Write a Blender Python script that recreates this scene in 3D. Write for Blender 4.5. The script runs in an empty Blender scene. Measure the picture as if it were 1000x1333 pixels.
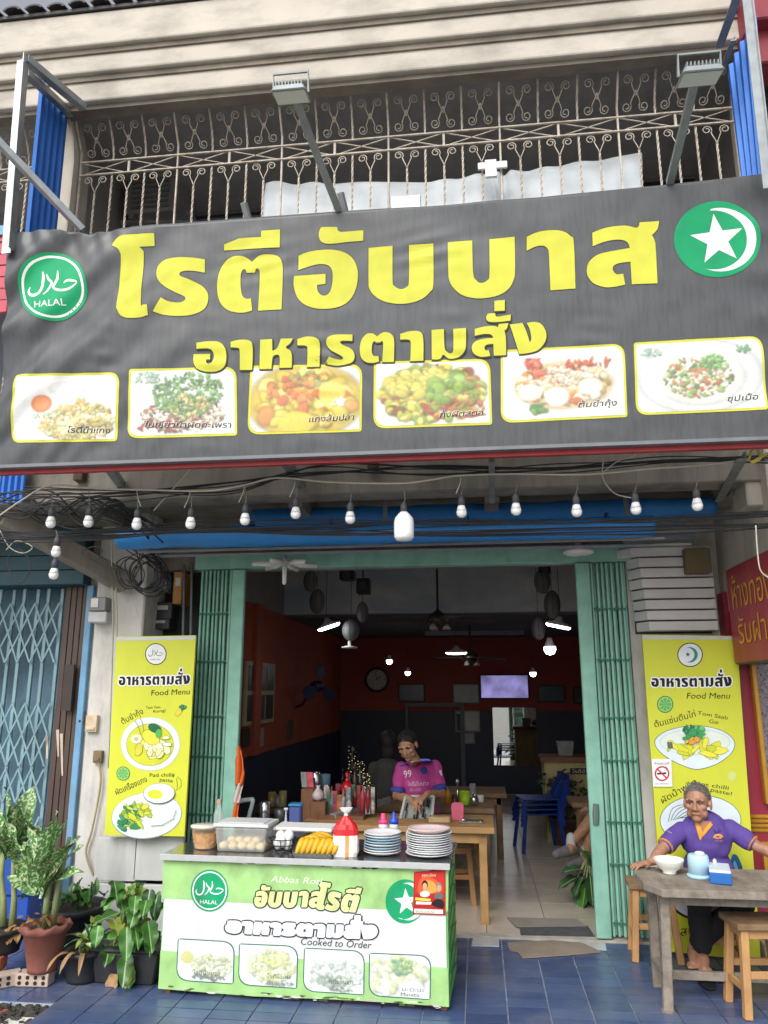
import bpy, bmesh, math, random
import numpy as np
from mathutils import Vector, Matrix, noise
from mathutils.geometry import tessellate_polygon
R = math.radians
rnd = random.Random(7)
sc = bpy.context.scene
col = sc.collection
# ------------------------------------------------------------------ camera
FP, YAW, PIT, ROL, H = 1000.0, R(-6.88), R(13.05), R(-.04), 1.7
CAM = Vector((0, 0, H))
_f = Vector((math.sin(YAW)*math.cos(PIT), math.cos(YAW)*math.cos(PIT), math.sin(PIT)))
_r = Vector((math.cos(YAW), -math.sin(YAW), 0))
_u = _r.cross(_f)
_r, _u = _r*math.cos(ROL)+_u*math.sin(ROL), _u*math.cos(ROL)-_r*math.sin(ROL)
cd = bpy.data.cameras.new('camera'); cam = bpy.data.objects.new('camera', cd); col.objects.link(cam)
cam.matrix_world = Matrix(((_r.x, _u.x, -_f.x, 0), (_r.y, _u.y, -_f.y, 0), (_r.z, _u.z, -_f.z, H), (0, 0, 0, 1)))
cd.sensor_fit = 'HORIZONTAL'; cd.sensor_width = 36; cd.lens = 36*FP/1000; cd.clip_end = 2000; cd.clip_start = .05
sc.camera = cam
# ------------------------------------------------------------------ sky, sun, exposure
SUN_EL, SUN_AZ = R(43), R(198)          # azimuth clockwise from +Y
w = bpy.data.worlds.new('World'); sc.world = w; w.use_nodes = True
nt = w.node_tree; nt.nodes.clear()
sky = nt.nodes.new('ShaderNodeTexSky'); sky.sky_type = 'NISHITA'; sky.sun_disc = False
sky.sun_elevation = SUN_EL; sky.sun_rotation = SUN_AZ; sky.air_density = 1.0; sky.dust_density = 4.0; sky.ozone_density = 1.0
hs = nt.nodes.new('ShaderNodeHueSaturation'); hs.inputs['Saturation'].default_value = .3
bg = nt.nodes.new('ShaderNodeBackground'); bg.inputs['Strength'].default_value = .15
wo = nt.nodes.new('ShaderNodeOutputWorld')
nt.links.new(sky.outputs[0], hs.inputs['Color']); nt.links.new(hs.outputs[0], bg.inputs['Color']); nt.links.new(bg.outputs[0], wo.inputs[0])
sd = bpy.data.lights.new('sun', 'SUN'); sd.energy = 0.85; sd.angle = R(35); sd.color = (1, .965, .92)
so = bpy.data.objects.new('sun', sd); col.objects.link(so)
_sv = Vector((math.sin(SUN_AZ)*math.cos(SUN_EL), math.cos(SUN_AZ)*math.cos(SUN_EL), math.sin(SUN_EL)))
so.rotation_euler = _sv.to_track_quat('Z', 'Y').to_euler(); so.location = _sv*20
sc.view_settings.view_transform = 'Standard'; sc.view_settings.look = 'None'
sc.view_settings.exposure = 0.5; sc.view_settings.gamma = 1
# ------------------------------------------------------------------ pixel -> place
def ray(px, py): return _f + _r*((px-500)/FP) + _u*((666.5-py)/FP)
def at(px, py, Y=None, Z=None, X=None):
    d = ray(px, py)
    k = Y/d.y if Y is not None else ((Z-H)/d.z if Z is not None else X/d.x)
    return CAM + d*k
class Plane:                                  # a flat sheet: origin, two unit axes
    def __init__(s, o, ex, ey):
        s.o = Vector(o); s.ex = Vector(ex).normalized(); s.ey = Vector(ey).normalized(); s.n = s.ex.cross(s.ey).normalized(); s.ey = s.n.cross(s.ex).normalized()
    def uv(s, px, py):
        d = ray(px, py); k = (s.o-CAM).dot(s.n)/d.dot(s.n); q = CAM + d*k - s.o
        return (q.dot(s.ex), q.dot(s.ey))
    def pt(s, a, b, off=0): return s.o + s.ex*a + s.ey*b + s.n*off
# ------------------------------------------------------------------ materials
def lin(c): return c/12.92 if c <= .04045 else ((c+.055)/1.055)**2.4
def hx(h):
    h = h.lstrip('#'); return tuple(lin(int(h[i:i+2], 16)/255) for i in (0, 2, 4))
MATS = {}
def M(name, c, rough=.7, var=.12, scale=8, bump=0, metal=0, stain=None, stamt=.5, stscale=(5, 5, .8), bscale=None, emit=0, alpha=1, spec=.5, trans=0, speck=None, rvar=.06, sss=0):
    if name in MATS: return MATS[name]
    if isinstance(c, str): c = hx(c)
    m = bpy.data.materials.new(name); m.use_nodes = True; t = m.node_tree; N = t.nodes; L = t.links
    b = N['Principled BSDF']; b.inputs['Roughness'].default_value = rough; b.inputs['Metallic'].default_value = metal
    b.inputs['Specular IOR Level'].default_value = spec
    if alpha < 1: b.inputs['Alpha'].default_value = alpha
    if sss: b.inputs['Subsurface Weight'].default_value = sss; b.inputs['Subsurface Radius'].default_value = (1, 1, 1); b.inputs['Subsurface Scale'].default_value = .02
    if trans: b.inputs['Transmission Weight'].default_value = trans; b.inputs['IOR'].default_value = 1.2
    tc = N.new('ShaderNodeTexCoord'); no = N.new('ShaderNodeTexNoise'); no.inputs['Scale'].default_value = scale; no.inputs['Detail'].default_value = 5
    oi = N.new('ShaderNodeObjectInfo'); ad = N.new('ShaderNodeVectorMath'); ad.operation = 'ADD'
    L.new(tc.outputs['Object'], ad.inputs[0]); L.new(oi.outputs['Location'], ad.inputs[1]); L.new(ad.outputs[0], no.inputs['Vector'])
    mx = N.new('ShaderNodeMix'); mx.data_type = 'RGBA'
    mx.inputs[6].default_value = tuple(x*(1-var) for x in c)+(1,); mx.inputs[7].default_value = tuple(min(1, x*(1+var)) for x in c)+(1,)
    mr = N.new('ShaderNodeMapRange'); mr.inputs[1].default_value = .32; mr.inputs[2].default_value = .68
    L.new(no.outputs[0], mr.inputs[0]); L.new(mr.outputs[0], mx.inputs[0]); out = mx.outputs[2]
    if stain:
        mp = N.new('ShaderNodeMapping'); mp.inputs['Scale'].default_value = stscale; L.new(ad.outputs[0], mp.inputs[0])
        n2 = N.new('ShaderNodeTexNoise'); n2.inputs['Scale'].default_value = 1; n2.inputs['Detail'].default_value = 8; n2.inputs['Roughness'].default_value = .65; L.new(mp.outputs[0], n2.inputs['Vector'])
        r2 = N.new('ShaderNodeMapRange'); r2.inputs[1].default_value = .45; r2.inputs[2].default_value = .72; r2.inputs[4].default_value = stamt; L.new(n2.outputs[0], r2.inputs[0])
        m2 = N.new('ShaderNodeMix'); m2.data_type = 'RGBA'; L.new(r2.outputs[0], m2.inputs[0]); L.new(out, m2.inputs[6])
        m2.inputs[7].default_value = (hx(stain) if isinstance(stain, str) else stain)+(1,); out = m2.outputs[2]
    if speck:
        vo = N.new('ShaderNodeTexNoise'); vo.inputs['Scale'].default_value = speck[1]; vo.inputs['Detail'].default_value = 2; L.new(ad.outputs[0], vo.inputs['Vector'])
        r3 = N.new('ShaderNodeMapRange'); r3.inputs[1].default_value = speck[2]; r3.inputs[2].default_value = speck[2]+.05; L.new(vo.outputs[0], r3.inputs[0])
        m3 = N.new('ShaderNodeMix'); m3.data_type = 'RGBA'; L.new(r3.outputs[0], m3.inputs[0]); L.new(out, m3.inputs[6]); m3.inputs[7].default_value = hx(speck[0])+(1,); out = m3.outputs[2]
    hv = N.new('ShaderNodeHueSaturation'); rr = N.new('ShaderNodeMapRange'); rr.inputs[3].default_value = 1-rvar; rr.inputs[4].default_value = 1+rvar
    L.new(oi.outputs['Random'], rr.inputs[0]); L.new(rr.outputs[0], hv.inputs['Value']); L.new(out, hv.inputs['Color']); out = hv.outputs[0]
    L.new(out, b.inputs['Base Color'])
    if emit: L.new(out, b.inputs['Emission Color']); b.inputs['Emission Strength'].default_value = emit
    if bump:
        n3 = N.new('ShaderNodeTexNoise'); n3.inputs['Scale'].default_value = bscale or scale*6; n3.inputs['Detail'].default_value = 6; L.new(ad.outputs[0], n3.inputs['Vector'])
        bu = N.new('ShaderNodeBump'); bu.inputs['Strength'].default_value = bump; bu.inputs['Distance'].default_value = .01
        L.new(n3.outputs[0], bu.inputs['Height']); L.new(bu.outputs[0], b.inputs['Normal'])
    MATS[name] = m; return m
def print_mat(name, rough=.5, var=.08, dirt=0):        # flat print: colour per polygon, slightly uneven ink
    m = bpy.data.materials.new(name); m.use_nodes = True; t = m.node_tree; N = t.nodes; L = t.links
    b = N['Principled BSDF']; b.inputs['Roughness'].default_value = rough; b.inputs['Specular IOR Level'].default_value = .3
    a = N.new('ShaderNodeVertexColor'); a.layer_name = 'Col'
    tc = N.new('ShaderNodeTexCoord'); no = N.new('ShaderNodeTexNoise'); no.inputs['Scale'].default_value = 9; no.inputs['Detail'].default_value = 6; L.new(tc.outputs['Object'], no.inputs['Vector'])
    mr = N.new('ShaderNodeMapRange'); mr.inputs[1].default_value = .3; mr.inputs[2].default_value = .7; mr.inputs[3].default_value = 1-var; mr.inputs[4].default_value = 1+var; L.new(no.outputs[0], mr.inputs[0])
    mu = N.new('ShaderNodeVectorMath'); mu.operation = 'SCALE'; L.new(a.outputs[0], mu.inputs[0]); L.new(mr.outputs[0], mu.inputs['Scale']); out = mu.outputs[0]
    if dirt:
        mp = N.new('ShaderNodeMapping'); mp.inputs['Scale'].default_value = (7, 7, 5); L.new(tc.outputs['Object'], mp.inputs[0])
        n2 = N.new('ShaderNodeTexNoise'); n2.inputs['Scale'].default_value = 1; n2.inputs['Detail'].default_value = 8; L.new(mp.outputs[0], n2.inputs['Vector'])
        r2 = N.new('ShaderNodeMapRange'); r2.inputs[1].default_value = .5; r2.inputs[2].default_value = .75; r2.inputs[4].default_value = dirt; L.new(n2.outputs[0], r2.inputs[0])
        m2 = N.new('ShaderNodeMix'); m2.data_type = 'RGBA'; L.new(r2.outputs[0], m2.inputs[0]); L.new(out, m2.inputs[6]); m2.inputs[7].default_value = (.05, .05, .045, 1); out = m2.outputs[2]
    L.new(out, b.inputs['Base Color']); return m
# ------------------------------------------------------------------ mesh builder
class MB:
    def __init__(s): s.v = []; s.f = []; s.c = []
    def add(s, vs, fs, c=None):
        o = len(s.v); s.v += [Vector(v) for v in vs]; s.f += [tuple(i+o for i in f) for f in fs]; s.c += [c]*len(fs); return s
    def box(s, a, b, c=None):
        x0, y0, z0 = (min(a[i], b[i]) for i in range(3)); x1, y1, z1 = (max(a[i], b[i]) for i in range(3))
        return s.add([(x0,y0,z0),(x1,y0,z0),(x1,y1,z0),(x0,y1,z0),(x0,y0,z1),(x1,y0,z1),(x1,y1,z1),(x0,y1,z1)],
                     [(3,2,1,0),(4,5,6,7),(0,1,5,4),(1,2,6,5),(2,3,7,6),(3,0,4,7)], c)
    def bar(s, a, b, w, h=None, up=(0, 0, 1), w2=None, h2=None):
        a, b = Vector(a), Vector(b); h = h or w; d = (b-a).normalized(); up = Vector(up)
        if abs(d.dot(up)) > .98: up = Vector((0, 1, 0))
        x = d.cross(up).normalized(); y = x.cross(d).normalized(); w2 = w2 or w; h2 = h2 or h
        vs = [a+x*(i*w/2)+y*(j*h/2) for i, j in ((-1,-1),(1,-1),(1,1),(-1,1))]+[b+x*(i*w2/2)+y*(j*h2/2) for i, j in ((-1,-1),(1,-1),(1,1),(-1,1))]
        return s.add(vs, [(3,2,1,0),(4,5,6,7),(0,1,5,4),(1,2,6,5),(2,3,7,6),(3,0,4,7)])
    def tube(s, pts, r, n=6, cap=True):
        pts = [Vector(p) for p in pts]; o = len(s.v); m = len(pts); rr = r if isinstance(r, (list, tuple)) else [r]*m
        x = None
        for i, p in enumerate(pts):
            d = (pts[min(i+1, m-1)]-pts[max(i-1, 0)]).normalized()
            if x is None: x = d.cross(Vector((0, .3, 1)) if abs(d.z) < .95 else Vector((1, 0, 0))).normalized()
            x = (x-d*x.dot(d)).normalized(); y = d.cross(x)
            s.v += [p+(x*math.cos(2*math.pi*k/n)+y*math.sin(2*math.pi*k/n))*rr[i] for k in range(n)]
        fs = [(o+i*n+k, o+i*n+(k+1) % n, o+(i+1)*n+(k+1) % n, o+(i+1)*n+k) for i in range(m-1) for k in range(n)]
        if cap: fs += [tuple(o+k for k in range(n))[::-1], tuple(o+(m-1)*n+k for k in range(n))]
        s.f += fs; s.c += [None]*len(fs); return s
    def lathe(s, prof, o=(0, 0, 0), n=16, ax=(0, 0, 1), sx=1, sy=1):
        ax = Vector(ax).normalized(); o = Vector(o); x = ax.cross(Vector((0, 1, 0)) if abs(ax.y) < .9 else Vector((1, 0, 0))).normalized(); y = ax.cross(x); b = len(s.v); m = len(prof)
        for r, z in prof: s.v += [o+ax*z+(x*math.cos(2*math.pi*k/n)*sx+y*math.sin(2*math.pi*k/n)*sy)*max(r, 1e-4) for k in range(n)]
        fs = [(b+i*n+k, b+i*n+(k+1) % n, b+(i+1)*n+(k+1) % n, b+(i+1)*n+k) for i in range(m-1) for k in range(n)]
        if prof[0][0] > 1e-3: fs.append(tuple(b+k for k in range(n))[::-1])
        if prof[-1][0] > 1e-3: fs.append(tuple(b+(m-1)*n+k for k in range(n)))
        s.f += fs; s.c += [None]*len(fs); return s
    def prism(s, poly, fn, d0, d1):            # poly 2D, fn(a,b,d)->point
        n = len(poly); vs = [fn(a, b, d0) for a, b in poly]+[fn(a, b, d1) for a, b in poly]
        tri = tessellate_polygon([[Vector((a, b, 0)) for a, b in poly]])
        return s.add(vs, [tuple(t) for t in tri]+[tuple(i+n for i in t)[::-1] for t in tri]+[(i, (i+1) % n, n+(i+1) % n, n+i) for i in range(n)])
    def grid(s, nu, nv, fn, c=None):
        vs = [fn(i/nu, j/nv) for j in range(nv+1) for i in range(nu+1)]
        return s.add(vs, [(j*(nu+1)+i, j*(nu+1)+i+1, (j+1)*(nu+1)+i+1, (j+1)*(nu+1)+i) for j in range(nv) for i in range(nu)], c)
    def ell(s, c, r, n=12, m=8, rot=None):
        c = Vector(c); r = (r, r, r) if isinstance(r, (int, float)) else r; b = len(s.v)
        def p(i, k):
            th = math.pi*i/m; ph = 2*math.pi*k/n
            q = Vector((r[0]*math.sin(th)*math.cos(ph), r[1]*math.sin(th)*math.sin(ph), r[2]*math.cos(th)))
            return c+(rot @ q if rot else q)
        s.v += [p(0, 0)]+[p(i, k) for i in range(1, m) for k in range(n)]+[p(m, 0)]; fs = []
        for k in range(n): fs.append((b, b+1+k, b+1+(k+1) % n)); fs.append((b+1+(m-2)*n+(k+1) % n, b+1+(m-2)*n+k, b+1+(m-1)*n))
        for i in range(m-2):
            for k in range(n): fs.append((b+1+i*n+k, b+1+(i+1)*n+k, b+1+(i+1)*n+(k+1) % n, b+1+i*n+(k+1) % n))
        s.f += fs; s.c += [None]*len(fs); return s
    def limb(s, pts, rad, n=12):               # closed sweep with round ends
        pts = [Vector(p) for p in pts]
        s.tube(pts, list(rad), n)
        for p, r in zip(pts, rad): s.ell(p, r*.995, n, 8)
        return s
    def mesh(s, name, org=Vector((0, 0, 0)), smooth=False, fix=True):
        me = bpy.data.meshes.new(name); me.from_pydata([v-org for v in s.v], [], s.f)
        if any(c is not None for c in s.c):
            at_ = me.color_attributes.new('Col', 'FLOAT_COLOR', 'CORNER'); li = 0
            for p, c in zip(me.polygons, s.c):
                for k in p.loop_indices: at_.data[k].color = tuple(c or (.5, .5, .5))+(1,)
        if fix:
            bm = bmesh.new(); bm.from_mesh(me); bmesh.ops.recalc_face_normals(bm, faces=bm.faces); bm.to_mesh(me); bm.free()
        if smooth:
            for p in me.polygons: p.use_smooth = True
        return me
    def base(s):
        xs = [v.x for v in s.v]; ys = [v.y for v in s.v]; zs = [v.z for v in s.v]
        return Vector(((min(xs)+max(xs))/2, (min(ys)+max(ys))/2, min(zs)))
    def build(s, name, mat, parent=None, local=False, smooth=False, bevel=0, fix=True, seg=1):
        org = wloc(parent) if parent is not None and not local else (Vector((0, 0, 0)) if local else s.base())
        o = bpy.data.objects.new(name, s.mesh(name, org, smooth, fix)); col.objects.link(o)
        o.data.materials.append(mat)
        if parent is not None: o.parent = parent
        elif not local: o.location = org
        if bevel:
            b = o.modifiers.new('b', 'BEVEL'); b.width = bevel; b.segments = seg; b.limit_method = 'ANGLE'
        return o
def wloc(o):
    p = Vector((0, 0, 0))
    while o is not None: p += o.location; o = o.parent
    return p
def tag(o, label, cat, group=None, kind=None):
    if label: o['label'] = label
    if cat: o['category'] = cat
    if group: o['group'] = group
    if kind: o['kind'] = kind
    return o
def thing(name, label, cat, loc=(0, 0, 0), rz=0, group=None):
    o = bpy.data.objects.new(name, None); col.objects.link(o); o.location = loc; o.rotation_euler = (0, 0, rz); o.empty_display_size = .1
    return tag(o, label, cat, group)
def struct(o): o['kind'] = 'structure'; return o
def dup(o, parent=None):
    c = o.copy(); col.objects.link(c); c.parent = parent
    for ch in list(o.children): dup(ch, c)
    return c
def smooth_by(o, ang=40):
    me = o.data
    for p in me.polygons: p.use_smooth = True
    try: me.set_sharp_from_angle(angle=R(ang))
    except Exception: pass
    return o
TS = bpy.data.scenes.new('workbench')          # scratch scene: modifiers are evaluated there, then it is removed
def evaluated_mesh(o):
    TS.collection.objects.link(o)
    with bpy.context.temp_override(scene=TS, view_layer=TS.view_layers[0]):
        dg = bpy.context.evaluated_depsgraph_get(); dg.update(); me = bpy.data.meshes.new_from_object(o.evaluated_get(dg))
    bpy.data.objects.remove(o); return me
def remesh(mb, voxel, it=4, fac=.5):           # one continuous surface out of overlapping solids
    me = mb.mesh('tmp'); o = bpy.data.objects.new('tmp', me)
    r = o.modifiers.new('r', 'REMESH'); r.mode = 'VOXEL'; r.voxel_size = voxel
    if it: s = o.modifiers.new('s', 'SMOOTH'); s.iterations = it; s.factor = fac
    m2 = evaluated_mesh(o); bpy.data.meshes.remove(me)
    for p in m2.polygons: p.use_smooth = True
    return m2
def mesh_obj(name, me, mat, parent, org=None):
    org = wloc(parent) if org is None else org
    me.transform(Matrix.Translation(-org)); o = bpy.data.objects.new(name, me); col.objects.link(o); me.materials.clear(); me.materials.append(mat); o.parent = parent; return o
def clip_mesh(me, co, no):                     # cut away what lies on the side of the normal
    bm = bmesh.new(); bm.from_mesh(me)
    bmesh.ops.bisect_plane(bm, geom=bm.verts[:]+bm.edges[:]+bm.faces[:], plane_co=co, plane_no=no, clear_outer=True); bm.to_mesh(me); bm.free(); return me
# ------------------------------------------------------------------ print
def curve(pts, sub=4):                         # points (x,y) smooth or (x,y,1) corner -> closed outline
    n = len(pts); out = []
    for i in range(n):
        p1, p2 = pts[i], pts[(i+1) % n]; p0 = p1 if len(p1) > 2 else pts[i-1]; p3 = p2 if len(p2) > 2 else pts[(i+2) % n]
        if len(p1) > 2 and len(p2) > 2: out.append(p1[:2]); continue
        for k in range(sub):
            t = k/sub
            out.append(tuple(.5*(2*p1[j]+(p2[j]-p0[j])*t+(2*p0[j]-5*p1[j]+4*p2[j]-p3[j])*t*t+(3*p1[j]-p0[j]-3*p2[j]+p3[j])*t**3) for j in (0, 1)))
    return out
def ellipse(cx, cy, rx, ry, n=28, rot=0, jag=0, rg=None):
    o = []
    for k in range(n):
        a = 2*math.pi*k/n; j = 1+(rg.uniform(-jag, jag) if jag else 0); x, y = rx*math.cos(a)*j, ry*math.sin(a)*j
        o.append((cx+x*math.cos(rot)-y*math.sin(rot), cy+x*math.sin(rot)+y*math.cos(rot)))
    return o
def grow(poly, d):
    n = len(poly); A = sum(poly[i][0]*poly[(i+1) % n][1]-poly[(i+1) % n][0]*poly[i][1] for i in range(n)); sg = 1 if A > 0 else -1; o = []
    for i in range(n):
        a, b, c = poly[i-1], poly[i], poly[(i+1) % n]
        n1 = Vector((b[1]-a[1], a[0]-b[0])); n2 = Vector((c[1]-b[1], b[0]-c[0]))
        if n1.length < 1e-6 or n2.length < 1e-6: continue
        n1.normalize(); n2.normalize(); m = n1+n2
        if m.length < .2: m = n1
        m.normalize(); k = min(1.6, 1/max(.4, m.dot(n1))); o.append((b[0]+m.x*d*sg*k, b[1]+m.y*d*sg*k))
    return o
def stroke(pts, wd):                            # open polyline -> list of quads
    o = []; n = len(pts); wl = wd if isinstance(wd, (list, tuple)) else [wd]*n; L_ = []; Rr = []
    for i in range(n):
        a, b = pts[max(i-1, 0)], pts[min(i+1, n-1)]; dx, dy = b[0]-a[0], b[1]-a[1]; l = math.hypot(dx, dy) or 1
        nx, ny = -dy/l*wl[i]/2, dx/l*wl[i]/2; L_.append((pts[i][0]+nx, pts[i][1]+ny)); Rr.append((pts[i][0]-nx, pts[i][1]-ny))
    return [[L_[i], L_[i+1], Rr[i+1], Rr[i]] for i in range(n-1)]
def open_curve(pts, sub=5):
    n = len(pts); out = []
    for i in range(n-1):
        p0, p1, p2, p3 = pts[max(i-1, 0)], pts[i], pts[i+1], pts[min(i+2, n-1)]
        for k in range(sub):
            t = k/sub; out.append(tuple(.5*(2*p1[j]+(p2[j]-p0[j])*t+(2*p0[j]-5*p1[j]+4*p2[j]-p3[j])*t*t+(3*p1[j]-p0[j]-3*p2[j]+p3[j])*t**3) for j in range(len(p1))))
    return out+[tuple(pts[-1])]
_TX = {}
def text_tris(s):
    if s not in _TX:
        c = bpy.data.curves.new('t', 'FONT'); c.body = s; c.resolution_u = 3; o = bpy.data.objects.new('t', c); me = evaluated_mesh(o); me.calc_loop_triangles()
        vs = [(v.co.x, v.co.y) for v in me.vertices]; T = [[vs[i] for i in t.vertices] for t in me.loop_triangles]
        xs = [p[0] for p in vs] or [0, 1]; _TX[s] = (T, min(xs), max(xs)); bpy.data.curves.remove(c); bpy.data.meshes.remove(me)
    return _TX[s]
class Canvas:                                   # coordinates are photo pixels, laid on a real sheet
    def __init__(s, plane, base=.0012, step=.0005): s.p = plane; s.t = []; s.base = base; s.step = step; s.k = 0
    def jit(s, l): s.k += 1; return l+(s.k*7 % 13)/13*.55      # neighbours never share a plane exactly
    def poly(s, pts, c, l=0):
        if isinstance(c, str): c = hx(c)
        q = [s.p.uv(*p) for p in pts]; l = s.jit(l)
        for t in tessellate_polygon([[Vector((a, b, 0)) for a, b in q]]): s.t.append(([q[i] for i in t], c, l))
    def outline(s, p, d, c, l):                     # the shape and a rim of width d around it
        s.poly(p, c, l); n = len(p); A = sum(p[i][0]*p[(i+1) % n][1]-p[(i+1) % n][0]*p[i][1] for i in range(n)); sg = 1 if A > 0 else -1
        for i in range(n):
            a, b = p[i], p[(i+1) % n]; dx, dy = b[0]-a[0], b[1]-a[1]; L_ = math.hypot(dx, dy)
            if L_ < 1e-3: continue
            nx, ny = dy/L_*d*sg, -dx/L_*d*sg; ex, ey = dx/L_*d*.35, dy/L_*d*.35
            s.poly([(a[0]-ex, a[1]-ey), (b[0]+ex, b[1]+ey), (b[0]+nx+ex, b[1]+ny+ey), (a[0]+nx-ex, a[1]+ny-ey)], c, l)
    def line(s, pts, wd, c, l=0):
        for q in stroke(pts, wd): s.poly(q, c, l)
    def text(s, body, x, y, h, c, l=0, ang=0, width=None, shear=0):      # baseline start, cap height px
        if isinstance(c, str): c = hx(c)
        T, x0, x1 = text_tris(body); k = h/.72; kx = width/max(x1-x0, .01) if width else k; ca, sa = math.cos(R(ang)), math.sin(R(ang))
        for t in T:
            q = []
            for a, b in t:
                X, Y_ = (a-x0)*kx+b*k*shear, -b*k; q.append(s.p.uv(x+X*ca-Y_*sa, y+X*sa+Y_*ca))
            s.t.append((q, c, s.jit(l)))
    def build(s, name, mat, parent, cut=0):
        mb = MB()
        if not cut:
            for q, c, l in s.t: mb.add([s.p.pt(a, b, s.base+l*s.step) for a, b in q], [tuple(range(len(q)))], c)
        else:
            bm = bmesh.new(); lay = bm.faces.layers.int.new('i'); key = []; ix = {}
            for q, c, l in s.t:
                if (c, l) not in ix: ix[(c, l)] = len(key); key.append((c, l))
                try: f = bm.faces.new([bm.verts.new((a, b, 0)) for a, b in q]); f[lay] = ix[(c, l)]
                except ValueError: pass
            for axn in (0, 1):
                lo = min(v.co[axn] for v in bm.verts); hi = max(v.co[axn] for v in bm.verts); k = math.floor(lo/cut)+1
                while k*cut < hi:
                    co = [0, 0, 0]; co[axn] = k*cut; no = [0, 0, 0]; no[axn] = 1
                    bmesh.ops.bisect_plane(bm, geom=bm.verts[:]+bm.edges[:]+bm.faces[:], dist=1e-6, plane_co=co, plane_no=no); k += 1
            for f in bm.faces:
                c, l = key[f[lay]]; mb.add([s.p.pt(v.co.x, v.co.y, s.base+l*s.step) for v in f.verts], [tuple(range(len(f.verts)))], c)
            bm.free()
        o = mb.build(name, mat, parent, fix=False)
        return o
# ================================================================== materials in use
conc = M('weathered_concrete', '#b9b2a6', .85, .12, 3, .25, stain='#6b655c', stamt=.45)
conc_lt = M('cream_painted_concrete', '#c4bdb2', .8, .08, 2.5, .12, stain='#7f7a73', stamt=.55, stscale=(2.5, 2.5, 6))
conc_dk = M('grey_stained_concrete', '#8d877d', .85, .16, 3, .3, stain='#47433d', stamt=.6)
plaster = M('white_wall_paint', '#cfcdc8', .8, .07, 4, .2, stain='#7d776c', stamt=.6, stscale=(5, 5, 1.6))
upper_dark = M('dark_louvre_board', '#9a9eac', .6, .1, 5)
steel = M('galvanised_steel', '#9aa0a3', .45, .12, 14, metal=.6, stain='#6b5a48', stamt=.3)
iron = M('cream_painted_iron', '#c6beb0', .65, .12, 20, stain='#86603f', stamt=.65, stscale=(22, 22, 22))
blue_sheet = M('blue_sheet_metal', '#2f6fc4', .45, .07, 5, metal=.2, stain='#234f8e', stamt=.3)
blue_tarp = M('blue_tarpaulin', '#2a82cc', .5, .08, 6, .1)
green_paint = M('sea_green_paint', '#8cc2b0', .5, .1, 10, stain='#5a8a79', stamt=.4)
teal_paint = M('teal_paint', '#7d9ea6', .55, .12, 8, stain='#4d666c', stamt=.45)
black_wire = M('black_cable', '#2c2d31', .6, .1, 10)
white_wire = M('white_cable', '#b9b6a6', .6, .1, 10)
white_plastic = M('white_plastic', '#e2e2de', .45, .03, 10)
print_m = print_mat('print_ink', .55, .07)
print_dirty = print_mat('print_ink_worn', .55, .1, .35)
# ================================================================== ground
YD = 6.03
g = MB(); g.add([(-300, -300, -.13), (300, -300, -.13), (300, 300, -.13), (-300, 300, -.13)], [(0, 1, 2, 3)])
struct(g.build('ground', M('grey_roadside', '#8d8a82', .9, .15, 2, .3)))
g = MB(); g.box((-2.3, 3.4, -.13), (6, YD, -.012)); g.box((-9, 4.55, -.13), (-2.3, YD, -.012))
porch = struct(g.build('porch_floor', M('pale_grout', '#aeb6c4', .9, .15, 20, .2, stain='#666a72', stamt=.45, stscale=(6, 6, 6))))
tile_ms = [M('blue_floor_tile_%d' % i, c, .32, .12, 5, .05, stain='#6f7683', stamt=.75, stscale=(1.8, 1.8, 1.8)) for i, c in enumerate(('#40517a', '#44567e', '#3b4b72', '#495b82'))]
TW, TD = .228, .118
tm = MB(); tm.box((-TW/2+.004, -TD/2+.004, -.012), (TW/2-.004, TD/2-.004, 0)); tmesh = []
for m in tile_ms: me = tm.mesh('tile'); me.materials.append(m); tmesh.append(me)
x0 = at(605, 1333, Z=0).x; far = MB(); nt_ = 0
for j in range(0, 14):
    for i in range(-15, 10):
        X, Y = x0+TW*(i+.5), 4.437+TD*(j+.5)
        if X < -2.33 and Y-TD/2 < 4.55: continue
        if Y+TD/2 > YD-.02: continue
        o = bpy.data.objects.new('tile', rnd.choice(tmesh)); col.objects.link(o); o.parent = porch; o.location = Vector((X, Y, rnd.uniform(-.0012, .001)))-porch.location; nt_ += 1
        o.rotation_euler = (rnd.uniform(-.003, .003), rnd.uniform(-.003, .003), 0)
for j in range(-9, 0):
    for i in range(-10, 24): far.box((x0+TW*i+.003, 4.437+TD*j+.003, -.012), (x0+TW*(i+1)-.003, 4.437+TD*(j+1)-.003, 0))
o = far.build('tile_field', tile_ms[1], porch); o['kind'] = 'stuff'
# broken porch edge, rubble and white kerb at the left
rb = MB(); rg = random.Random(3)
for k in range(900):
    X = rg.uniform(-3.6, -2.29); Y = rg.uniform(4.3, 4.555); r = rg.uniform(.004, .016)*(1.6 if rg.random() < .06 else 1); rb.ell((X, Y, -.035+rg.uniform(0, .02)), (r*1.3, r, r*.8), 6, 4)
rb.box((-3.8, 4.3, -.13), (-2.30, 4.548, -.03))
tag(rb.build('rubble', M('dark_rubble', '#3d3a36', .95, .4, 12, .5, stain='#6a655c', stamt=.35, stscale=(20, 20, 20))), 'dark broken concrete rubble along the torn tile edge', 'rubble', kind='stuff')
kb = MB(); p = at(14, 1322, Z=-.02); q = at(104, 1324, Z=-.02); kb.box((p.x, 4.18, -.13), (q.x, p.y, -.02))
tag(kb.build('kerb_block', M('white_kerb_paint', '#d9d7cf', .7, .08, 6, .2, stain='#7d776b', stamt=.5, stscale=(8, 8, 8)), bevel=.012, seg=2), 'white painted kerb block at the bottom left corner', 'kerb')
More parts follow.
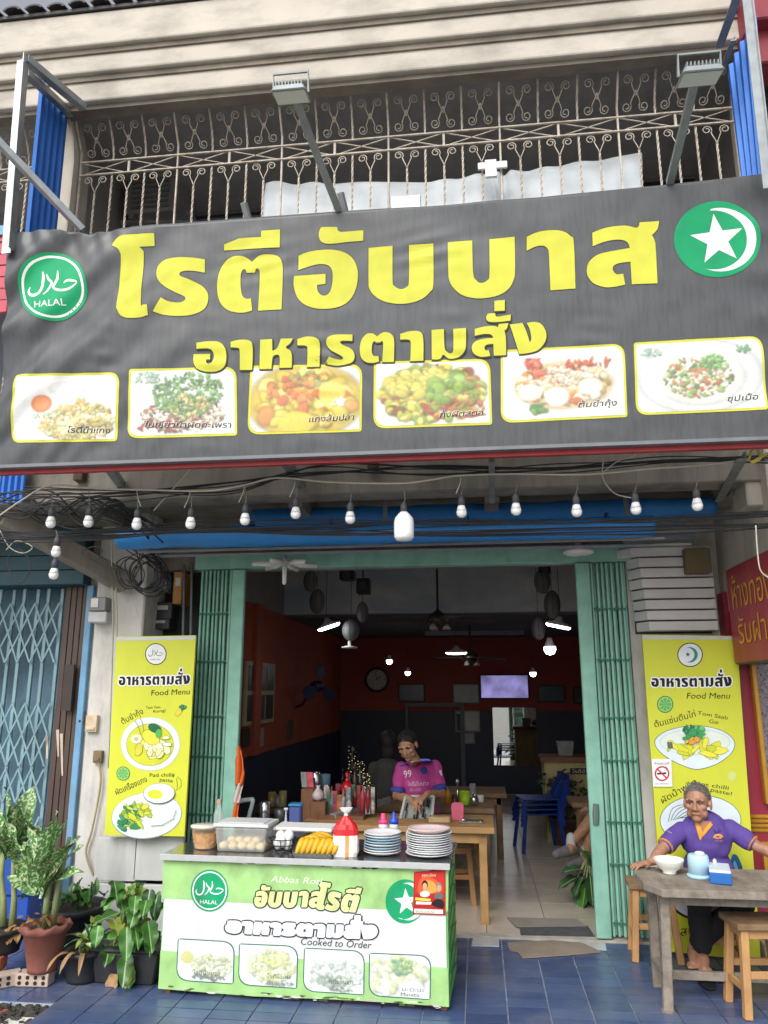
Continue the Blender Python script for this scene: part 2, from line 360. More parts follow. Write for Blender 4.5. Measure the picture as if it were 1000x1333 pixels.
kb = MB(); p = at(-40, 1312, Z=-.02); q = at(10, 1316, Z=-.02); kb.box((p.x, 4.2, -.13), (q.x, p.y+.02, -.02))
tag(kb.build('kerb_block', M('red_kerb_paint', '#b4574a', .7, .1, 6, .2, stain='#6b4a40', stamt=.5, stscale=(8, 8, 8)), bevel=.012), 'red painted kerb block cut by the left edge', 'kerb')
# ================================================================== shophouse shell
house = thing('shophouse', 'two-storey concrete shophouse with orange interior and open ground floor', 'building', (-.6, YD, 0))
# inside
IX0, IX1, YM, YBK = -2.42, 1.85, 9.5, 13.7
orange = M('orange_wall_paint', '#a04c30', .7, .08, 2, stain='#8a3a20', stamt=.3)
navy = M('navy_wall_paint', '#262e40', .55, .1, 3)
mb = MB(); mb.box((IX0-.2, YD+.35, 1.02), (IX0, YBK, 2.62)); mb.build('side_wall', orange, house)
mb = MB(); mb.box((IX0-.2, YD+.35, 0), (IX0+.012, YBK, 1.02)); mb.build('wainscot', navy, house)
mb = MB(); mb.box((IX0-.2, YD+.35, 2.62), (IX0-.002, YBK, 3.7)); mb.build('side_wall', M('grey_upper_plaster', '#8d8c8c', .8, .1, 2), house)
mb = MB(); mb.box((IX0, 8.15, 1.03), (IX0+.06, 8.4, 2.62)); mb.build('pilaster', M('bright_orange_paint', '#9a4c30', .7, .06, 2), house)
mb = MB(); mb.box((IX1, YD+.35, 0), (IX1+.2, YBK, 3.7)); mb.build('side_wall', orange, house)
mb = MB(); mb.box((IX0, YBK, 1.35), (IX1, YBK+.2, 2.7)); mb.build('back_wall', M('red_brown_wall_paint', '#8f3d2e', .75, .08, 2), house)
mb = MB(); mb.box((IX0, YBK-.012, 0), (IX1, YBK+.2, 1.35)); mb.build('wainscot', navy, house)
skyp = M('sky_mural_paint', '#a5b3bf', .8, .05, 2, stain='#d7d5cc', stamt=.95, stscale=(1.1, 1.1, 2.2))
mb = MB(); mb.box((IX0, YM, 2.63), (IX1, YM+.15, 3.7)); mb.build('mezzanine_front', skyp, house)
mb = MB(); mb.box((IX0, YM+.15, 2.6), (IX1, YBK, 2.75)); mb.build('mezzanine_floor', M('dark_grey_ceiling', '#55565c', .8, .1, 2), house)
mb = MB(); mb.box((IX0-.2, YD+.2, 3.62), (IX1+.2, YM+.1, 3.75)); mb.build('ceiling', M('grey_ceiling', '#909094', .8, .1, 2), house)
# air slot under the mezzanine
mb = MB(); a = at(553, 813, Y=12.2); b = at(682, 826, Y=12.2); mb.box((a.x, 12.2, a.z), (b.x, 12.26, b.z)); mb.build('vent_panel', M('grey_vent', '#8a8c90', .6), house)
# indoor floor: big pale tiles
mb = MB(); mb.box((IX0, YD, -.13), (IX1, YBK, -.004)); fl = struct(mb.build('indoor_floor', M('dark_grout', '#6d675d', .9)))
itm = M('beige_floor_tile', '#c9bfae', .22, .06, 2, stain='#9a8f7e', stamt=.35, stscale=(3, 3, 3))
S_ = .44; mb = MB(); mb.box((-S_/2+.003, -S_/2+.003, -.008), (S_/2-.003, S_/2-.003, .004)); me = mb.mesh('floor_tile'); me.materials.append(itm)
fx0 = at(634, 1222, Z=0).x
for j in range(17):
    for i in range(-4, 6):
        X, Y = fx0+S_*(i+.5), YD+.03+S_*(j+.5)
        if X-S_/2 < IX0+.01 or X+S_/2 > IX1 or Y+S_/2 > YBK: continue
        o = bpy.data.objects.new('floor_tile', me); col.objects.link(o); o.parent = fl; o.location = Vector((X, Y, rnd.uniform(-.0008, .0008)))-fl.location
mb = MB(); mb.box((-2.2, YD-.05, -.01), (1.2, YD+.03, .012)); mb.build('threshold', M('worn_threshold', '#a8a49b', .8, .2, 10, .2), house)
# ground floor front: pillars, recess, lintel
PL0, PL1 = at(108, 850, Y=5.95).x, at(192, 780, Y=5.95).x
mb = MB(); mb.box((PL0+.1, 5.9, -.05), (PL1, 6.4, 3.2)); mb.build('pillar', plaster, house, bevel=.012)
mb = MB(); mb.box((PL0-.06, 5.98, -.05), (PL0+.1, 6.4, 3.2)); mb.build('pillar', conc, house, bevel=.01)
DL, DR = at(262, 742, Y=YD).x, at(808, 734, Y=YD).x
ZH0, ZH1 = at(262, 742, Y=YD).z, at(262, 722, Y=YD).z
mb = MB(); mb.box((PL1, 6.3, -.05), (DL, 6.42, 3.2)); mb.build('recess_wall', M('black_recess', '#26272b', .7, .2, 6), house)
PR1 = 1.83
mb = MB(); mb.box((DR+.04, 6.06, -.05), (PR1, 6.4, 3.2)); mb.build('pillar', plaster, house)
mb = MB(); mb.box((DL-.05, YD-.02, ZH0), (DR+.12, YD+.1, ZH1)); mb.build('door_header', green_paint, house, bevel=.006)
mb = MB(); mb.box((PL1, YD+.12, ZH0+.02), (DR+.04, YD+.3, 3.3)); mb.build('lintel_wall', conc_dk, house)
# canopy beam under the banner and balcony slab
zb0, zb1 = at(500, 641, Y=5.0).z, at(500, 560, Y=5.0).z
mb = MB(); mb.box((-7, 5.0, zb0), (3.4, 5.22, zb1)); mb.build('canopy_beam', conc_dk, house, bevel=.01)
mb = MB(); mb.box((-7, 5.22, zb0+.12), (3.4, 6.6, zb1)); mb.build('canopy_slab', conc_dk, house)
for px in (128, 388, 640, 955):                     # ribs under the slab
    c = at(px, 640, Y=5.3); mb = MB(); mb.box((c.x-.05, 5.23, zb0-.03), (c.x+.05, 6.05, zb0+.11)); mb.build('slab_rib', conc_dk, house)
# upper storey
ZB = zb1
mb = MB(); mb.box((-3.25, 6.35, ZB), (2.2, 6.5, 6.9)); mb.build('upper_wall', M('dark_upper_wall', '#5d606c', .7), house)
mb = MB(); z = ZB
while z < 6.75:
    mb.bar((-3.2, 6.33, z), (2.15, 6.33, z), .05, .012, (0, -.35, 1)); z += .058
o = mb.build('louvre_boards', upper_dark, house); o['kind'] = 'stuff'
mb = MB(); mb.box((-3.3, 4.95, ZB), (-3.12, 6.4, 6.9)); mb.build('upper_side_wall', M('grey_side_plaster', '#a3a19d', .8, .08, 3), house)
mb = MB(); mb.box((2.05, 4.95, ZB), (2.2, 6.4, 6.9)); mb.build('upper_side_wall', MATS['grey_side_plaster'], house)
mb = MB(); mb.box((-7, 6.36, ZB), (-3.25, 6.5, 6.9)); mb.build('upper_wall', MATS['dark_upper_wall'], house)
mb = MB(); mb.box((-7, 4.64, at(250, 112, Y=4.6).z+.15), (3.2, 6.5, at(250, 112, Y=4.6).z+.25)); mb.build('eave_soffit', M('grey_soffit', '#a5a5a5', .8), house)
# cornice: stepped bands, the top one farthest out
def cz(y, Y): return at(250, y, Y=Y).z
CR = at(935, 50, Y=4.45).x
bands = [(4.40, 4, 44, 4.47), (4.45, 52, 80, 4.52), (4.50, 88, 118, 4.57), (4.57, 127, 133, 4.62)]
for Yf, ya, yb, Yr in bands:
    mb = MB(); mb.box((-7, Yf, cz(yb, Yf)), (CR+.25, Yr, cz(ya, Yf)+.02)); mb.build('cornice_band', conc_lt, house, bevel=.014, seg=2)
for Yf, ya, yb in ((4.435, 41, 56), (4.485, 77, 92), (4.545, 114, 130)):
    mb = MB(); mb.box((-7, Yf, cz(yb, Yf)), (CR+.25, 4.64, cz(ya, Yf)+.06)); mb.build('cornice_recess', M('shaded_stained_cornice', '#857d72', .85, .25, 4, .2, stain='#4d4840', stamt=.6, stscale=(2, 2, 6)), house)  # shade of the recesses put into a darker base colour, stains over it
# roof edge
roof_m = M('dark_roof_tile', '#5d5b5c', .8, .2, 8, .3, stain='#2f2f30', stamt=.5)
mb = MB(); zr = cz(4, 4.4)+.02; mb.add([(-7, 4.38, zr), (CR+.3, 4.38, zr), (CR+.3, 7.5, zr+1.2), (-7, 7.5, zr+1.2), (-7, 4.38, zr+.025), (CR+.3, 4.38, zr+.025), (CR+.3, 7.5, zr+1.225), (-7, 7.5, zr+1.225)], [(3,2,1,0),(4,5,6,7),(0,1,5,4),(1,2,6,5),(2,3,7,6),(3,0,4,7)])
roof = mb.build('roof', roof_m, house)
tp = MB(); n = 8
vs = [(math.cos(math.pi*k/n)*.07, 0, math.sin(math.pi*k/n)*.035) for k in range(n+1)]; vs += [(x*.9, .42, z+.14) for x, y, z in vs]; vs += [(x*.72, y, z*.6) for x, y, z in vs[:n+1]]
tp.add(vs, [(k, k+1, n+2+k, n+1+k) for k in range(n)]+[(k, k+1, 2*n+3+k, 2*n+2+k) for k in range(n)])
tme = tp.mesh('roof_tile', smooth=False); tme.materials.append(roof_m)
for k in range(36):
    o = bpy.data.objects.new('roof_tile', tme); col.objects.link(o); o.parent = roof; o.location = Vector((-5.0+k*.17, 4.34+rnd.uniform(-.01, .01), zr+.026))-wloc(roof); o.scale = (1, 1, rnd.uniform(.9, 1.1))
# curved fin that follows the flared grille at the left, and one at the right
ZR_lo, ZR_hi, ZT = at(300, 214, Y=4.8).z, at(300, 197, Y=4.8).z, at(300, 124, Y=4.62).z
def flare(z): return 4.8 if z < ZR_hi else 4.8-.17*((z-ZR_hi)/(ZT-ZR_hi))**2
GX0, GX1 = at(106, 215, Y=4.8).x, at(957, 165, Y=4.8).x
for X in (GX0-.09, GX1+.1):
    mb = MB(); zs = [ZB+.05+(ZT-ZB-.05)*k/14 for k in range(15)]; vs = []
    for z in zs: y = flare(z); vs += [(X-.07, y-.07, z), (X+.07, y-.07, z), (X+.07, y+.16, z), (X-.07, y+.16, z)]
    fs = [(4*i+k, 4*i+(k+1) % 4, 4*i+4+(k+1) % 4, 4*i+4+k) for i in range(14) for k in range(4)]+[(3, 2, 1, 0), (56, 57, 58, 59)]
    mb.add(vs, fs); smooth_by(mb.build('curved_fin', conc, house), 50)
# ================================================================== balcony grille
grille = thing('balcony_grille', 'rusty cream wrought-iron balcony grille with scrolls above the banner', 'grille', ((GX0+GX1)/2, 4.8, ZB))
def scroll_mesh(name, hgt, spread, r):
    mb = MB()
    for sx in (-1, 1):
        pts = [(0, 0, 0), (sx*.012, 0, hgt*.25), (sx*spread*.35, 0, hgt*.62)]
        cx, cz_ = sx*spread*.62, hgt*.78
        for k in range(11):
            a = R(200-k*50); rr = spread*.36*(1-k*.068); pts.append((cx+sx*rr*math.cos(a), 0, cz_+rr*math.sin(a)))
        mb.tube(open_curve(pts, 2), r, 5)
    return mb
def gbar(parent, X, za, zb, r, twist=False, mat=iron, dy=0):
    n = 10 if zb > ZR_hi+.05 else 2
    pts = [(X, flare(za+(zb-za)*k/n)+dy, za+(zb-za)*k/n) for k in range(n+1)]
    mb = MB()
    if not twist: mb.tube(pts, r, 5)
    else:                                            # twisted square rod
        m = max(8, int((zb-za)/.022)); o = len(mb.v)
        for i in range(m+1):
            z = za+(zb-za)*i/m; y = flare(z)+dy; a = i*.7
            for k in range(4): mb.v.append(Vector((X+r*1.15*math.cos(a+k*math.pi/2), y+r*1.15*math.sin(a+k*math.pi/2), z)))
        mb.f += [(o+i*4+k, o+i*4+(k+1) % 4, o+(i+1)*4+(k+1) % 4, o+(i+1)*4+k) for i in range(m) for k in range(4)]; mb.c += [None]*(4*m)
    return mb.build('twisted_bar' if twist else 'bar', mat, parent, fix=False)
sm = scroll_mesh('scroll', .14, .095, .0039).mesh('scroll', smooth=True, fix=False); sm.materials.append(iron)
def put_scroll(parent, X, z, flip):
    o = bpy.data.objects.new('scroll', sm); col.objects.link(o); o.parent = parent; y = flare(z); y2 = flare(z+.05)
    o.location = Vector((X, y-.004, z))-wloc(parent); o.rotation_euler = (math.atan2(y-y2, .05), 0, rnd.uniform(-.04, .04)); o.scale = (1, 1, -1 if flip else 1)
def grille_bays(parent, posts, top=True):
    for i, X in enumerate(posts):
        gbar(parent, X, ZB+.02, ZT, .0085)
        if i == len(posts)-1: break
        W = posts[i+1]-X
        for k in range(5):
            xx = X+W*(k+1)/6
            if k % 2:
                gbar(parent, xx, ZB+.02, ZR_lo-.005, .0075, True); gbar(parent, xx, ZR_hi+.005, ZT, .0075, True)
            else:
                put_scroll(parent, xx, ZR_lo-.155, False); gbar(parent, xx, ZB+.02, ZR_lo-.15, .0075, True)
                put_scroll(parent, xx, ZT-.19, False); put_scroll(parent, xx, ZR_hi+.18, True); gbar(parent, xx, ZR_hi+.17, ZT-.17, .007, True)
        for half in (0, 1):                           # X braces between the rails
            a, b = X+W*half/2, X+W*(half+1)/2
            for z1, z2 in ((ZR_lo, ZR_hi), (ZR_hi, ZR_lo)):
                mb = MB(); mb.bar((a, 4.797, z1), (b, 4.797, z2), .009, .005); mb.build('cross_brace', iron, parent)
        mb = MB(); mb.bar((X+W/2, 4.8, ZR_lo), (X+W/2, 4.8, ZR_hi), .016); mb.build('bar', iron, parent)
    for z in (ZR_lo, ZR_hi):
        mb = MB(); mb.bar((posts[0], 4.79, z), (posts[-1], 4.79, z), .016, .012); mb.build('rail', iron, parent, bevel=.002)
    mb = MB(); mb.bar((posts[0], flare(ZT), ZT), (posts[-1], flare(ZT), ZT), .02, .016); mb.build('rail', iron, parent)
posts = [GX0]+[at(px, 207, Y=4.8).x for px in (232, 367, 506, 652, 808)]+[GX1]
grille_bays(grille, posts)
g2 = thing('balcony_grille', 'neighbouring wrought-iron grille behind the blue sheet at left', 'grille', (GX0-.6, 4.8, ZB))
grille_bays(g2, [GX0-.2-.69*2, GX0-.2-.69, GX0-.2])
# lock plate on the grille
a = at(622, 211, Y=4.77); b = at(661, 230, Y=4.77); mb = MB(); mb.box((a.x, 4.755, (a.z+b.z)/2), (b.x, 4.775, a.z-.015)); mb.box((a.x+.05, 4.75, b.z), (a.x+.13, 4.777, a.z)); mb.build('lock_plate', white_plastic, grille, bevel=.003)
# sheet hung behind the grille
cl = [(345, 238), (430, 238), (560, 236), (640, 226), (665, 224), (750, 212), (834, 199)]
def shf(u, v):
    t = u*(len(cl)-1); i = min(int(t), len(cl)-2); f = t-i; px = cl[i][0]*(1-f)+cl[i+1][0]*f; py = cl[i][1]*(1-f)+cl[i+1][1]*f
    p = at(px, py, Y=4.93); z = p.z*(v)+(p.z-.62)*(1-v); dz = .012*math.sin(u*70)*v
    return Vector((p.x+.01*math.sin(v*7+u*20), 4.93+.012*math.sin(u*60+v*3)+.018*noise.noise((u*14, v*5, 2)), z+dz*.6))
mb = MB(); mb.grid(120, 14, shf)
cs = mb.build('hanging_sheet', M('pale_blue_white_cloth', '#c9d0d5', .8, .08, 6, .15), smooth=True, fix=False); so_ = cs.modifiers.new('t', 'SOLIDIFY'); so_.thickness = .003
tag(cs, 'pale white cloth sheet hung along the balcony grille', 'sheet')
# outdoor unit behind the grille
a = at(166, 228, Y=5.75); b = at(228, 262, Y=5.75)
ac = thing('air_conditioner', 'pale outdoor air-conditioning unit behind the balcony grille', 'air conditioner', ((a.x+b.x)/2, 5.9, b.z-.08))
mb = MB(); mb.box((a.x, 5.75, b.z-.08), (b.x, 6.1, a.z+.08)); mb.build('casing', M('dusty_white_casing', '#a9aaa8', .6, .06, 5, stain='#75736d', stamt=.4), ac, bevel=.02, seg=2)
for k in range(7): mb = MB(); zz = b.z-.05+k*.05; mb.box((a.x+.06, 5.735, zz), (b.x-.06, 5.748, zz+.022)); mb.build('grille_slat', M('grey_slat', '#7f8286', .6), ac)
mb = MB()
for X in (a.x+.05, b.x+.12): mb.bar((X, 5.78, b.z-.1), (X, 6.3, b.z-.1), .04); mb.bar((X, 5.8, b.z-.12), (X, 6.3, b.z-.45), .03)
mb.bar((a.x-.05, 5.8, b.z-.14), (b.x+.2, 5.8, b.z-.2), .05, .02); mb.build('bracket', MATS['dusty_white_casing'], ac)
# ================================================================== blue side sheets with steel frame
def side_sheet(name, X, corners, label):              # corrugated sheet in a plane X = const, corners as pixels
    pts = [at(px, py, X=X) for px, py in corners]      # top-near, top-far, bottom-far, bottom-near
    mb = MB(); n = 40
    def fn(u, v):
        top = pts[0].lerp(pts[1], u); bot = pts[3].lerp(pts[2], u); p = bot.lerp(top, v); c = (u*5) % 1; h = .022 if .1 < c < .3 else (0 if c > .4 or c < .02 else .011)
        return p+Vector((h*(1 if X < 0 else -1), 0, 0))
    mb.grid(n, 4, fn); o = mb.build(name, blue_sheet, fix=False); s = o.modifiers.new('t', 'SOLIDIFY'); s.thickness = .002; tag(o, label, 'metal sheet'); return pts
side_sheet('blue_metal_sheet', -2.95, [(52, 104), (88, 155), (71, 330), (30, 330)], 'bright blue corrugated metal sheet standing left of the banner top')
side_sheet('blue_metal_sheet', 1.78, [(985, 20), (948, 95), (968, 250), (1003, 250)], 'bright blue corrugated metal sheet at the top right corner')
def frame_bar(mb, a, b, w=.045):                       # L-profile
    mb.bar(a, b, w, .006); d = (Vector(b)-Vector(a)).normalized(); mb.bar(Vector(a)+Vector((w/2, 0, w/2)), Vector(b)+Vector((w/2, 0, w/2)), .006, w)
fr = thing('sign_frame', 'galvanised angle-iron frame beside the left blue sheet', 'metal frame', at(20, 320, Y=3.95))
T0 = at(28, 78, Y=4.0)
mb = MB(); frame_bar(mb, at(8, 330, Y=3.95), T0, .06); mb.build('post', steel, fr)
mb = MB(); frame_bar(mb, at(32, 80, Y=4.0), at(108, 143, Y=4.5), .05); mb.build('brace', steel, fr)
mb = MB(); frame_bar(mb, at(33, 98, Y=4.02), at(92, 152, Y=4.6), .045); mb.build('brace', steel, fr)
mb = MB(); mb.bar(at(-10, 176, Y=3.75), at(108, 300, Y=4.1), .045, .045); mb.build('diagonal_tube', steel, fr, bevel=.004)
fr = thing('sign_frame', 'weathered steel frame beside the right blue sheet', 'metal frame', at(985, 240, Y=4.0))
mb = MB(); frame_bar(mb, at(1000, 245, Y=3.85), at(972, -5, Y=3.85), .05); mb.build('post', steel, fr)
mb = MB(); frame_bar(mb, at(936, 62, Y=4.35), at(960, -5, Y=4.0), .05); mb.build('brace', steel, fr)
mb = MB(); frame_bar(mb, at(938, 95, Y=4.4), at(955, 52, Y=4.1), .03); mb.build('brace', steel, fr)
# darker neighbour at the top right
nb = thing('neighbour_building', 'dark shophouse front with red ledge at the top right edge', 'building', (3.1, 5, 2.5))
mb = MB(); mb.box((2.25, 4.6, 2.2), (5.5, 8, 9)); mb.build('wall', M('dark_grey_wall', '#4a4a50', .7), nb)
a = at(975, 40, Y=4.4); mb = MB(); mb.box((a.x, 4.4, a.z-.25), (a.x+1.5, 4.62, a.z)); mb.build('ledge', M('dull_red_paint', '#8d3340', .6), nb, bevel=.01)
a = at(975, 8, Y=4.3); mb = MB(); mb.box((a.x, 4.3, a.z-.1), (a.x+1.5, 4.6, a.z+.5)); mb.build('ledge', MATS['dull_red_paint'], nb, bevel=.01)
# ================================================================== floodlights over the banner
def flood(label, lamp_px, foot_px, wpx):
    L0 = at(*lamp_px, Y=3.35); F0 = at(*foot_px, Y=3.99); t = thing('floodlight', label, 'floodlight', F0, group='floodlights over the banner')
    mb = MB(); mb.bar(F0, L0+Vector((0, .05, .04)), .04, .04, (0, -1, 0)); mb.build('arm', steel, t, bevel=.004)
    wd = wpx/1000*3.45; hd = mb = MB(); tl = R(12); c = L0
    def tr(x, y, z): return c+Vector((x, y*math.cos(tl)-z*math.sin(tl), y*math.sin(tl)+z*math.cos(tl)))
    vs = [tr(x, y, z) for z, s in ((-.018, 1), (.02, .8)) for x, y in ((-wd/2*s, -.075*s), (wd/2*s, -.075*s), (wd/2*s, .075*s), (-wd/2*s, .075*s))]
    mb.add(vs, [(3,2,1,0),(4,5,6,7),(0,1,5,4),(1,2,6,5),(2,3,7,6),(3,0,4,7)]); h = mb.build('housing', M('grey_lamp_housing', '#8f9799', .5, .08, 10, metal=.3), t, bevel=.006)
    for k in range(9): f = MB(); x = -wd*.36+wd*.09*k; f.add([tr(x-.003, y, z) for y in (-.055, .055) for z in (.02, .042)]+[tr(x+.003, y, z) for y in (-.055, .055) for z in (.02, .042)], [(0,1,3,2),(4,6,7,5),(0,4,5,1),(2,3,7,6),(1,5,7,3),(0,2,6,4)]); f.build('fin', MATS['grey_lamp_housing'], h)
    f = MB(); f.add([tr(x, y, -.0195) for x, y in ((-wd*.45, -.06), (wd*.45, -.06), (wd*.45, .06), (-wd*.45, .06))], [(0, 1, 2, 3)]); f.build('glass', M('lamp_glass', '#d9dde0', .15, .02), h)
    f = MB(); f.tube([tr(-wd*.5, 0, 0), tr(-wd*.5, .0, .11), tr(wd*.5, 0, .11), tr(wd*.5, 0, 0)], .008, 5); f.build('yoke', MATS['grey_lamp_housing'], t)
flood('grey floodlight on the left arm above the banner', (379, 122), (441, 274), 54)
flood('grey floodlight on the right arm above the banner', (911, 98), (872, 238), 58)
for pxs, lab in (((322, 281), 'short grey steel tube stub left of the floodlight arms'), ((448, 268), 'short grey steel tube stub beside the left floodlight arm'), ((535, 262), 'small grey metal plate at the middle of the banner top')):
    p = at(*pxs, Y=4.05); mb = MB()
    if pxs[0] == 535: mb.box((p.x-.12, 4.03, p.z-.1), (p.x+.06, 4.06, p.z+.03))
    else: mb.bar(p+Vector((.03, .1, -.15)), p+Vector((-.02, -.02, .08)), .035, .035)
    tag(mb.build('steel_stub', steel, bevel=.003), lab, 'steel tube')
# ================================================================== banner
PB0, PB1 = at(-4, 606, Y=4.15), at(1032, 568, Y=4.15)
PT0 = at(12, 300, Y=3.98)
BW = PB1.x-PB0.x
et = (PT0-PB0); et.x = 0
bflat = Plane((PB0.x, 4.15, PB0.z), (1, 0, 0), et)
if bflat.n.y > 0: bflat.n = -bflat.n
def wr(a, b):                                            # cloth relief, metres towards the street
    l = max(0, 1-a/1.35); t = (a*.75-b)*1.0
    d = .020*l*math.sin(9.5*(a*.55+b*-.75)*2+1.2*noise.noise((a*2, b*2, 0)))*min(1, .35+b)
    d += .006*l*math.sin(46*(a*.62-b*.6)+3*noise.noise((a*3, b*3, 4)))
    d += .006*noise.noise((a*1.6, b*2.2, 1))+.003*noise.noise((a*6, b*9, 3))
    for x0 in (.66, 1.33, 2.02, 2.78, 3.55):               # short horizontal pulls between the photographs
        g = math.exp(-((a-x0)/.09)**2-((b-.42)/.3)**2); d += .004*g*math.sin(b*62+a*8)
    for x0 in (1.62, 2.62):
        g = math.exp(-((a-x0)/.2)**2-((b-1.18)/.14)**2); d += .003*g*math.sin(b*62-a*12)
    for x0, ph in ((.15, 0), (.42, 1), (.62, 2.2)):         # gathers at the tied top edge
        g = math.exp(-((a-x0)/.13)**2-((b-1.5)/.16)**2); d += .010*g*math.sin(a*45+b*20+ph)
    g = math.exp(-((a-3.0)/.25)**2-((b-1.3)/.35)**2); d += .008*g*math.sin(14*(a*.6+b))
    d += .012*math.exp(-((a-BW)/.14)**2)*math.sin(24*b+8*a)
    return d
class BP:
    o = bflat.o; n = bflat.n
    def uv(s, px, py): return bflat.uv(px, py)
    def pt(s, a, b, off=0): return bflat.pt(a, b, wr(a, b)+off)
bp = BP()
top_px = [(12, 301), (60, 299), (115, 304), (160, 296), (250, 289), (345, 282), (440, 275), (560, 268), (700, 257), (860, 241), (1006, 226), (1060, 220)]
top_uv = [bflat.uv(*p) for p in top_px]
def topb(a):
    for (a0, b0), (a1, b1) in zip(top_uv, top_uv[1:]):
        if a <= a1: f = max(0, (a-a0)/(a1-a0)); return b0+(b1-b0)*f
    return top_uv[-1][1]
banner = thing('shop_banner', 'long dark grey vinyl banner with yellow lettering and six food photos', 'banner', ((PB0.x+PB1.x)/2, 4.05, PB0.z))
mb = MB(); x_l = bflat.uv(12, 301)[0]
def bfn(u, v):
    a = u*NU*CUT; b = min(v*NV*CUT, topb(a)); a = min(max(a, x_l*b/1.55), BW); return bp.pt(a, b)
CUT = .02; NU = int(BW/CUT)+1; NV = int(max(b for a, b in top_uv)/CUT)+1
mb.grid(NU, NV, bfn)
vinyl = M('dark_grey_vinyl', '#525559', .42, .06, 2.2, stain='#3a3c40', stamt=.55, stscale=(38, 38, 1.6))
o = mb.build('vinyl_sheet', vinyl, banner, smooth=True, fix=False)
mb = MB(); mb.bar(bp.pt(-.02, -.012), bp.pt(BW+.05, -.012), .05, .02); mb.build('hem_pipe', M('pale_grey_pipe', '#6c7076', .5), banner)
mb = MB(); mb.bar((PB0.x-.1, 4.2, PB0.z-.03), (PB1.x+.1, 4.2, PB0.z-.03), .035, .035); mb.build('red_rail', M('red_steel_rail', '#a8353a', .5, .1, 8), banner)
YL = '#d2d24c'; photo_m = print_mat('printed_photo', .5, .05)
def Z2(p): return (140+p[0]*.24, 290+p[1]*.24)+tuple(p[2:])
def Z3(p): return (370+p[0]/4, 280+p[1]/4)+tuple(p[2:])
def Z4(p): return (600+p[0]*.27, 270+p[1]*.27)+tuple(p[2:])
def Z5(p): return (240+p[0]/4, 390+p[1]/4)+tuple(p[2:])
def Z6(p): return (470+p[0]*.26, 380+p[1]*.26)+tuple(p[2:])
def ID(p): return p
def parse(s, f):                                         # "x,y x,y! ..." with ! for a corner
    o = []
    for t in s.split():
        c = t.endswith('!'); x, y = t.rstrip('!').split(','); o.append(f((float(x), float(y))+((1,) if c else ())))
    return curve(o)
ROTI = [parse("25,125! 45,92 75,72 110,66 256,58! 254,124! 172,131! 190,148 195,180 183,430 192,445! 217,444! 220,500! 180,514 120,518 75,505 55,470 52,440 72,200 70,165 58,142", Z2),
 parse("246,480! 290,405! 330,425 385,432 415,422 422,408 410,395 370,378 310,345 275,310 266,270 275,230 310,200 370,188 440,187 529,198! 527,270! 480,262 430,260 400,266 391,277 398,290 440,305 510,340 540,375 547,410 535,455 500,485 440,502 370,505 300,497", Z2),
 parse("783,212! 760,192 725,180 685,182 650,200 620,235 602,280 594,340 600,400 620,445 655,475 700,487 745,487 786,476! 779,410! 755,412 735,400 726,370 722,320 724,280 735,255 748,254 756,272! 800,270! 808,250 822,255 826,300 817,478! 945,470! 951,300 948,220 930,185 895,172 850,171 815,182", Z2),
 parse("632,150! 634,118! 715,86! 833,78! 835,45! 937,37! 935,134!", Z2)]
ABBAS = [parse("195,62! 277,62! 280,80 295,88 320,87 413,79! 412,134! 330,141 270,148 220,149 190,135 180,105 185,78", Z3),
 parse("73,286! 75,212! 120,193 190,181 260,181 320,197 360,230 381,280 384,330 372,390 345,440 300,473 240,488 170,487 110,468 70,430 50,370 52,317! 216,305! 215,358! 172,363! 172,385 183,408 205,420 228,412 245,385 253,330 250,290 235,265 205,255 160,258", Z3),
 parse("440,171! 565,161! 565,340 575,370 608,386 640,372 650,340 650,157! 777,147! 777,360 760,400 720,435 660,457 590,463 520,450 470,420 445,385 440,350", Z3),
 parse("583,315.2! 614.9,312.4! 616,355 620.2,365 627,368.5 634.5,365 637.3,357 637,310.5! 670.2,307.8! 670.7,351 668.8,364.5 662,376.6 648.6,384.7 629.7,388.3 613.5,387.5 600,383 589,373 584.5,363 583.5,350", ID),
 parse("318,208! 318,142! 370,120 440,110 495,117 530,140 545,170 553,391! 432,400! 425,230 415,195 390,184 355,190", Z4),
 parse("636,187! 634,122! 700,98 790,88 850,98 862,72! 957,65! 948,105 922,132! 935,160 940,200 948,367! 824,371! 818,262! 760,270 735,285 735,305 752,322 783,319! 793,372! 740,383 690,384 640,365 612,330 608,295 620,260 660,228 720,212 815,196! 805,172 780,158 730,158 680,170", Z4)]
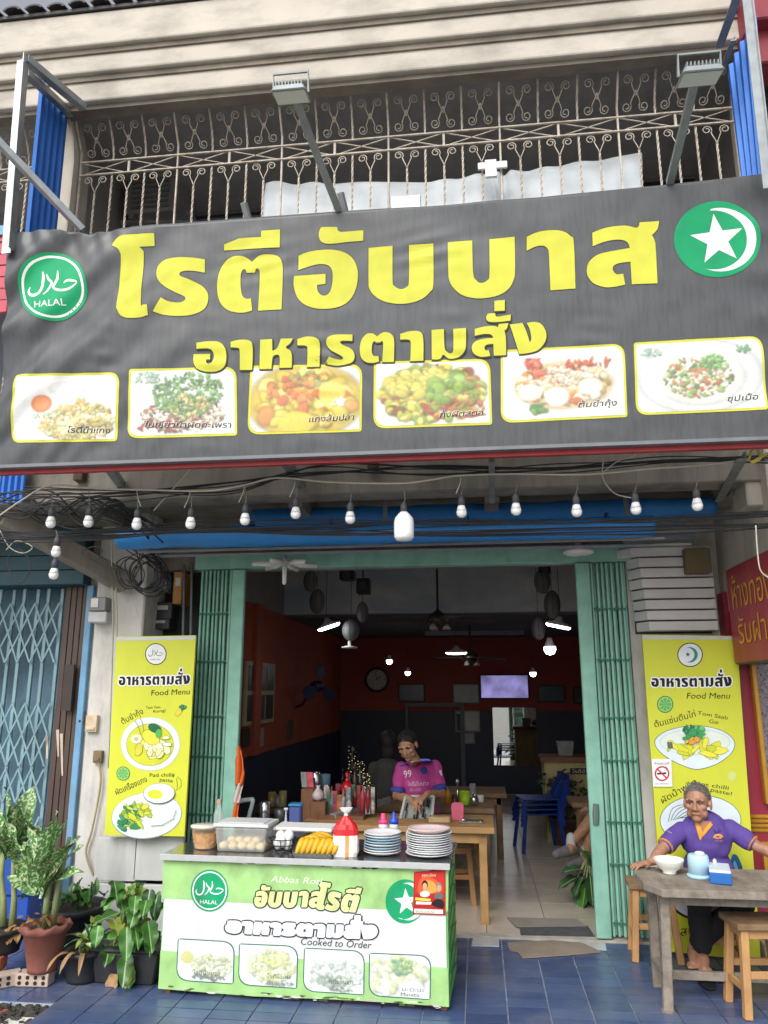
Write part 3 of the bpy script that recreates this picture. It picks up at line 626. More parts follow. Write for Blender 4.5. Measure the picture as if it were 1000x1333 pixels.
COOK = [parse("65,257! 65,227! 120,219 180,222 212,250 221,300 210,350 170,374 110,375 65,358 48,320 50,285! 136,284! 135,312! 115,313! 118,330 133,336 150,322 155,290 145,265 120,256", Z5),
 parse("243,250! 243,222! 290,211 340,215 357,245 354,366! 290,367! 290,270 280,253", Z5),
 parse("397,211! 459,207! 460,268! 485,255 505,206! 567,204! 552,230 530,250 555,270 562,300 560,355! 497,357! 498,300 485,288 462,300 455,362! 392,363!", Z5),
 parse("590,240! 590,208! 640,194 690,203 707,235 705,350! 640,353! 643,260 632,242", Z5),
 parse("735,335! 755,300! 790,312 820,315 828,305 810,290 765,265 742,235 748,200 790,185 877,184! 876,217! 825,217 812,225 830,240 870,258 888,290 878,325 840,340 790,345", Z5),
 parse("82,225! 60,210 30,212 5,240 -5,285 2,330 25,352 60,357 92,350! 88,322! 65,322 55,300 58,260 68,248 75,255! 98,254! 105,248 112,262 107,353! 165,352! 167,250 155,215 125,203 100,210", Z6),
 parse("197,240! 197,212! 245,198 295,200 312,235 313,346! 247,348! 250,260 238,240", Z6),
 parse("354,192! 416,187! 418,275 430,300 450,308 463,290 462,187! 526,182! 525,275 510,310 480,330 440,334 412,315 395,337 355,340!", Z6),
 parse("570,222! 570,188! 620,175 665,172 685,178 690,162! 738,158! 730,185 718,195! 725,230 727,318! 665,321! 663,262! 630,266 618,280 625,295 640,293! 648,322! 600,327 565,310 555,280 570,252 610,238 663,232! 650,215 615,213", Z6),
 parse("635,110! 672,108! 675,122 690,125 750,115! 748,145! 690,152 640,150 627,130", Z6), parse("668,46! 720,42! 720,95! 668,98!", Z6),
 parse("745,165! 808,157! 828,200 845,255! 853,235 845,190 830,158! 870,152 905,165 927,205 922,250 890,290 850,305 792,313! 770,240", Z6)]
cv = Canvas(bp, .0022, .0005)
for p in ROTI+ABBAS: cv.outline(p, .5, '#34342a', 0); cv.poly(p, YL, 1)
cv.build('main_lettering', print_m, banner, cut=.02)
cv = Canvas(bp, .0056, .0003)
for p in COOK: cv.outline([(x+.6, y+1.2) for x, y in p], 1.0, '#3a3a20', 0); cv.poly(p, YL, 1)
cv.build('second_lettering', print_m, banner, cut=.02)
GRN = '#12a06a'
def arabic(cv, f, wd, c, l):                              # the halal word, traced as pen strokes
    for s, ws in (([(214, 284), (219, 320), (214, 370), (196, 402), (168, 412), (146, 402), (140, 382), (148, 364)], (4, 11, 10, 9, 11, 10, 7, 3)),
                  ([(236, 300), (250, 330), (268, 352), (246, 392), (222, 412)], (3, 9, 9, 7, 3)),
                  ([(298, 286), (300, 330), (284, 362), (278, 378), (296, 392), (330, 400), (372, 392), (408, 362), (380, 350), (352, 348), (336, 360)], (3, 10, 10, 8, 9, 9, 8, 4, 9, 8, 3))):
        pts = [f(*p) for p in s]; pw = open_curve([(x, y, w_*wd) for (x, y), w_ in zip(pts, ws)], 4)
        cv.line([p[:2] for p in pw], [p[2] for p in pw], c, l)
def halal(cv, cx, cy, rx, ry, tilt=0, plain=False, l=0):
    ring = '#f2f4f2'; bgc = GRN
    if plain: cv.poly(ellipse(cx, cy, rx, ry, 40), '#15181a', l); cv.poly(ellipse(cx, cy, rx*.92, ry*.92, 40), '#e8ebe9', l+1); k = '#1d2226'
    else:
        cv.poly(ellipse(cx, cy, rx, ry, 48), bgc, l); cv.poly(ellipse(cx, cy, rx*.915, ry*.915, 48), ring, l+1); cv.poly(ellipse(cx, cy, rx*.85, ry*.85, 48), bgc, l+2); k = ring
    f = lambda x, y: (cx+((x-272)/177)*rx*(.95 if not plain else .9), cy+((y-372)/177)*ry*(.95 if not plain else .9)+tilt*(x-272)/177*rx)
    arabic(cv, f, rx/177*(1.35 if not plain else .9), k, l+3)
    cv.text('HALAL', cx-rx*.5, cy+ry*(.62 if not plain else .55), ry*.2 if not plain else ry*.13, k, l+3, width=rx*.92, ang=math.degrees(math.atan(tilt)))
def star(cx, cy, rx, ry, rot=0, inner=.4):
    return [(cx+math.sin(rot+k*math.pi/5)*rx*(1 if k % 2 == 0 else inner), cy-math.cos(rot+k*math.pi/5)*ry*(1 if k % 2 == 0 else inner)) for k in range(10)]
def crescent(cx, cy, rx, ry, ix, iy, k, a0=-115, a1=115):  # outer arc opening to the left, inner circle shifted
    o = [(cx+rx*math.cos(R(a)), cy+ry*math.sin(R(a))) for a in range(a0, a1+1, 6)]
    i = [(ix+k*rx*math.cos(R(a)), iy+k*ry*math.sin(R(a))) for a in range(a1-4, a0+3, -6)]
    return o+i
cv = Canvas(bp, .0022, .0005)
cv.base = .003; halal(cv, 68.5, 373, 45.5, 45, -.06)
cv.build('halal_emblem', print_m, banner, cut=.02)
cv = Canvas(bp, .0022, .0005)
cv.poly(ellipse(934, 311.5, 56.5, 49.5, 52), GRN, 0); cv.poly(crescent(938, 312, 47, 41.5, 929, 312.5, .93, -105, 112), '#f0f3f1', 1); cv.poly(star(934, 312, 36, 34, R(-8)), '#f0f3f1', 2)
cv.build('crescent_emblem', print_m, banner, cut=.02)
# six food photographs: plates and scattered food in flat print
def rframe(q, r, inset=0):                               # TL and BR tight corners, TR and BL round
    (x0, y0), (x1, y1), (x2, y2), (x3, y3) = q; cx = sum(p[0] for p in q)/4; cy = sum(p[1] for p in q)/4
    q = [(x+(inset if x < cx else -inset), y+(inset if y < cy else -inset)) for x, y in q]; out = []
    for i, rr in enumerate((4, r, 4, r)):
        p, a, b = Vector(q[i]), Vector(q[i-1]), Vector(q[(i+1) % 4]); rr = max(1.5, rr-inset*.6); p1 = p+(a-p).normalized()*rr; p2 = p+(b-p).normalized()*rr
        for k in range(7): t = k/6; out.append(tuple(p1*(1-t)**2+p*2*t*(1-t)+p2*t*t))
    return out
def inside(pt, poly):
    x, y = pt; c = False; n = len(poly)
    for i in range(n):
        (xa, ya), (xb, yb) = poly[i-1], poly[i]
        if (ya > y) != (yb > y) and x < (xb-xa)*(y-ya)/(yb-ya)+xa: c = not c
    return c
def paint(W, H_, seed, base, items):                       # a soft little picture of a dish: ellipses and scattered pieces, lit from the upper left
    rs = np.random.RandomState(seed); yy, xx = np.mgrid[0:H_, 0:W].astype(float); im = np.ones((H_, W, 3))*np.array(base)
    def blob(cx, cy, rx, ry, rot, c, sh=.25, soft=.12):
        R_ = max(rx, ry)*1.3+2; x0, x1, y0, y1 = int(max(0, cx-R_)), int(min(W, cx+R_+1)), int(max(0, cy-R_)), int(min(H_, cy+R_+1))
        if x1 <= x0 or y1 <= y0: return
        X, Y = xx[y0:y1, x0:x1]-cx, yy[y0:y1, x0:x1]-cy; u = (X*np.cos(rot)+Y*np.sin(rot))/rx; v = (-X*np.sin(rot)+Y*np.cos(rot))/ry; d = np.sqrt(u*u+v*v)
        a = np.clip((1+soft-d)/(2*soft), 0, 1)[..., None]; k = (1-sh*(X/rx*.5+Y/ry*.7))[..., None]*(1-.25*np.clip(d-.6, 0, 1))[..., None]
        im[y0:y1, x0:x1] = im[y0:y1, x0:x1]*(1-a)+np.array(c)*k*a
    for it in items:
        if it[0] == 'e': _, cx, cy, rx, ry, c = it; blob(cx*W, cy*H_, rx*W, ry*H_, 0, hx(c), .08, .05)
        else:
            _, cx, cy, rx, ry, n, sz, cols, lo, hi = it; pts = []
            for k in range(int(n*1.5)): a = rs.uniform(0, 6.28); d = np.sqrt(rs.rand()); pts.append((cy+ry*d*np.sin(a), cx+rx*d*np.cos(a)))
            for y, x in sorted(pts):
                s_ = .8*sz*W*rs.uniform(.5, 1.4); c = np.array(hx(cols[rs.randint(len(cols))]))*rs.uniform(.8, 1.15); r2 = rs.uniform(lo, hi); rt = rs.uniform(0, 3.14)
                blob(x*W+.5, y*H_+.8, s_*1.08, s_*r2*1.12, rt, c*.35, 0, .3); blob(x*W, y*H_, s_, s_*r2, rt, c, .3, .2)
    n1 = rs.normal(0, .05, (H_, W, 1)); im = im*(1+n1); pd = np.pad(im, ((1, 1), (1, 1), (0, 0)), 'edge'); im = .4*im+.15*(pd[:-2, 1:-1]+pd[2:, 1:-1]+pd[1:-1, :-2]+pd[1:-1, 2:]); return np.clip(im, 0, 1)
def food(cv, q, seed, items, caption=None, cap_xy=None, cap_w=60, border=YL, bg='#e9ecec', bw=3, tilt=-2, capc='#20201c', res=(128, 82), fade=None, ras=None):
    ras = ras or cv
    cv.poly(rframe(q, 17), border, 0); inn = rframe(q, 17, bw); cv.poly(inn, bg, 1.6); W, H_ = res; im = paint(W, H_, seed, hx(bg), items)
    if fade: im = im*(1-fade[1])+np.array(hx(fade[0]))*fade[1]
    q2 = [Vector(p) for p in q]; cx, cy = sum(p.x for p in q2)/4, sum(p.y for p in q2)/4; cen = Vector((cx, cy)); q2 = [Vector((p.x+(bw if p.x < cx else -bw), p.y+(bw if p.y < cy else -bw))) for p in q2]; inn2 = rframe(q, 17, bw+.2)
    for j in range(H_):
        for i in range(W):
            pt = lambda u, v: (q2[0].lerp(q2[1], u)).lerp(q2[3].lerp(q2[2], u), v)
            c0 = pt((i+.5)/W, (j+.5)/H_)
            if (i < W*.2 and j > H_*.6) or (i > W*.8 and j < H_*.4):
                if not inside(tuple(c0), inn2): continue
            cs = [ras.p.uv(*pt(a/W, b/H_)) for a, b in ((i, j), (i+1, j), (i+1, j+1), (i, j+1))]; ras.t.append((cs, tuple(im[j, i]), 3))
    if caption: cv.text(caption, cap_xy[0], cap_xy[1], 7.5, '#f4f4ee', 9, tilt, cap_w, .2); cv.text(caption, cap_xy[0]+.5, cap_xy[1]+.6, 7.5, capc, 11, tilt, cap_w, .2)
noodle = ['#d9c98a', '#e6dca6', '#c9b469', '#efe8c4', '#b89a55', '#d8cf9a', '#a8b06a']
curry = ['#d9c23a', '#e6d24a', '#c9a92c', '#e89a4a', '#d9742e', '#f0e27a', '#cfae34']
herb = ['#3f7a45', '#5b9a58', '#2f5f3a', '#7fb36a', '#6a8f4a', '#8fae74']
meat = ['#b5a48c', '#8f7a63', '#d8cfc0', '#a3423a', '#6d5a4a', '#cbb99a']
shr = ['#d9c84a', '#a9b83f', '#7f9c35', '#c9a43a', '#b9672f', '#e3d97a', '#8a4a2a', '#95b04a']
Q = [[(20, 488), (157, 484), (152, 574), (12, 577)], [(169, 481), (308, 477), (309, 567), (165, 571)], [(326, 476), (472, 474), (471, 562), (322, 566)],
     [(487, 471), (638, 467), (641, 553), (486, 558)], [(652, 456), (813, 447), (817, 543), (652, 551)], [(825, 446), (992, 437), (1000, 533), (828, 541)]]
greenbits = ['#3f7a45', '#5b9a58', '#2f5f3a', '#7fb36a']
spec = [
 [('e', .5, .2, .26, .17, '#f4f5f4'), ('e', .5, .19, .2, .12, '#dfe3e4'), ('s', .62, .74, .36, .26, 260, .035, noodle, .3, .7), ('s', .62, .5, .2, .1, 14, .06, ['#c9b469', '#b99a5c', '#dccb94', '#cfae6a'], .35, .5), ('s', .75, .62, .22, .2, 60, .04, noodle, .3, .6), ('e', .25, .42, .1, .14, '#d9722e'), ('e', .24, .4, .07, .1, '#e58a4a'), ('s', .3, .6, .14, .05, 30, .016, ['#a9c4a0', '#c9d9c0'], .4, .9)],
 [('e', .5, .6, .46, .42, '#f2f4f4'), ('s', .15, .1, .14, .08, 30, .025, ['#9cc0a8', '#7fae96', '#cfdcd6'], .3, .6), ('s', .5, .68, .4, .26, 240, .024, meat+['#e3ddd2', '#f0ece4'], .4, .9), ('s', .55, .36, .34, .32, 260, .032, herb+greenbits, .2, .5), ('s', .55, .55, .2, .2, 50, .03, ['#b8a86a', '#d8cf9a', '#6d9a4a'], .3, .6), ('s', .3, .85, .24, .08, 18, .028, ['#b53a3a', '#8f2f30', '#7a6a5c'], .4, .7)],
 [('e', .5, .52, .56, .62, '#b9b89a'), ('e', .5, .52, .52, .58, '#c9a92c'), ('e', .5, .55, .49, .54, '#d8bf3c'), ('s', .5, .52, .44, .46, 70, .085, curry+['#e3cf52', '#dcc23e'], .5, .9), ('s', .4, .35, .3, .2, 24, .05, ['#d9742e', '#e08a3a', '#c9602a'], .5, .9), ('e', .42, .86, .17, .17, '#e0cb3c'), ('e', .74, .42, .12, .2, '#e6d552'), ('s', .52, .16, .16, .1, 20, .04, ['#e9dc6a', '#8f9a4a', '#d98a3a'], .4, .9), ('s', .8, .55, .06, .08, 10, .02, ['#f0efe4'], .4, .9)],
 [('e', .5, .6, .52, .46, '#f0f1ee'), ('s', .5, .5, .46, .46, 230, .055, shr, .45, .95), ('s', .45, .35, .35, .2, 60, .06, ['#d9cf5a', '#c9c24a', '#e0d870'], .5, .9), ('s', .66, .5, .26, .3, 18, .06, ['#7fa63a', '#93b84a', '#6d9434'], .7, 1), ('s', .7, .75, .3, .15, 20, .05, ['#9a4a2a', '#b5602f', '#c9803a'], .3, .5)],
 [('e', .5, .5, .48, .46, '#f7f7f5'), ('e', .5, .52, .42, .36, '#d9c3a0'), ('s', .5, .5, .38, .28, 170, .04, ['#e8dcc0', '#d98a4a', '#c9642e', '#f0e9d8', '#b8a04a', '#e3b87a', '#efe6d0', '#cfa06a'], .35, .8), ('e', .44, .68, .1, .14, '#f0ede4'), ('e', .22, .6, .1, .12, '#efe9da'), ('e', .72, .55, .1, .12, '#f2eee4'), ('s', .26, .24, .07, .14, 18, .045, ['#c23a28', '#d9583a', '#a82a20', '#e07a5a'], .2, .35), ('s', .7, .22, .2, .06, 14, .04, ['#c9482e', '#d9683a'], .25, .4), ('s', .28, .85, .06, .06, 8, .05, ['#5f9a4a', '#4a8a3f'], .5, .8), ('s', .5, .4, .12, .12, 24, .025, ['#f3e9da', '#e9c9a8'], .3, .6)],
 [('e', .5, .5, .52, .56, '#c9d2d6'), ('e', .5, .5, .47, .5, '#f2f4f5'), ('e', .5, .52, .38, .42, '#d6dcde'), ('e', .5, .52, .33, .37, '#f0efe8'), ('s', .48, .5, .27, .3, 180, .026, ['#6f9f4e', '#8fb86a', '#d9c9a0', '#c98a5a', '#4f8042', '#efe9d8', '#b5653a', '#e3dcc8'], .3, .8), ('s', .6, .3, .1, .1, 26, .03, ['#4f9a4a', '#6fb35a'], .2, .4), ('s', .12, .12, .1, .06, 20, .02, ['#7fae9a', '#a9c9b8'], .3, .6), ('s', .85, .12, .06, .06, 14, .02, ['#5f9a6a'], .3, .6)]]
caps = [('โรตีน้ำแกง', (88, 563), 54, 0), ('ใบเขียวน้ำผัดกะเพรา', (188, 556), 112, 0), ('แกงส้มปลา', (402, 549), 58, -3), ('กุ้งผัดสตอ', (572, 543), 56, -3), ('ต้มยำกุ้ง', (752, 530), 50, -3), ('ซุปเนื้อ', (946, 522), 40, -4)]
for q, s, c, k in zip(Q, spec, caps, range(6)):
    cv = Canvas(bp, .0022, .0004); cr = Canvas(bp, .0026, .0003); food(cv, q, k+5, s, c[0], c[1], c[2], tilt=c[3], ras=cr, fade=('#e9e9dc', .16)); o = cr.build('food_photo', photo_m, banner); cv.build('photo_border', print_m, banner, cut=.02)
# red boards of the neighbour's sign at the left edge
t = thing('red_board_sign', 'red boarded sign cut by the left edge beside the banner', 'sign', at(-10, 380, Y=4.3))
for k in range(7):
    a = at(-60, 303+k*15, Y=4.3); b = at(13-k*.8, 316+k*15, Y=4.3); mb = MB(); mb.box((a.x, 4.3, b.z), (b.x, 4.33, a.z)); mb.build('board', M('red_board', '#c0485a', .5, .08, 5), t, bevel=.004)
a = at(-60, 298, Y=4.28); b = at(15, 304, Y=4.28); mb = MB(); mb.box((a.x, 4.28, b.z), (b.x, 4.34, a.z)); mb.build('top_rail', M('pale_blue_rail', '#6fa6c4', .5), t)
# ================================================================== awning roll, pipes and things under the canopy
aw = thing('awning', 'rolled blue tarpaulin awning hung above the shop opening', 'awning', (at(500, 690, Y=5.35).x, 5.35, 2.7))
def tarp(name, pa, pb, hpx, Y, seed):
    a, b = at(*pa, Y=Y), at(*pb, Y=Y); h = hpx/1000*Y*1.05; mb = MB(); n = 90; m = 12
    vs = []
    for i in range(n+1):
        c = a.lerp(b, i/n); s = 1+.12*noise.noise((i*.13, seed, 0))
        for k in range(m): an = 2*math.pi*k/m; vs.append(c+Vector((0, math.cos(an)*h*.6*s, math.sin(an)*h*.5*s+.012*noise.noise((i*.2, seed, k*.7)))))
    mb.add(vs, [(i*m+k, i*m+(k+1) % m, (i+1)*m+(k+1) % m, (i+1)*m+k) for i in range(n) for k in range(m)]+[tuple(range(m))[::-1], tuple(n*m+k for k in range(m))])
    return mb.build(name, blue_tarp, aw, smooth=True)
tarp('tarp_roll', (156, 702), (850, 686), 27, 5.25, 1); tarp('tarp_roll', (330, 675), (930, 660), 24, 5.6, 5)
for px in (208, 328, 432, 610, 790):
    c = at(px, 697-(px-156)*.023, Y=5.25); mb = MB(); mb.lathe([(.083, -.006), (.083, .006)], c, 14, (1, 0, 0), 1, 1); mb.build('tie_band', M('dark_blue_tape', '#1d4f86', .6), aw)
for px in (190, 500, 820):
    a = at(px, 700-(px-156)*.023, Y=5.25); mb = MB(); mb.bar(a+Vector((0, .05, .03)), Vector((a.x, 5.35, zb0+.13)), .03, .012, (0, 1, 0)); mb.build('support_arm', steel, aw)
pm = M('grey_pipe', '#8d9196', .4, .1, 10, metal=.4)
for k, (pa, pb, Yp) in enumerate((((180, 718), (865, 700), 5.45), ((185, 724), (900, 708), 5.6), ((170, 712), (930, 690), 5.7))):
    mb = MB(); mb.tube([at(*pa, Y=Yp), at(*pb, Y=Yp)], .014, 8); mb.build('pipe', pm, aw)
for k in range(5):                                         # rolled tarp underside slats at the right
    a, b = at(560, 706-k*5, Y=5.75), at(905-k*6, 697-k*7, Y=5.75); mb = MB(); mb.bar(a, b, .012, .02); mb.build('batten', M('grey_blue_batten', '#6d7f9c', .5), aw)
for x, lab in ((367, 'middle'), (966, 'right'), (640, 'hook'), (132, 'left')):
    b0 = at(x, 598, Y=4.35); st = MB()
    if lab == 'hook': st.bar(b0, at(641, 652, Y=4.9), .035, .035)
    else: e = at(x+38 if x < 900 else x-30, 652, Y=5.4); st.bar(b0, e, .05, .012); st.bar(b0+Vector((.02, 0, .02)), e+Vector((.02, 0, .02)), .012, .05)
    tag(st.build('bracket_strut', steel), {'middle': 'diagonal angle-iron strut under the banner near the middle', 'right': 'diagonal angle-iron strut under the right end of the banner', 'hook': 'short dark steel hanger under the banner, right of the big bulb', 'left': 'diagonal angle-iron strut under the left end of the banner'}[lab], 'strut')
for px, lab in ((105, 'left'), (486, 'middle')):
    p = at(px, 618 if px == 105 else 601, Y=4.98); mb = MB(); mb.box((p.x-.035, 4.94, p.z-.05), (p.x+.035, 4.998, p.z+.06)); mb.box((p.x-.045, 4.985, p.z+.04), (p.x+.045, 4.999, p.z+.1))
    tag(mb.build('rusty_bracket', M('rusty_iron', '#5a4636', .9, .25, 20), bevel=.004), 'small rusty iron bracket on the canopy beam, ' + lab + ' one', 'bracket')
# ================================================================== cables
def cab(pts, r, mat, name, label, cat='cable', sag=0, group=None):
    q = [at(p[0], p[1], Y=p[2]) for p in pts]; q = [tuple(v) for v in q]; c = open_curve(q, 6)
    mb = MB(); mb.tube(c, r, 5); return tag(mb.build(name, mat, smooth=True, fix=False), label, cat, group)
rg = random.Random(11)
ns = 0
for k in range(12):                                        # the thick bundle that crosses in front of the awning
    y0 = 683+k*.9+rg.uniform(-2, 2); y1 = 669+k*2.0+rg.uniform(-3, 3); Yc = 4.75+rg.uniform(-.1, .12)
    pts = [(-30, y0+10+rg.uniform(-3, 6), Yc)]+[(x, y0+(y1-y0)*x/1000+9*math.sin(x/1000*3.14)*rg.uniform(-.2, 1)+rg.uniform(-2, 2)+(8 if x < 150 else 0), Yc+rg.uniform(-.03, .03)) for x in (120, 260, 420, 580, 730, 880)]+[(1030, y1-6+rg.uniform(-4, 4), Yc)]
    cab(pts, rg.choice((.003, .0045, .006)), black_wire, 'power_cable', 'black cable in the bundle strung before the blue awning', group='cables of the bundle before the awning')
for k in range(6):                                         # loose runs right under the banner
    y0 = 640+rg.uniform(-8, 22)
    pts = [(30, y0, 4.6), (160, 640+rg.uniform(-10, 14), 4.6), (300, 628+rg.uniform(-4, 16), 4.6), (420, 605+rg.uniform(-2, 14), 4.6), (560, 612+rg.uniform(-6, 8), 4.6), (720, 604+rg.uniform(-4, 14), 4.6), (870, 590+rg.uniform(0, 14), 4.6), (1020, 592+rg.uniform(-4, 14), 4.6)]
    cab(pts, rg.choice((.004, .006)), black_wire, 'power_cable', 'loose black cable sagging close under the banner edge', group='loose cables under the banner')
for k in range(12):                                        # tangle at the left corner
    pts = [(-20, 650+rg.uniform(-15, 40), 4.7)]+[(x, 655+x*.1+rg.uniform(-22, 24), 4.7+rg.uniform(-.08, .08)) for x in (30, 70, 110, 150)]+[(190+rg.uniform(-10, 30), 690+rg.uniform(-14, 20), 5.0)]
    cab(pts, rg.choice((.004, .006)), black_wire, 'power_cable', 'black cable in the tangle left of the awning', group='tangled cables at the left corner')
for k in range(9):                                         # coil hanging over the meter recess
    cx, cy = 178+rg.uniform(-10, 22), 748+rg.uniform(-10, 12); rr = rg.uniform(10, 24)
    pts = [(cx+rr*math.cos(a*.9)*(1+.2*math.sin(a*2+k)), cy+rr*1.1*math.sin(a*.9), 5.55+.02*math.sin(a+k)) for a in range(0, 11)]
    cab([(150+k*6, 706, 5.5)]+pts, .0045, black_wire, 'power_cable', 'coil of black cable hanging over the meter recess', group='cable coils over the meter recess')
loops = [[(0, 690, 4.8), (12, 712, 4.8), (30, 720, 4.8), (42, 712, 4.8), (22, 704, 4.8), (8, 716, 4.8)], [(8, 745, 4.8), (28, 758, 4.8), (40, 735, 4.8), (25, 715, 4.8), (10, 728, 4.8), (16, 752, 4.8)], [(112, 720, 5.2), (128, 728, 5.2), (133, 715, 5.2), (120, 712, 5.2), (108, 722, 5.2), (150, 742, 5.2), (165, 742, 5.2)]]
for q, lab in zip(loops, ('pale loop of wire at the left edge under the cables', 'thin black loop of wire against the teal shutter box', 'thick black cable loop left of the meter pillar')): cab(q, .004, white_wire if 'pale' in lab else black_wire, 'wire_loop', lab)
for q, lab in (([(252, 592, 4.5), (248, 610, 4.5), (222, 640, 4.6), (200, 665, 4.7)], 'loose white wire dangling under the banner, left of centre'), ([(840, 565, 4.4), (830, 590, 4.5), (805, 600, 4.5), (785, 615, 4.5)], 'loose white wire dangling under the right half of the banner'),
               ([(786, 598, 4.5), (785, 622, 4.5), (800, 642, 4.6), (822, 648, 4.6)], 'curled grey wire right of the last-but-two bulb'), ([(984, 684, 4.3), (986, 715, 4.3), (990, 742, 4.3), (1002, 753, 4.3)], 'pink-white wire hooked over the red hanging sign')):
    cab(q, .004, white_wire, 'loose_wire', lab)
cab([(975, 598, 4.3), (983, 580, 4.3), (990, 596, 4.3), (978, 602, 4.3), (1000, 590, 4.3)], .008, M('yellow_cord', '#b9b04a', .6), 'yellow_cord', 'yellow cord knotted under the right end of the banner')
for x in (145, 150): cab([(x, 702, 5.6), (x+1, 760, 5.75), (x+2, 830, 5.8), (x-4, 1000, 5.8)], .006, white_wire, 'white_conduit', 'thin white conduit down the meter pillar, %s' % ('left of the two' if x == 145 else 'right of the two'))
# ------------------------------------------------------------------ string of bulbs
path = [(-10, 678), (30, 650), (66, 632), (125, 636), (200, 638), (270, 639), (320, 631), (360, 622), (420, 627), (470, 629), (527, 629), (565, 624), (600, 619), (670, 617), (750, 618), (800, 615), (850, 610), (910, 606), (975, 598)]
YS = 4.42
wire = thing('light_string', 'white flex of the bulb string sagging under the banner', 'light string', at(500, 629, Y=YS))
mb = MB(); mb.tube(open_curve([tuple(at(x, y, Y=YS)) for x, y in path], 5), .0055, 6); mb.build('flex', white_wire, wire, smooth=True, fix=False)
def wire_y(x):
    for (xa, ya), (xb, yb) in zip(path, path[1:]):
        if xa <= x <= xb: return ya+(yb-ya)*(x-xa)/(xb-xa)
    return 610
bulb_m = M('milky_bulb', '#fbfcfd', .3, .01, 4, spec=.6, sss=1); cap_m = M('grey_bulb_neck', '#b9bcc0', .45); sock_m = M('dark_socket', '#45474c', .6)
def bulb_at(px, py, wpx, big=False, label='', topy=None):
    r = wpx/2/1000*YS*1.03; c = at(px, py, Y=YS); t = thing('light_bulb', label, 'bulb', c-Vector((0, 0, r)), group='bulbs of the string')
    mb = MB()
    if big:
        h = r*2.7; mb.lathe([(0.001, -h*.5), (r*.75, -h*.47), (r*.97, -h*.36), (r, -h*.2), (r, h*.2), (r*.9, h*.36), (r*.6, h*.5), (r*.35, h*.6)], c, 20); mb.build('globe', bulb_m, t, smooth=True); zt = h*.6
    else:
        mb.lathe([(.001, -r*1.05), (r*.55, -r*.92), (r*.9, -r*.55), (r, -.05*r), (r*.97, r*.2)], c, 18); mb.build('globe', bulb_m, t, smooth=True)
        mb = MB(); mb.lathe([(r*.97, r*.2), (r*.8, r*.8), (r*.62, r*1.35)], c, 18); mb.build('neck', M('white_bulb_neck', '#e6e8ea', .5, sss=.6), t, smooth=True); zt = r*1.35
    s = .018; mb = MB(); mb.lathe([(s*1.1, zt-.002), (s*1.15, zt+.035), (s*.8, zt+.05), (s*.45, zt+.062)], c, 12); mb.build('socket', sock_m, t, smooth=True)
    w0 = at(px, wire_y(px) if topy is None else topy, Y=YS); mb = MB(); mb.tube([c+Vector((0, 0, zt+.06)), (c+w0)/2+Vector((.006, 0, .03)), w0], .003, 5); mb.build('cord', M('grey_cord', '#6d6f72', .6), t)
    if not big and rnd.random() < .6:
        mb = MB(); d = rnd.choice((-1, 1)); mb.tube([w0, w0+Vector((.01*d, 0, -.05)), w0+Vector((.035*d, 0, -.11))], .003, 4); mb.build('tail_wire', white_wire, t)
ordw = ['first', 'second', 'third', 'fourth', 'fifth', 'sixth', 'seventh']
sb = [(66, 681), (115, 680), (178, 683), (248, 682), (319, 677), (385, 669), (456, 675), (601, 667), (672, 664), (751, 666), (828, 663), (908, 658)]
for k, (x, y) in enumerate(sb):
    bulb_at(x, y, 13.5, label='small white bulb, %s from the left of the row under the banner' % ordw[k] if k < 7 else 'small white bulb, %s to the right of the big cylindrical bulb' % ordw[k-7])
bulb_at(526, 687, 26, True, 'big cylindrical white bulb at the middle of the string')
bulb_at(73, 719, 13, label='small white bulb hanging below the row at the left, upper of two', topy=690)
bulb_at(70, 748, 13, label='small white bulb hanging below the row at the left, lower of two', topy=725)
# ================================================================== left neighbour: shutter box, lattice gate, brown boards
nbl = thing('neighbour_shopfront', 'closed neighbouring shopfront with teal shutter box and brown boards at left', 'shopfront', (-3.9, 6.1, 0))
YN = 5.95
a, b = at(-80, 690, Y=YN-.1), at(108, 760, Y=YN-.1)
for k in range(4):
    z1 = b.z+(a.z-b.z)*(k+1)/4-.004; z0 = b.z+(a.z-b.z)*k/4; mb = MB(); mb.box((a.x-1.5, YN-.1-.01*k, z0), (b.x, YN+.2, z1)); mb.build('shutter_box_panel', M('dark_teal_paint', '#2f5560', .55, .12, 6, stain='#22383e', stamt=.4), nbl, bevel=.004)
mb = MB(); mb.box((-7, YN-.12, a.z), (b.x+.3, YN+.3, 3.3)); mb.build('upper_wall', conc_dk, nbl)
# sloping concrete brace
mb = MB(); mb.bar(at(5, 672, Y=5.2), at(165, 760, Y=5.85), .14, .16); mb.build('sloping_brace', conc_dk, nbl, bevel=.01)
mb = MB(); mb.box((-7, YN+.25, 0), (at(105, 900, Y=YN).x, YN+.3, 3)); mb.build('back_panel', M('blue_grey_shutter', '#5f7f92', .6, .25, 2, stain='#2e3b44', stamt=.7, stscale=(2, 2, 1.5)), nbl)
xl, xr = at(72, 900, Y=YN).x, at(103, 900, Y=YN).x
for k in range(4):
    w_ = (xr-xl)/4; mb = MB(); mb.box((xl+k*w_+.003, YN+.02, .02), (xl+(k+1)*w_-.003, YN+.05, b.z-.005)); mb.build('brown_board', M('brown_board_paint', '#53423a', .55, .12, 6, stain='#3a2d27', stamt=.4, stscale=(12, 12, 1)), nbl, bevel=.003)
rg = random.Random(5)
for px, y0, y1 in ((61, 958, 988), (75, 950, 985), (80, 955, 1010)):
    p0, p1 = at(px, y0, Y=YN+.015), at(px+rg.uniform(-2, 2), y1, Y=YN+.015); mb = MB(); mb.bar(p0, p1, .025, .002, (0, 1, 0), .012, .002); mb.build('peeled_patch', M('pale_peeled_wood', '#c7b9a8', .8), nbl)
x2 = at(112, 900, Y=YN).x
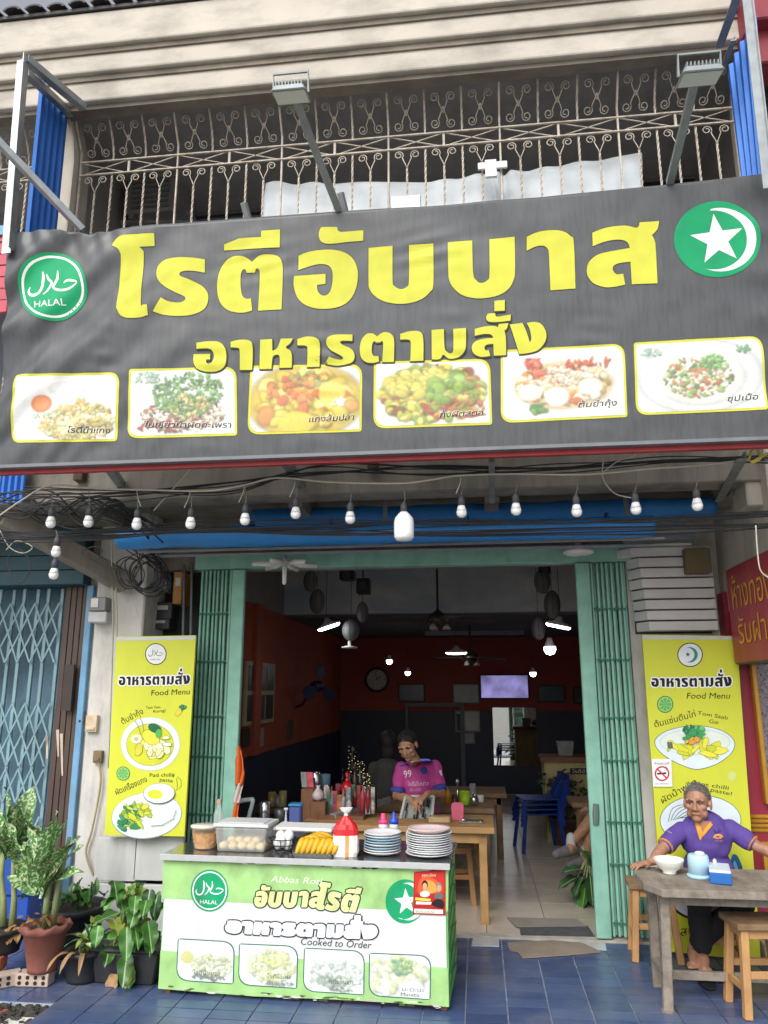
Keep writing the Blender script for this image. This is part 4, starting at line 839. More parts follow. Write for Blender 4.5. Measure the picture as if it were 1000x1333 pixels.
mb = MB(); mb.box((xr+.004, YN-.02, 0), (x2, YN+.1, b.z)); mb.build('post', M('sky_blue_paint', '#6b9cc0', .6, .15, 6, stain='#8a8f90', stamt=.5), nbl, bevel=.005)
mb = MB(); p = at(93, 865, Y=YN-.03); mb.box((p.x-.05, YN-.04, at(93, 925, Y=YN).z), (p.x+.03, YN-.021, p.z)); mb.build('latch', M('dark_latch', '#3a302c', .6), nbl)
def folding_gate(parent, X0, X1, n, Yg, z0, z1, mat, lat_rows, slat_w=.02, open_=True, lname='lattice_bar'):
    W = (X1-X0)/(n-1)
    for k in range(n):
        x = X0+k*W; yy = Yg+(.012 if k % 2 else -.012); mb = MB(); mb.box((x-slat_w/2, yy-.012, z0), (x+slat_w/2, yy+.012, z1)); mb.build('slat', mat, parent, bevel=.003)
    for r0, r1 in lat_rows:
        for k in range(n-1):
            xa, xb = X0+k*W, X0+(k+1)*W
            for za, zb_ in ((r0, r1), (r1, r0)): mb = MB(); mb.bar((xa, Yg-.03, za), (xb, Yg-.028, zb_), .014, .005, (0, 1, 0)); mb.build(lname, mat, parent)
gt = thing('lattice_gate', 'closed teal folding lattice gate of the neighbouring shop at left', 'gate', (xl-.6, YN, 0))
zt = b.z-.02; rows = [(zt-.36, zt-.12), (zt-.6, zt-.36), (1.36, 1.6), (1.12, 1.36), (.25, .5), (.5, .75), (.85, 1.1)]
folding_gate(gt, xl-1.2, xl-.03, 12, YN+.02, .02, zt, teal_paint, rows, .028)
rows2 = None
# ================================================================== shop's own folding gates
def bunched_gate(label, xa, xb, post_side, n, spread):
    t = thing('folding_gate', label, 'gate', ((xa+xb)/2, YD, 0)); z0, z1 = .02, ZH0-.01
    pw = .105; px0, px1 = (xb-pw, xb) if post_side > 0 else (xa, xa+pw)
    mb = MB(); mb.box((px0, YD-.05, z0), (px1, YD, z1)); mb.build('gate_post', green_paint, t, bevel=.006)
    s0, s1 = (xa, xb-pw-.02) if post_side > 0 else (xa+pw+.02, xb)
    for k in range(n):
        x = s0+(s1-s0)*k/(n-1); yy = YD+.01+(.02 if k % 2 else -.02)+rnd.uniform(-.004, .004); lean = rnd.uniform(-.004, .004); mb = MB()
        mb.bar((x, yy, z0+.01), (x+lean, yy, z1), .0165, .03, (0, 1, 0)); mb.build('slat', green_paint, t, bevel=.002)
    W = (s1-s0)/(n-1); zr_ = [.12, .5, .78, 1.2, 1.5, 1.92, 2.3]
    for z in zr_:
        if z > z1-.05: continue
        mb = MB()
        for k in range(n-1):
            h = .012+spread*W; xa_, xb_ = s0+k*W, s0+(k+1)*W; mb.bar((xa_, YD-.028, z+(h if k % 2 else -h)), (xb_, YD-.026, z+(-h if k % 2 else h)), .008, .004, (0, 1, 0)); mb.lathe([(.007, 0), (.001, .006)], (xa_, YD-.03, z), 6, (0, -1, 0))
        mb.build('hinge_row', M('dark_green_paint', '#3f7d6a', .55), t)
    mb = MB()
    for k in range(n-1):
        for j in range(len(zr_)-1):
            h = (zr_[j+1]-zr_[j])*.5; xm = s0+(k+.5)*W; mb.bar((s0+k*W, YD+.03, zr_[j]+h), (s0+(k+1)*W, YD+.032, zr_[j]+h*(.2 if k % 2 else 1.8)), .01, .004, (0, 1, 0))
    o = mb.build('back_lattice', M('dark_green_paint', '#3f7d6a', .55), t); o['kind'] = 'stuff'
    return t
gl = bunched_gate('sea-green folding gate bunched at the left of the opening', DL+.02, at(319, 800, Y=YD).x, 1, 15, .15)
gr = bunched_gate('sea-green folding gate bunched at the right of the opening', at(762, 980, Y=YD).x, DR+.02, -1, 14, .35)
p = at(776, 1060, Y=YD-.06); mb = MB(); mb.lathe([(.02, -.07), (.024, 0), (.02, .07)], p, 8, (.05, 0, 1), 1, .5); mb.build('handle', M('dull_handle', '#5c6f6a', .5), gr)
# rubbish-dark backing behind left gate
# ================================================================== meter recess contents
dk = [M('dark_box_plastic', '#33363c', .5), M('grey_box_plastic', '#8a8d90', .5), M('orange_ruler', '#a8783a', .6), M('steel_conduit', '#6e747a', .4, metal=.5)]
for px, py, w_, h_, m, Yq, lab, nm in ((209, 762, 14, 16, 1, 6.12, 'small grey meter box high in the dark recess, right one', 'meter_box'), (196, 762, 11, 15, 1, 6.12, 'small pale meter box high in the dark recess, left one', 'meter_box'), (231, 765, 9, 42, 2, 6.1, 'orange-brown wooden strip hung in the dark recess', 'wooden_strip'), (211, 795, 24, 22, 0, 6.15, 'dark breaker box in the middle of the recess', 'breaker_box'), (207, 812, 26, 14, 0, 6.14, 'dark breaker box low in the recess above the menu board', 'breaker_box')):
    a = at(px-w_/2, py-h_/2, Y=Yq); b = at(px+w_/2, py+h_/2, Y=Yq); t = thing(nm, lab, 'electrical box' if m != 2 else 'wood strip', ((a.x+b.x)/2, Yq, b.z))
    mb = MB(); mb.box((a.x, Yq, b.z), (b.x, 6.302, a.z)); mb.build('case', dk[m], t, bevel=.006)
    mb = MB(); mb.box((a.x+(b.x-a.x)*.25, Yq-.004, b.z+(a.z-b.z)*.55), (a.x+(b.x-a.x)*.8, Yq-.001, b.z+(a.z-b.z)*.8)); mb.build('label_plate', M('pale_label', '#b9bab6', .5), t)
for px, lab in ((186, 'leftmost'), (240, 'middle'), (250, 'rightmost')):
    mb = MB(); mb.tube([at(px, 735, Y=6.1), at(px-3, 900, Y=6.1)], .012, 8); tag(mb.build('conduit_pipe', dk[3]), 'vertical steel conduit in the dark recess, %s one' % lab, 'pipe')
t = thing('electricity_meter', 'grey electricity meter with white cover on the left pillar', 'meter', at(130, 812, Y=5.89))
a, b = at(119, 778, Y=5.84), at(140, 796, Y=5.84); mb = MB(); mb.box((a.x, 5.8, b.z), (b.x, 5.9, a.z)); mb.build('window_box', dk[1], t, bevel=.008)
mb = MB(); mb.box((a.x+.025, 5.793, b.z+.03), (a.x+.085, 5.798, a.z-.012)); mb.build('dial', M('meter_face', '#dcdcd6', .4), t)
a, b = at(118, 796, Y=5.82), at(141, 811, Y=5.82); mb = MB(); mb.box((a.x, 5.78, b.z), (b.x, 5.9, a.z-.005)); mb.build('cover', M('meter_cover', '#c6c6c2', .5), t, bevel=.014, seg=2)
for px, py, w_, h_, m, lab in ((120, 942, 13, 22, 'cream_switch', 'cream switch box with metal clips halfway up the left pillar'), (128, 985, 10, 16, 'rusty_plate', 'small rusted outlet plate low on the left pillar'), (100, 935, 6, 18, 'dark_plate', 'narrow dark plate on the concrete pilaster at left')):
    a = at(px-w_/2, py-h_/2, Y=5.88); b = at(px+w_/2, py+h_/2, Y=5.88); mb = MB(); yb_ = 5.9 if px > 110 else 5.98; mb.box((a.x, yb_-.04, b.z), (b.x, yb_-.001, a.z)); mb.box((a.x+.012, yb_-.05, b.z+.015), (b.x-.012, yb_-.041, b.z+.04))
    tag(mb.build('switch_box', M(m, {'cream_switch': '#c9b79c', 'rusty_plate': '#7c6a4c', 'dark_plate': '#6a645c'}[m], .6, .15, 20), bevel=.004), lab, 'switch box')
cab([(128, 990, 5.87), (131, 1020, 5.87), (120, 1080, 5.87), (112, 1110, 5.87), (122, 1140, 5.87)], .008, M('ochre_wire', '#a89a6a', .7), 'hanging_wire', 'ochre wire hanging from the rusted outlet plate')
# cement board under the left menu board
t = thing('cement_board', 'pale grey cement boards leaning below the left menu board', 'board', (at(180, 1200, Y=5.7).x, 5.72, 0))
for (xa, ya), (xb, yb) in (((126, 1090), (176, 1148)), ((177, 1088), (237, 1148)), ((125, 1150), (237, 1243))):
    a = at(xa, ya, Y=5.74); b = at(xb, yb, Y=5.74); mb = MB(); mb.box((a.x, 5.74, max(b.z, .005)), (b.x-.004, 5.78, a.z)); mb.build('panel', M('pale_cement_board', '#cbccca', .8, .1, 3, .1, stain='#8f918f', stamt=.5), t, bevel=.004)
# ================================================================== menu boards
def board(name, label, q, Yt, Yb, thick=.025):            # q: TL TR BR BL pixels; leans from Yb at the foot to Yt at the top
    TL, TR, BR, BL = at(*q[0], Y=Yt), at(*q[1], Y=Yt), at(*q[2], Y=Yb), at(*q[3], Y=Yb)
    pl = Plane(BL, BR-BL, TL-BL)
    if pl.n.y > 0: pl.n = -pl.n
    t = thing(name, label, 'menu board', (BL+BR)/2)
    mb = MB(); n = pl.n*-thick; mb.add([BL, BR, TR, TL, BL+n, BR+n, TR+n, TL+n], [(0,1,2,3),(7,6,5,4),(0,4,5,1),(1,5,6,2),(2,6,7,3),(3,7,4,0)]); mb.build('panel', M('yellow_board_print', '#d0d636', .5, .03, 3, stain='#b9bf3c', stamt=.25), t)
    return t, pl
def remap(polys, src, dst):                                # src rect (x0,y0,x1,y1,slope) -> dst quad TL TR BR BL
    x0, y0, x1, y1, sl = src; out = []
    for p in polys:
        o = []
        for x, y in p:
            u = (x-x0)/(x1-x0); v = (y-(y0+sl*(x-x0)))/(y1-y0); a = Vector(dst[0]).lerp(Vector(dst[1]), u); b = Vector(dst[3]).lerp(Vector(dst[2]), u); o.append(tuple(a.lerp(b, v)))
        out.append(o)
    return out
COOK_SRC = (252, 412, 712, 488, -.06)
INK = '#16181a'; LB = '#dfe7ec'
def cartoon(cv, seed, cx, cy, rx, ry, cols, n, sz, l, asp=(.35, .8), outline=True):
    rg = random.Random(seed)
    for k in range(n):
        a = rg.uniform(0, 6.28); d = math.sqrt(rg.random()); x, y = cx+rx*d*math.cos(a), cy+ry*d*math.sin(a); s = sz*rg.uniform(.6, 1.3); po = ellipse(x, y, s, s*rg.uniform(*asp), 9, rg.uniform(0, 3.14), .2, rg)
        if outline: cv.poly(grow(po, .35), '#2c4a3a', l+2*(k % 7))
        cv.poly(po, rg.choice(cols), l+2*(k % 7)+1)
def lime(cv, x, y, r, l):
    cv.poly(ellipse(x, y, r, r*1.05, 24), '#2c7a45', l); cv.poly(ellipse(x, y, r*.88, r*.93, 24), '#9fce7a', l+1)
    for k in range(8): a = k*math.pi/4; cv.poly([(x, y), (x+r*.75*math.cos(a-.3), y+r*.8*math.sin(a-.3)), (x+r*.75*math.cos(a+.3), y+r*.8*math.sin(a+.3))], '#5fae5a', l+2)
tl, pl = board('menu_board', 'tall yellow menu board with prawn soup and fried egg plate, left of the opening', [(152, 829), (255, 827), (240, 1089), (136, 1087)], 5.72, 5.66)
cv = Canvas(pl, .0015, .0003)
cv.poly([(152, 830), (254.5, 828), (254, 832.5), (151.6, 834.5)], '#cfd2cf', 0)
halal(cv, 203, 851.5, 14, 14.2, 0, True, 1)
dst = [(155.5, 871), (248.5, 869), (247.5, 891), (154.5, 893)]
for p in remap(COOK, COOK_SRC, dst): cv.outline(p, 1.5, '#eef0ec', 2); cv.poly(p, INK, 3)
cv.text('Food Menu', 197, 905.5, 7.5, INK, 2, -2, 50, .12)
cv.text('ต้มยำกุ้ง', 160, 943, 7.5, INK, 2, -28, 31); cv.text('Tom Yum', 190, 923, 3.6, INK, 2, -3, 19); cv.text('Kung!', 200, 928, 3.6, INK, 2, -6, 16)
cv.poly(ellipse(233, 927, 7, 4, 12, -.9), '#c9b83a', 2); cv.poly(ellipse(233, 927, 6, 3.2, 12, -.9), '#dcd04a', 3); cartoon(cv, 4, 238, 920, 5, 3, ['#3fa06a', '#2c8a5a'], 6, 3, 4)
cv.poly(ellipse(196, 968.5, 38.6, 35, 44), '#cfd8dc', 2); cv.poly(ellipse(196, 968.5, 37.6, 34, 44), LB, 3); cv.poly(ellipse(195.5, 969.5, 31, 27.5, 40), '#2f3a2a', 4); cv.poly(ellipse(195.5, 969.5, 30.6, 27.1, 40), '#d0d634', 5)
cartoon(cv, 6, 197, 972, 20, 15, ['#e6e06a', '#dfe39a', '#f0eeb8', '#d9cf50'], 16, 7, 6, (.5, .8)); cv.poly(ellipse(178, 962, 7, 6, 16), '#e9ead0', 21); cv.poly(ellipse(178, 962, 3, 2.6, 12), '#b9bd8a', 22)
cv.poly(ellipse(197, 960, 13, 9, 18, .6), '#2f3a2a', 21); cv.poly(ellipse(197, 960, 12.5, 8.5, 18, .6), '#e8dd4a', 22); cv.poly(ellipse(202, 948, 9, 6, 16, .4), '#1f6b45', 23); cv.poly(ellipse(207, 955, 4, 6, 16, .2), '#58b55a', 24)
for q in ([(184, 956), (180, 944), (176, 938)], [(188, 953), (186, 941), (183, 935)]): cv.line(q, .7, '#8a8a5a', 24)
cartoon(cv, 8, 205, 978, 10, 6, ['#f0eec8', '#e9e7a8'], 7, 5, 25, (.6, .9)); cartoon(cv, 9, 216, 966, 5, 6, ['#f4f2d8'], 4, 5, 30, (.4, .6))
lime(cv, 160.5, 1007, 8.8, 2)
cv.text('ผัดเครื่องแกง', 152, 1035, 7.5, INK, 2, -24, 44); cv.text('Pad chilli', 195, 1011.5, 5, INK, 2, -1, 30); cv.text('paste', 208, 1017, 5, INK, 2, 6, 17); cv.line([(227, 1007), (225.5, 1012)], 1, INK, 2)
cv.line([(231, 1011), (236, 1016), (236, 1024), (230, 1029), (231, 1022), (230, 1013)], .6, '#55602a', 2)
cv.poly(ellipse(191, 1062, 46, 30, 44, -.12), '#8fa0a4', 2); cv.poly(ellipse(191, 1061.5, 45.2, 29.2, 44, -.12), '#dfe8ec', 3)
cartoon(cv, 12, 176, 1060, 18, 16, ['#c9d43a', '#a9c43a', '#e0da4a', '#8fb53a', '#3f8f4a'], 44, 6, 4, (.3, .6)); cartoon(cv, 13, 162, 1072, 6, 9, ['#2f8a55', '#3fa06a'], 9, 4, 18, (.4, .7))
cv.poly(ellipse(208, 1033, 20.5, 13.5, 36, -.05), '#4a564a', 34); cv.poly(ellipse(208, 1032.6, 20, 12.8, 36, -.05), '#e6edf0', 35); cv.poly(ellipse(203, 1034, 10, 6, 24, .1), '#d3d83a', 36)
cv.line([(197, 1075), (212, 1074), (226, 1066), (230, 1055)], .8, '#6b7a6a', 36)
cv.build('menu_print', print_m, tl)
tr_, pr = board('menu_board', 'tall yellow menu board with soup bowls behind the seated man', [(836, 826), (959, 828), (991, 1252), (866, 1238)], 5.82, 5.74)
cv = Canvas(pr, .0015, .0003)
cv.poly([(836, 827), (960, 829), (960.3, 833), (836.3, 832)], '#c9ccc8', 0)
cv.poly(ellipse(898.5, 852.5, 16.6, 15.9, 36), INK, 1); cv.poly(ellipse(898.5, 852.5, 15.4, 14.7, 36), LB, 2); cv.poly(crescent(898, 852.5, 10.4, 10, 894.5, 852.5, .92, -115, 115), '#2a8f78', 3); cv.poly(star(895.5, 852, 3.6, 3.6), '#1f6b5c', 3)
dst = [(847.5, 873), (952.5, 870), (953, 894), (848, 895)]
for p in remap(COOK, COOK_SRC, dst): cv.outline(p, 1.5, '#eef0ec', 2); cv.poly(p, INK, 3)
cv.text('Food Menu', 894, 909.5, 8, INK, 2, 0, 56, .12)
lime(cv, 866, 917, 10.6, 2)
cv.text('ต้มแซ่บตีนไก่', 853, 947, 8, INK, 2, -15, 55); cv.text('Tom Saab', 908, 930, 5, INK, 2, 10, 40); cv.text('Gai', 923, 941, 5, INK, 2, 8, 12)
bw_ = [(852, 967), (858, 957), (875, 949), (905, 944), (935, 949), (951, 958), (957, 968), (952, 981), (935, 994), (915, 1001), (900, 1001), (878, 992), (860, 980)]
cv.poly(curve(bw_, 5), '#39443c', 2); cv.poly(curve([(905+(x-905)*.985, 971+(y-971)*.975) for x, y in bw_], 5), '#d9e6ee', 3)
cv.poly(ellipse(905, 966, 46, 17, 40), '#c3d4dc', 4); cv.poly(ellipse(905, 966, 44.5, 16, 40), '#dce8dd', 5)
cartoon(cv, 21, 905, 975, 36, 9, ['#d9da3a', '#e6e14a', '#c9cf3a'], 20, 9, 6, (.3, .55)); cartoon(cv, 22, 905, 952, 16, 7, ['#2f8a55', '#3f9f5f', '#1f6f45', '#6fbf6a'], 46, 4, 22, (.3, .7), False); cartoon(cv, 23, 900, 962, 8, 5, ['#e8a03a', '#d9c93a', '#3f9f5f'], 10, 4, 34)
cv.poly([(868, 966), (875, 966), (876, 974), (869, 974)], '#5f6b62', 30)
cv.text('ผัดน้ำพริก', 863, 1046, 8, INK, 2, -30, 52); cv.text('Hot chilli', 903, 1021, 5, INK, 2, 9, 46); cv.text('paste!', 925, 1030, 5, INK, 2, 12, 28)
cv.poly(ellipse(953, 1010, 5.2, 6.5, 18), '#cfd88a', 2)
cv.poly(ellipse(912, 1068, 53, 33, 44), '#47524a', 2); cv.poly(ellipse(912, 1068, 52.2, 32.2, 44), '#d9e6ee', 3)
for k in range(7): cv.line(open_curve([(870+k*3, 1070-k), (876+k*5, 1052+k*2), (895+k*4, 1048+k), (905, 1060+k)], 4), .8, '#35573f', 4)
cv.poly(curve([(952, 1130), (953, 1114), (959, 1113), (964, 1122), (966, 1132)]), '#1d5f86', 4); cv.poly(curve([(954, 1132), (956, 1120), (961, 1132)]), '#6fb3cf', 5)
cv.poly(ellipse(915, 1165, 46, 34, 40), '#20242a', 2); cv.poly(ellipse(915, 1165, 43, 31, 40), '#d9e6ee', 3); cv.poly(ellipse(908, 1164, 26, 14, 28), '#d3d83a', 4)
cv.text('สบ', 886, 1218, 12, INK, 2, 0, 18)
cv.build('menu_print', print_m, tr_)
# no-smoking notice stuck on the board
t = thing('no_smoking_notice', 'small white no-smoking notice stuck on the right menu board', 'notice', at(861, 1024, Y=5.79)); cv = Canvas(pr, .012, .0006)
cv.poly([(848, 988), (873.5, 988), (875, 1024), (850, 1024)], '#e9ebec', 0); cv.poly(ellipse(861.5, 1007, 9.6, 9.8, 32), '#c2203a', 1); cv.poly(ellipse(861.5, 1007, 7.6, 7.8, 32), '#eceeee', 2)
cv.poly([(855, 1006), (867, 1005.2), (867, 1007.6), (855, 1008.4)], '#1c1c1e', 3); cv.line([(866, 1003), (868, 1000), (866, 998)], .8, '#3a3a3c', 3); cv.line([(855.5, 1001), (867.5, 1013)], 1.9, '#c2203a', 4)
cv.text('ห้ามสูบบุหรี่', 852, 995, 2.6, '#33496a', 2, 0, 19); cv.text('NO SMOKING', 853, 1021, 1.8, '#5a78a8', 2, 0, 18); cv.build('notice_print', print_m, t)
# ================================================================== right side: white planks, speaker, red wall, granite, hanging sign
pk = thing('plank_cladding', 'white horizontal plank cladding above the right menu board', 'cladding', (1.45, 5.95, 2.1))
wp = M('white_plank_paint', '#cfcfce', .5, .04, 4, stain='#9b9a98', stamt=.25, stscale=(2, 2, 9))
zt_, zb_ = at(870, 712, Y=5.9).z, at(870, 823, Y=5.9).z; xr_ = at(930, 760, Y=5.9).x
for k in range(8):
    z1 = zt_-(zt_-zb_)*k/8; z0 = zt_-(zt_-zb_)*(k+1)/8+.012; xa = at(806 if k == 0 else 820+k*1.2, 760, Y=5.9).x; xm = xa+(.07 if k else .1)
    mb = MB(); mb.add([(xa, 6.04, z0), (xm, 5.9, z0), (xr_, 5.9, z0), (xr_, 6.05, z0), (xa, 6.04, z1), (xm, 5.9, z1), (xr_, 5.9, z1), (xr_, 6.05, z1)], [(3,2,1,0),(4,5,6,7),(0,1,5,4),(1,2,6,5),(2,3,7,6),(3,0,4,7)])
    mb.build('plank', wp, pk, bevel=.003)
mb = MB(); mb.box((xa, 6.03, zb_), (xr_-.01, 6.06, zt_)); mb.build('backing', M('dark_gap', '#303134', .8), pk)
a, b = at(889, 715, Y=5.86), at(925, 747, Y=5.86); mb = MB(); mb.box((a.x, 5.8, b.z), (b.x, 5.895, a.z)); sp = mb.build('wall_speaker', M('olive_speaker_cloth', '#6d6147', .8, .1, 60, .2), bevel=.01, seg=2); tag(sp, 'square olive-brown speaker box on the white planks', 'speaker')
fin = MB(); fin.box((1.83, 4.9, 2.25), (1.98, 6.4, 3.4)); fin.build('party_wall', conc, house, bevel=.01)
a = at(945, 640, Y=5.1); fin = MB(); fin.box((a.x+.1, 5.02, a.z-.12), (a.x+.9, 5.3, a.z+.15)); fin.build('beam_stub', conc, house, bevel=.01)
rw = thing('gold_shop_wall', 'red shopfront wall with gold trim and granite panel at the right edge', 'wall', (2.3, 5.75, 0))
redp = M('deep_red_paint', '#93243a', .4, .06, 3); gold = M('gold_paint', '#c9963a', .35, .1, 12, metal=.3)
granite = M('speckled_granite', '#7d747a', .35, .3, 60, speck=('#3d3840', 90, .56))
X0 = 1.80
mb = MB(); mb.box((X0, 5.9, .02), (4, 6.3, 2.4)); mb.build('red_panel', redp, rw)
def rp(px, py): return at(px, py, Y=5.87)
xg = rp(977, 870).x; mb = MB(); mb.box((xg+.03, 5.84, rp(985, 1040).z), (4, 5.899, 2.35)); mb.build('granite_panel', granite, rw)
mb = MB(); mb.box((xg, 5.835, rp(985, 1046).z), (xg+.03, 5.899, 2.3)); mb.build('gold_trim', gold, rw, bevel=.004); mb = MB(); mb.box((xg+.03, 5.835, rp(985, 1046).z), (4, 5.899, rp(985, 1040).z-.002)); mb.build('gold_trim', gold, rw, bevel=.004)
for k in range(4): z = rp(985, 1064+k*6).z; mb = MB(); mb.lathe([(.014, 0), (.014, 2.2)], (X0, 5.9, z), 8, (1, 0, 0)); mb.build('gold_moulding', gold, rw, smooth=True)
for xa in (rp(992, 1100).x,): mb = MB(); mb.box((xa, 5.86, .3), (xa+.03, 5.898, rp(992, 1096).z)); mb.box((xa+.031, 5.86, rp(992, 1102).z), (4, 5.898, rp(992, 1096).z)); mb.build('gold_trim', gold, rw)
mb = MB(); mb.box((X0-.02, 5.7, -.02), (4, 6.3, .1)); mb.build('plinth', conc, rw)
# red hanging light box, perpendicular to the front
XS = 1.80
A, B_, C_, D_ = at(945, 742, X=XS), at(949, 866, X=XS), at(1012, 850, X=XS), at(1012, 690, X=XS)
yf, yn = A.y, D_.y-.15
hsn = thing('hanging_sign', 'red hanging light-box sign with gold lettering at the right edge', 'sign', (XS, (yf+yn)/2, B_.z))
red_sign = M('red_sign_face', '#a0283a', .4, .06, 4, stain='#c06a4a', stamt=.25)
mb = MB(); mb.box((XS, yn, B_.z), (XS+.2, yf, A.z)); mb.build('box', M('dark_sign_case', '#3c3230', .5), hsn, bevel=.008)
mb = MB(); mb.box((XS-.006, yn+.02, B_.z+.01), (XS-.001, yf-.01, A.z-.01)); mb.build('face', red_sign, hsn)
sp_ = Plane((XS-.006, yf, B_.z), (0, -1, 0), (0, 0, 1)); sp_.n = Vector((-1, 0, 0)); hh = A.z-B_.z
cv = Canvas(sp_, .001, .0005)
def uvtext(cv, body, u, v, h, wd, c, l):
    T, x0_, x1_ = text_tris(body); k = h/.72; kx = wd/(x1_-x0_)
    for t_ in T:
        cv.t.append(([(u+(a_-x0_)*kx, v+b_*k) for a_, b_ in t_], hx(c), l)); cv.t.append(([(u+.006+(a_-x0_)*kx, v-.004+b_*k) for a_, b_ in t_], hx('#5a1a1e'), l-1))
uvtext(cv, 'ห้างทองเยาวราช', .1, hh*.56, .2, 1.5, '#d9a032', 2); uvtext(cv, 'รับฝากทองคำ', .16, hh*.2, .17, 1.4, '#d9a032', 2)
cv.build('lettering', print_m, hsn)
mb = MB(); mb.box((XS+.05, yf-.02, A.z-.03), (XS+.15, yf+.3, A.z+.06)); mb.box((XS+.05, yn+.6, A.z+.0), (XS+.3, yn+.7, A.z+.1)); mb.build('mounting_arm', M('black_iron', '#26262a', .5), hsn)
# lower-left blue sheet seen behind the cables
a, b = at(2, 612, Y=4.9), at(30, 655, Y=4.9); mb = MB(); mb.grid(24, 2, lambda u, v: Vector((a.x+(b.x-a.x)*u, 4.9+.012*math.sin(u*25), b.z+(a.z+.1-b.z)*v))); o = mb.build('blue_metal_sheet', blue_sheet, fix=False); tag(o, 'small dark blue metal sheet behind the cables at the left', 'metal sheet'); o.modifiers.new('t', 'SOLIDIFY').thickness = .003
# ================================================================== food stall
SL, SR = at(205, 1289, Z=.02), at(585, 1313, Z=.02)
sx = (SR-SL); sx.z = 0; SWD = sx.length; sx.normalize(); sy = Vector((-sx.y, sx.x, 0))      # sx along the front, sy towards the shop
stall = thing('food_stall', 'green and white printed roti stall with stainless steel top', 'stall', SL+sx*SWD/2+sy*.3)
ZC = at(210, 1113, Y=SL.y).z
def sp3(a, d, z): return Vector((SL.x, SL.y, 0))+sx*a+sy*d+Vector((0, 0, z))
def sbox(mb, a0, a1, d0, d1, z0, z1):
    return mb.add([sp3(a, d, z) for z in (z0, z1) for a, d in ((a0, d0), (a1, d0), (a1, d1), (a0, d1))], [(3,2,1,0),(4,5,6,7),(0,1,5,4),(1,2,6,5),(2,3,7,6),(3,0,4,7)])
DP = .62
wpan = M('white_stall_panel', '#dfe3e2', .45, .04, 4, stain='#a9ada9', stamt=.3)
mb = MB(); sbox(mb, .01, SWD-.01, 0, .012, .03, ZC-.012); mb.build('front_panel', wpan, stall)
mb = MB(); sbox(mb, SWD-.012, SWD, .013, DP-.03, .03, ZC-.012); mb.build('side_panel', M('green_side_panel', '#78c268', .5, .1, 6, stain='#4a7d46', stamt=.5), stall)
mb = MB(); sbox(mb, .0, .012, .013, DP-.03, .03, ZC-.012); mb.build('side_panel', MATS['green_side_panel'], stall)
ste = M('brushed_stainless', '#cfd3d4', .3, .06, 20, metal=.45)
mb = MB(); sbox(mb, -.02, SWD+.02, -.026, DP, ZC, ZC+.008); top = mb.build('counter_top', M('dark_reflective_steel', '#7d8184', .16, .08, 14, metal=.85), stall)
mb = MB(); sbox(mb, -.021, SWD+.021, -.035, -.027, ZC-.022, ZC+.012); mb.build('front_lip', ste, stall, bevel=.002)
mb = MB(); sbox(mb, .012, SWD-.012, .005, DP-.05, ZC-.03, ZC-.002); mb.build('black_tray', M('black_counter_edge', '#1d1e20', .3), stall)
for a in (.03, SWD-.05):
    for d in (.03, DP-.08): mb = MB(); sbox(mb, a, a+.035, d, d+.035, 0, .06 if d < .1 else ZC-.01); mb.build('leg', M('brown_wood_leg', '#7d5a3c', .7, .15, 10), stall)
mb = MB(); sbox(mb, SWD-.012-.0, SWD+.002+.0, DP-.028, DP-.02, .1, ZC-.02); mb.build('rear_post', M('pale_wood', '#b8925f', .6, .12, 12), stall)
# brace pattern on the side panel
mb = MB()
for k in range(6):
    z = .08+k*.11
    mb.bar(sp3(SWD+.004, .03, z), sp3(SWD+.004, DP-.06, z+.1), .012, .003, (1, 0, 0)); mb.bar(sp3(SWD+.006, .03, z+.1), sp3(SWD+.006, DP-.06, z), .012, .003, (1, 0, 0))
mb.build('side_print', M('dark_green_print', '#3f8a4a', .5), stall)
spn = Plane((SL.x, SL.y, 0), sx, (0, 0, 1))
if spn.n.y > 0: spn.n = -spn.n
LG = '#a3cf85'; DGR = '#2a6b5c'
cv = Canvas(spn, .001, .0003)
cv.poly([(213, 1116), (330, 1119), (460, 1123), (584, 1130), (583.5, 1187), (501, 1184), (328, 1176), (211, 1169.5)], LG, 0)
cv.poly([(209, 1237.5), (330, 1245), (480, 1253), (583.5, 1260), (584.5, 1311), (480, 1303), (330, 1297), (206, 1287)], LG, 0)
halal(cv, 273, 1159.4, 24.6, 27.4, .04, False, 1)
cv.poly(ellipse(527.5, 1173.5, 25.6, 28.8, 44), GRN, 1); cv.poly(crescent(532, 1173.5, 21, 24.5, 526, 1173.5, .95, -100, 118), '#eef2f0', 2); cv.poly(star(529, 1174, 16, 18, R(-4)), '#eef2f0', 3)
ab = remap(ABBAS, (382, 300, 862, 412, -.075), [(335, 1153), (425, 1154), (420, 1183), (330, 1182)]); ro = remap(ROTI, (145, 300, 372, 415, -.075), [(417, 1146), (474, 1152), (464, 1186), (410, 1183)])
for p in ab+ro: cv.outline(p, 2.2, '#2c3a30', 5); cv.outline(p, .6, '#dfe7a0', 6)
ck = remap(COOK, COOK_SRC, [(298, 1188), (492, 1192), (490, 1222), (294, 1214)])
for p in ck: cv.outline(p, 3.3, '#1c2226', 7)
for p in ck: cv.outline(p, 1.7, '#e6ecef', 8)
cv.text('Abbas Roti', 352, 1148, 8.5, '#eef4e2', 6, 3, 66, .3)
cv.text('Cooked to Order', 391, 1229.5, 9.5, '#3a4146', 9, 3.2, 92, .15)
def zA(x, y): return (200+x/5, 1110+y/5)
def zB(x, y): return (390+x*.21, 1110+y*.21)
SQ = [[zA(158, 557), zA(530, 578), zA(522, 857), zA(146, 832)], [zA(557, 590), zA(943, 606), zA(935, 886), zA(550, 862)], [zB(28, 588), zB(405, 608), zB(402, 884), zB(20, 860)], [zB(432, 620), zB(818, 636), zB(812, 914), zB(428, 888)]]
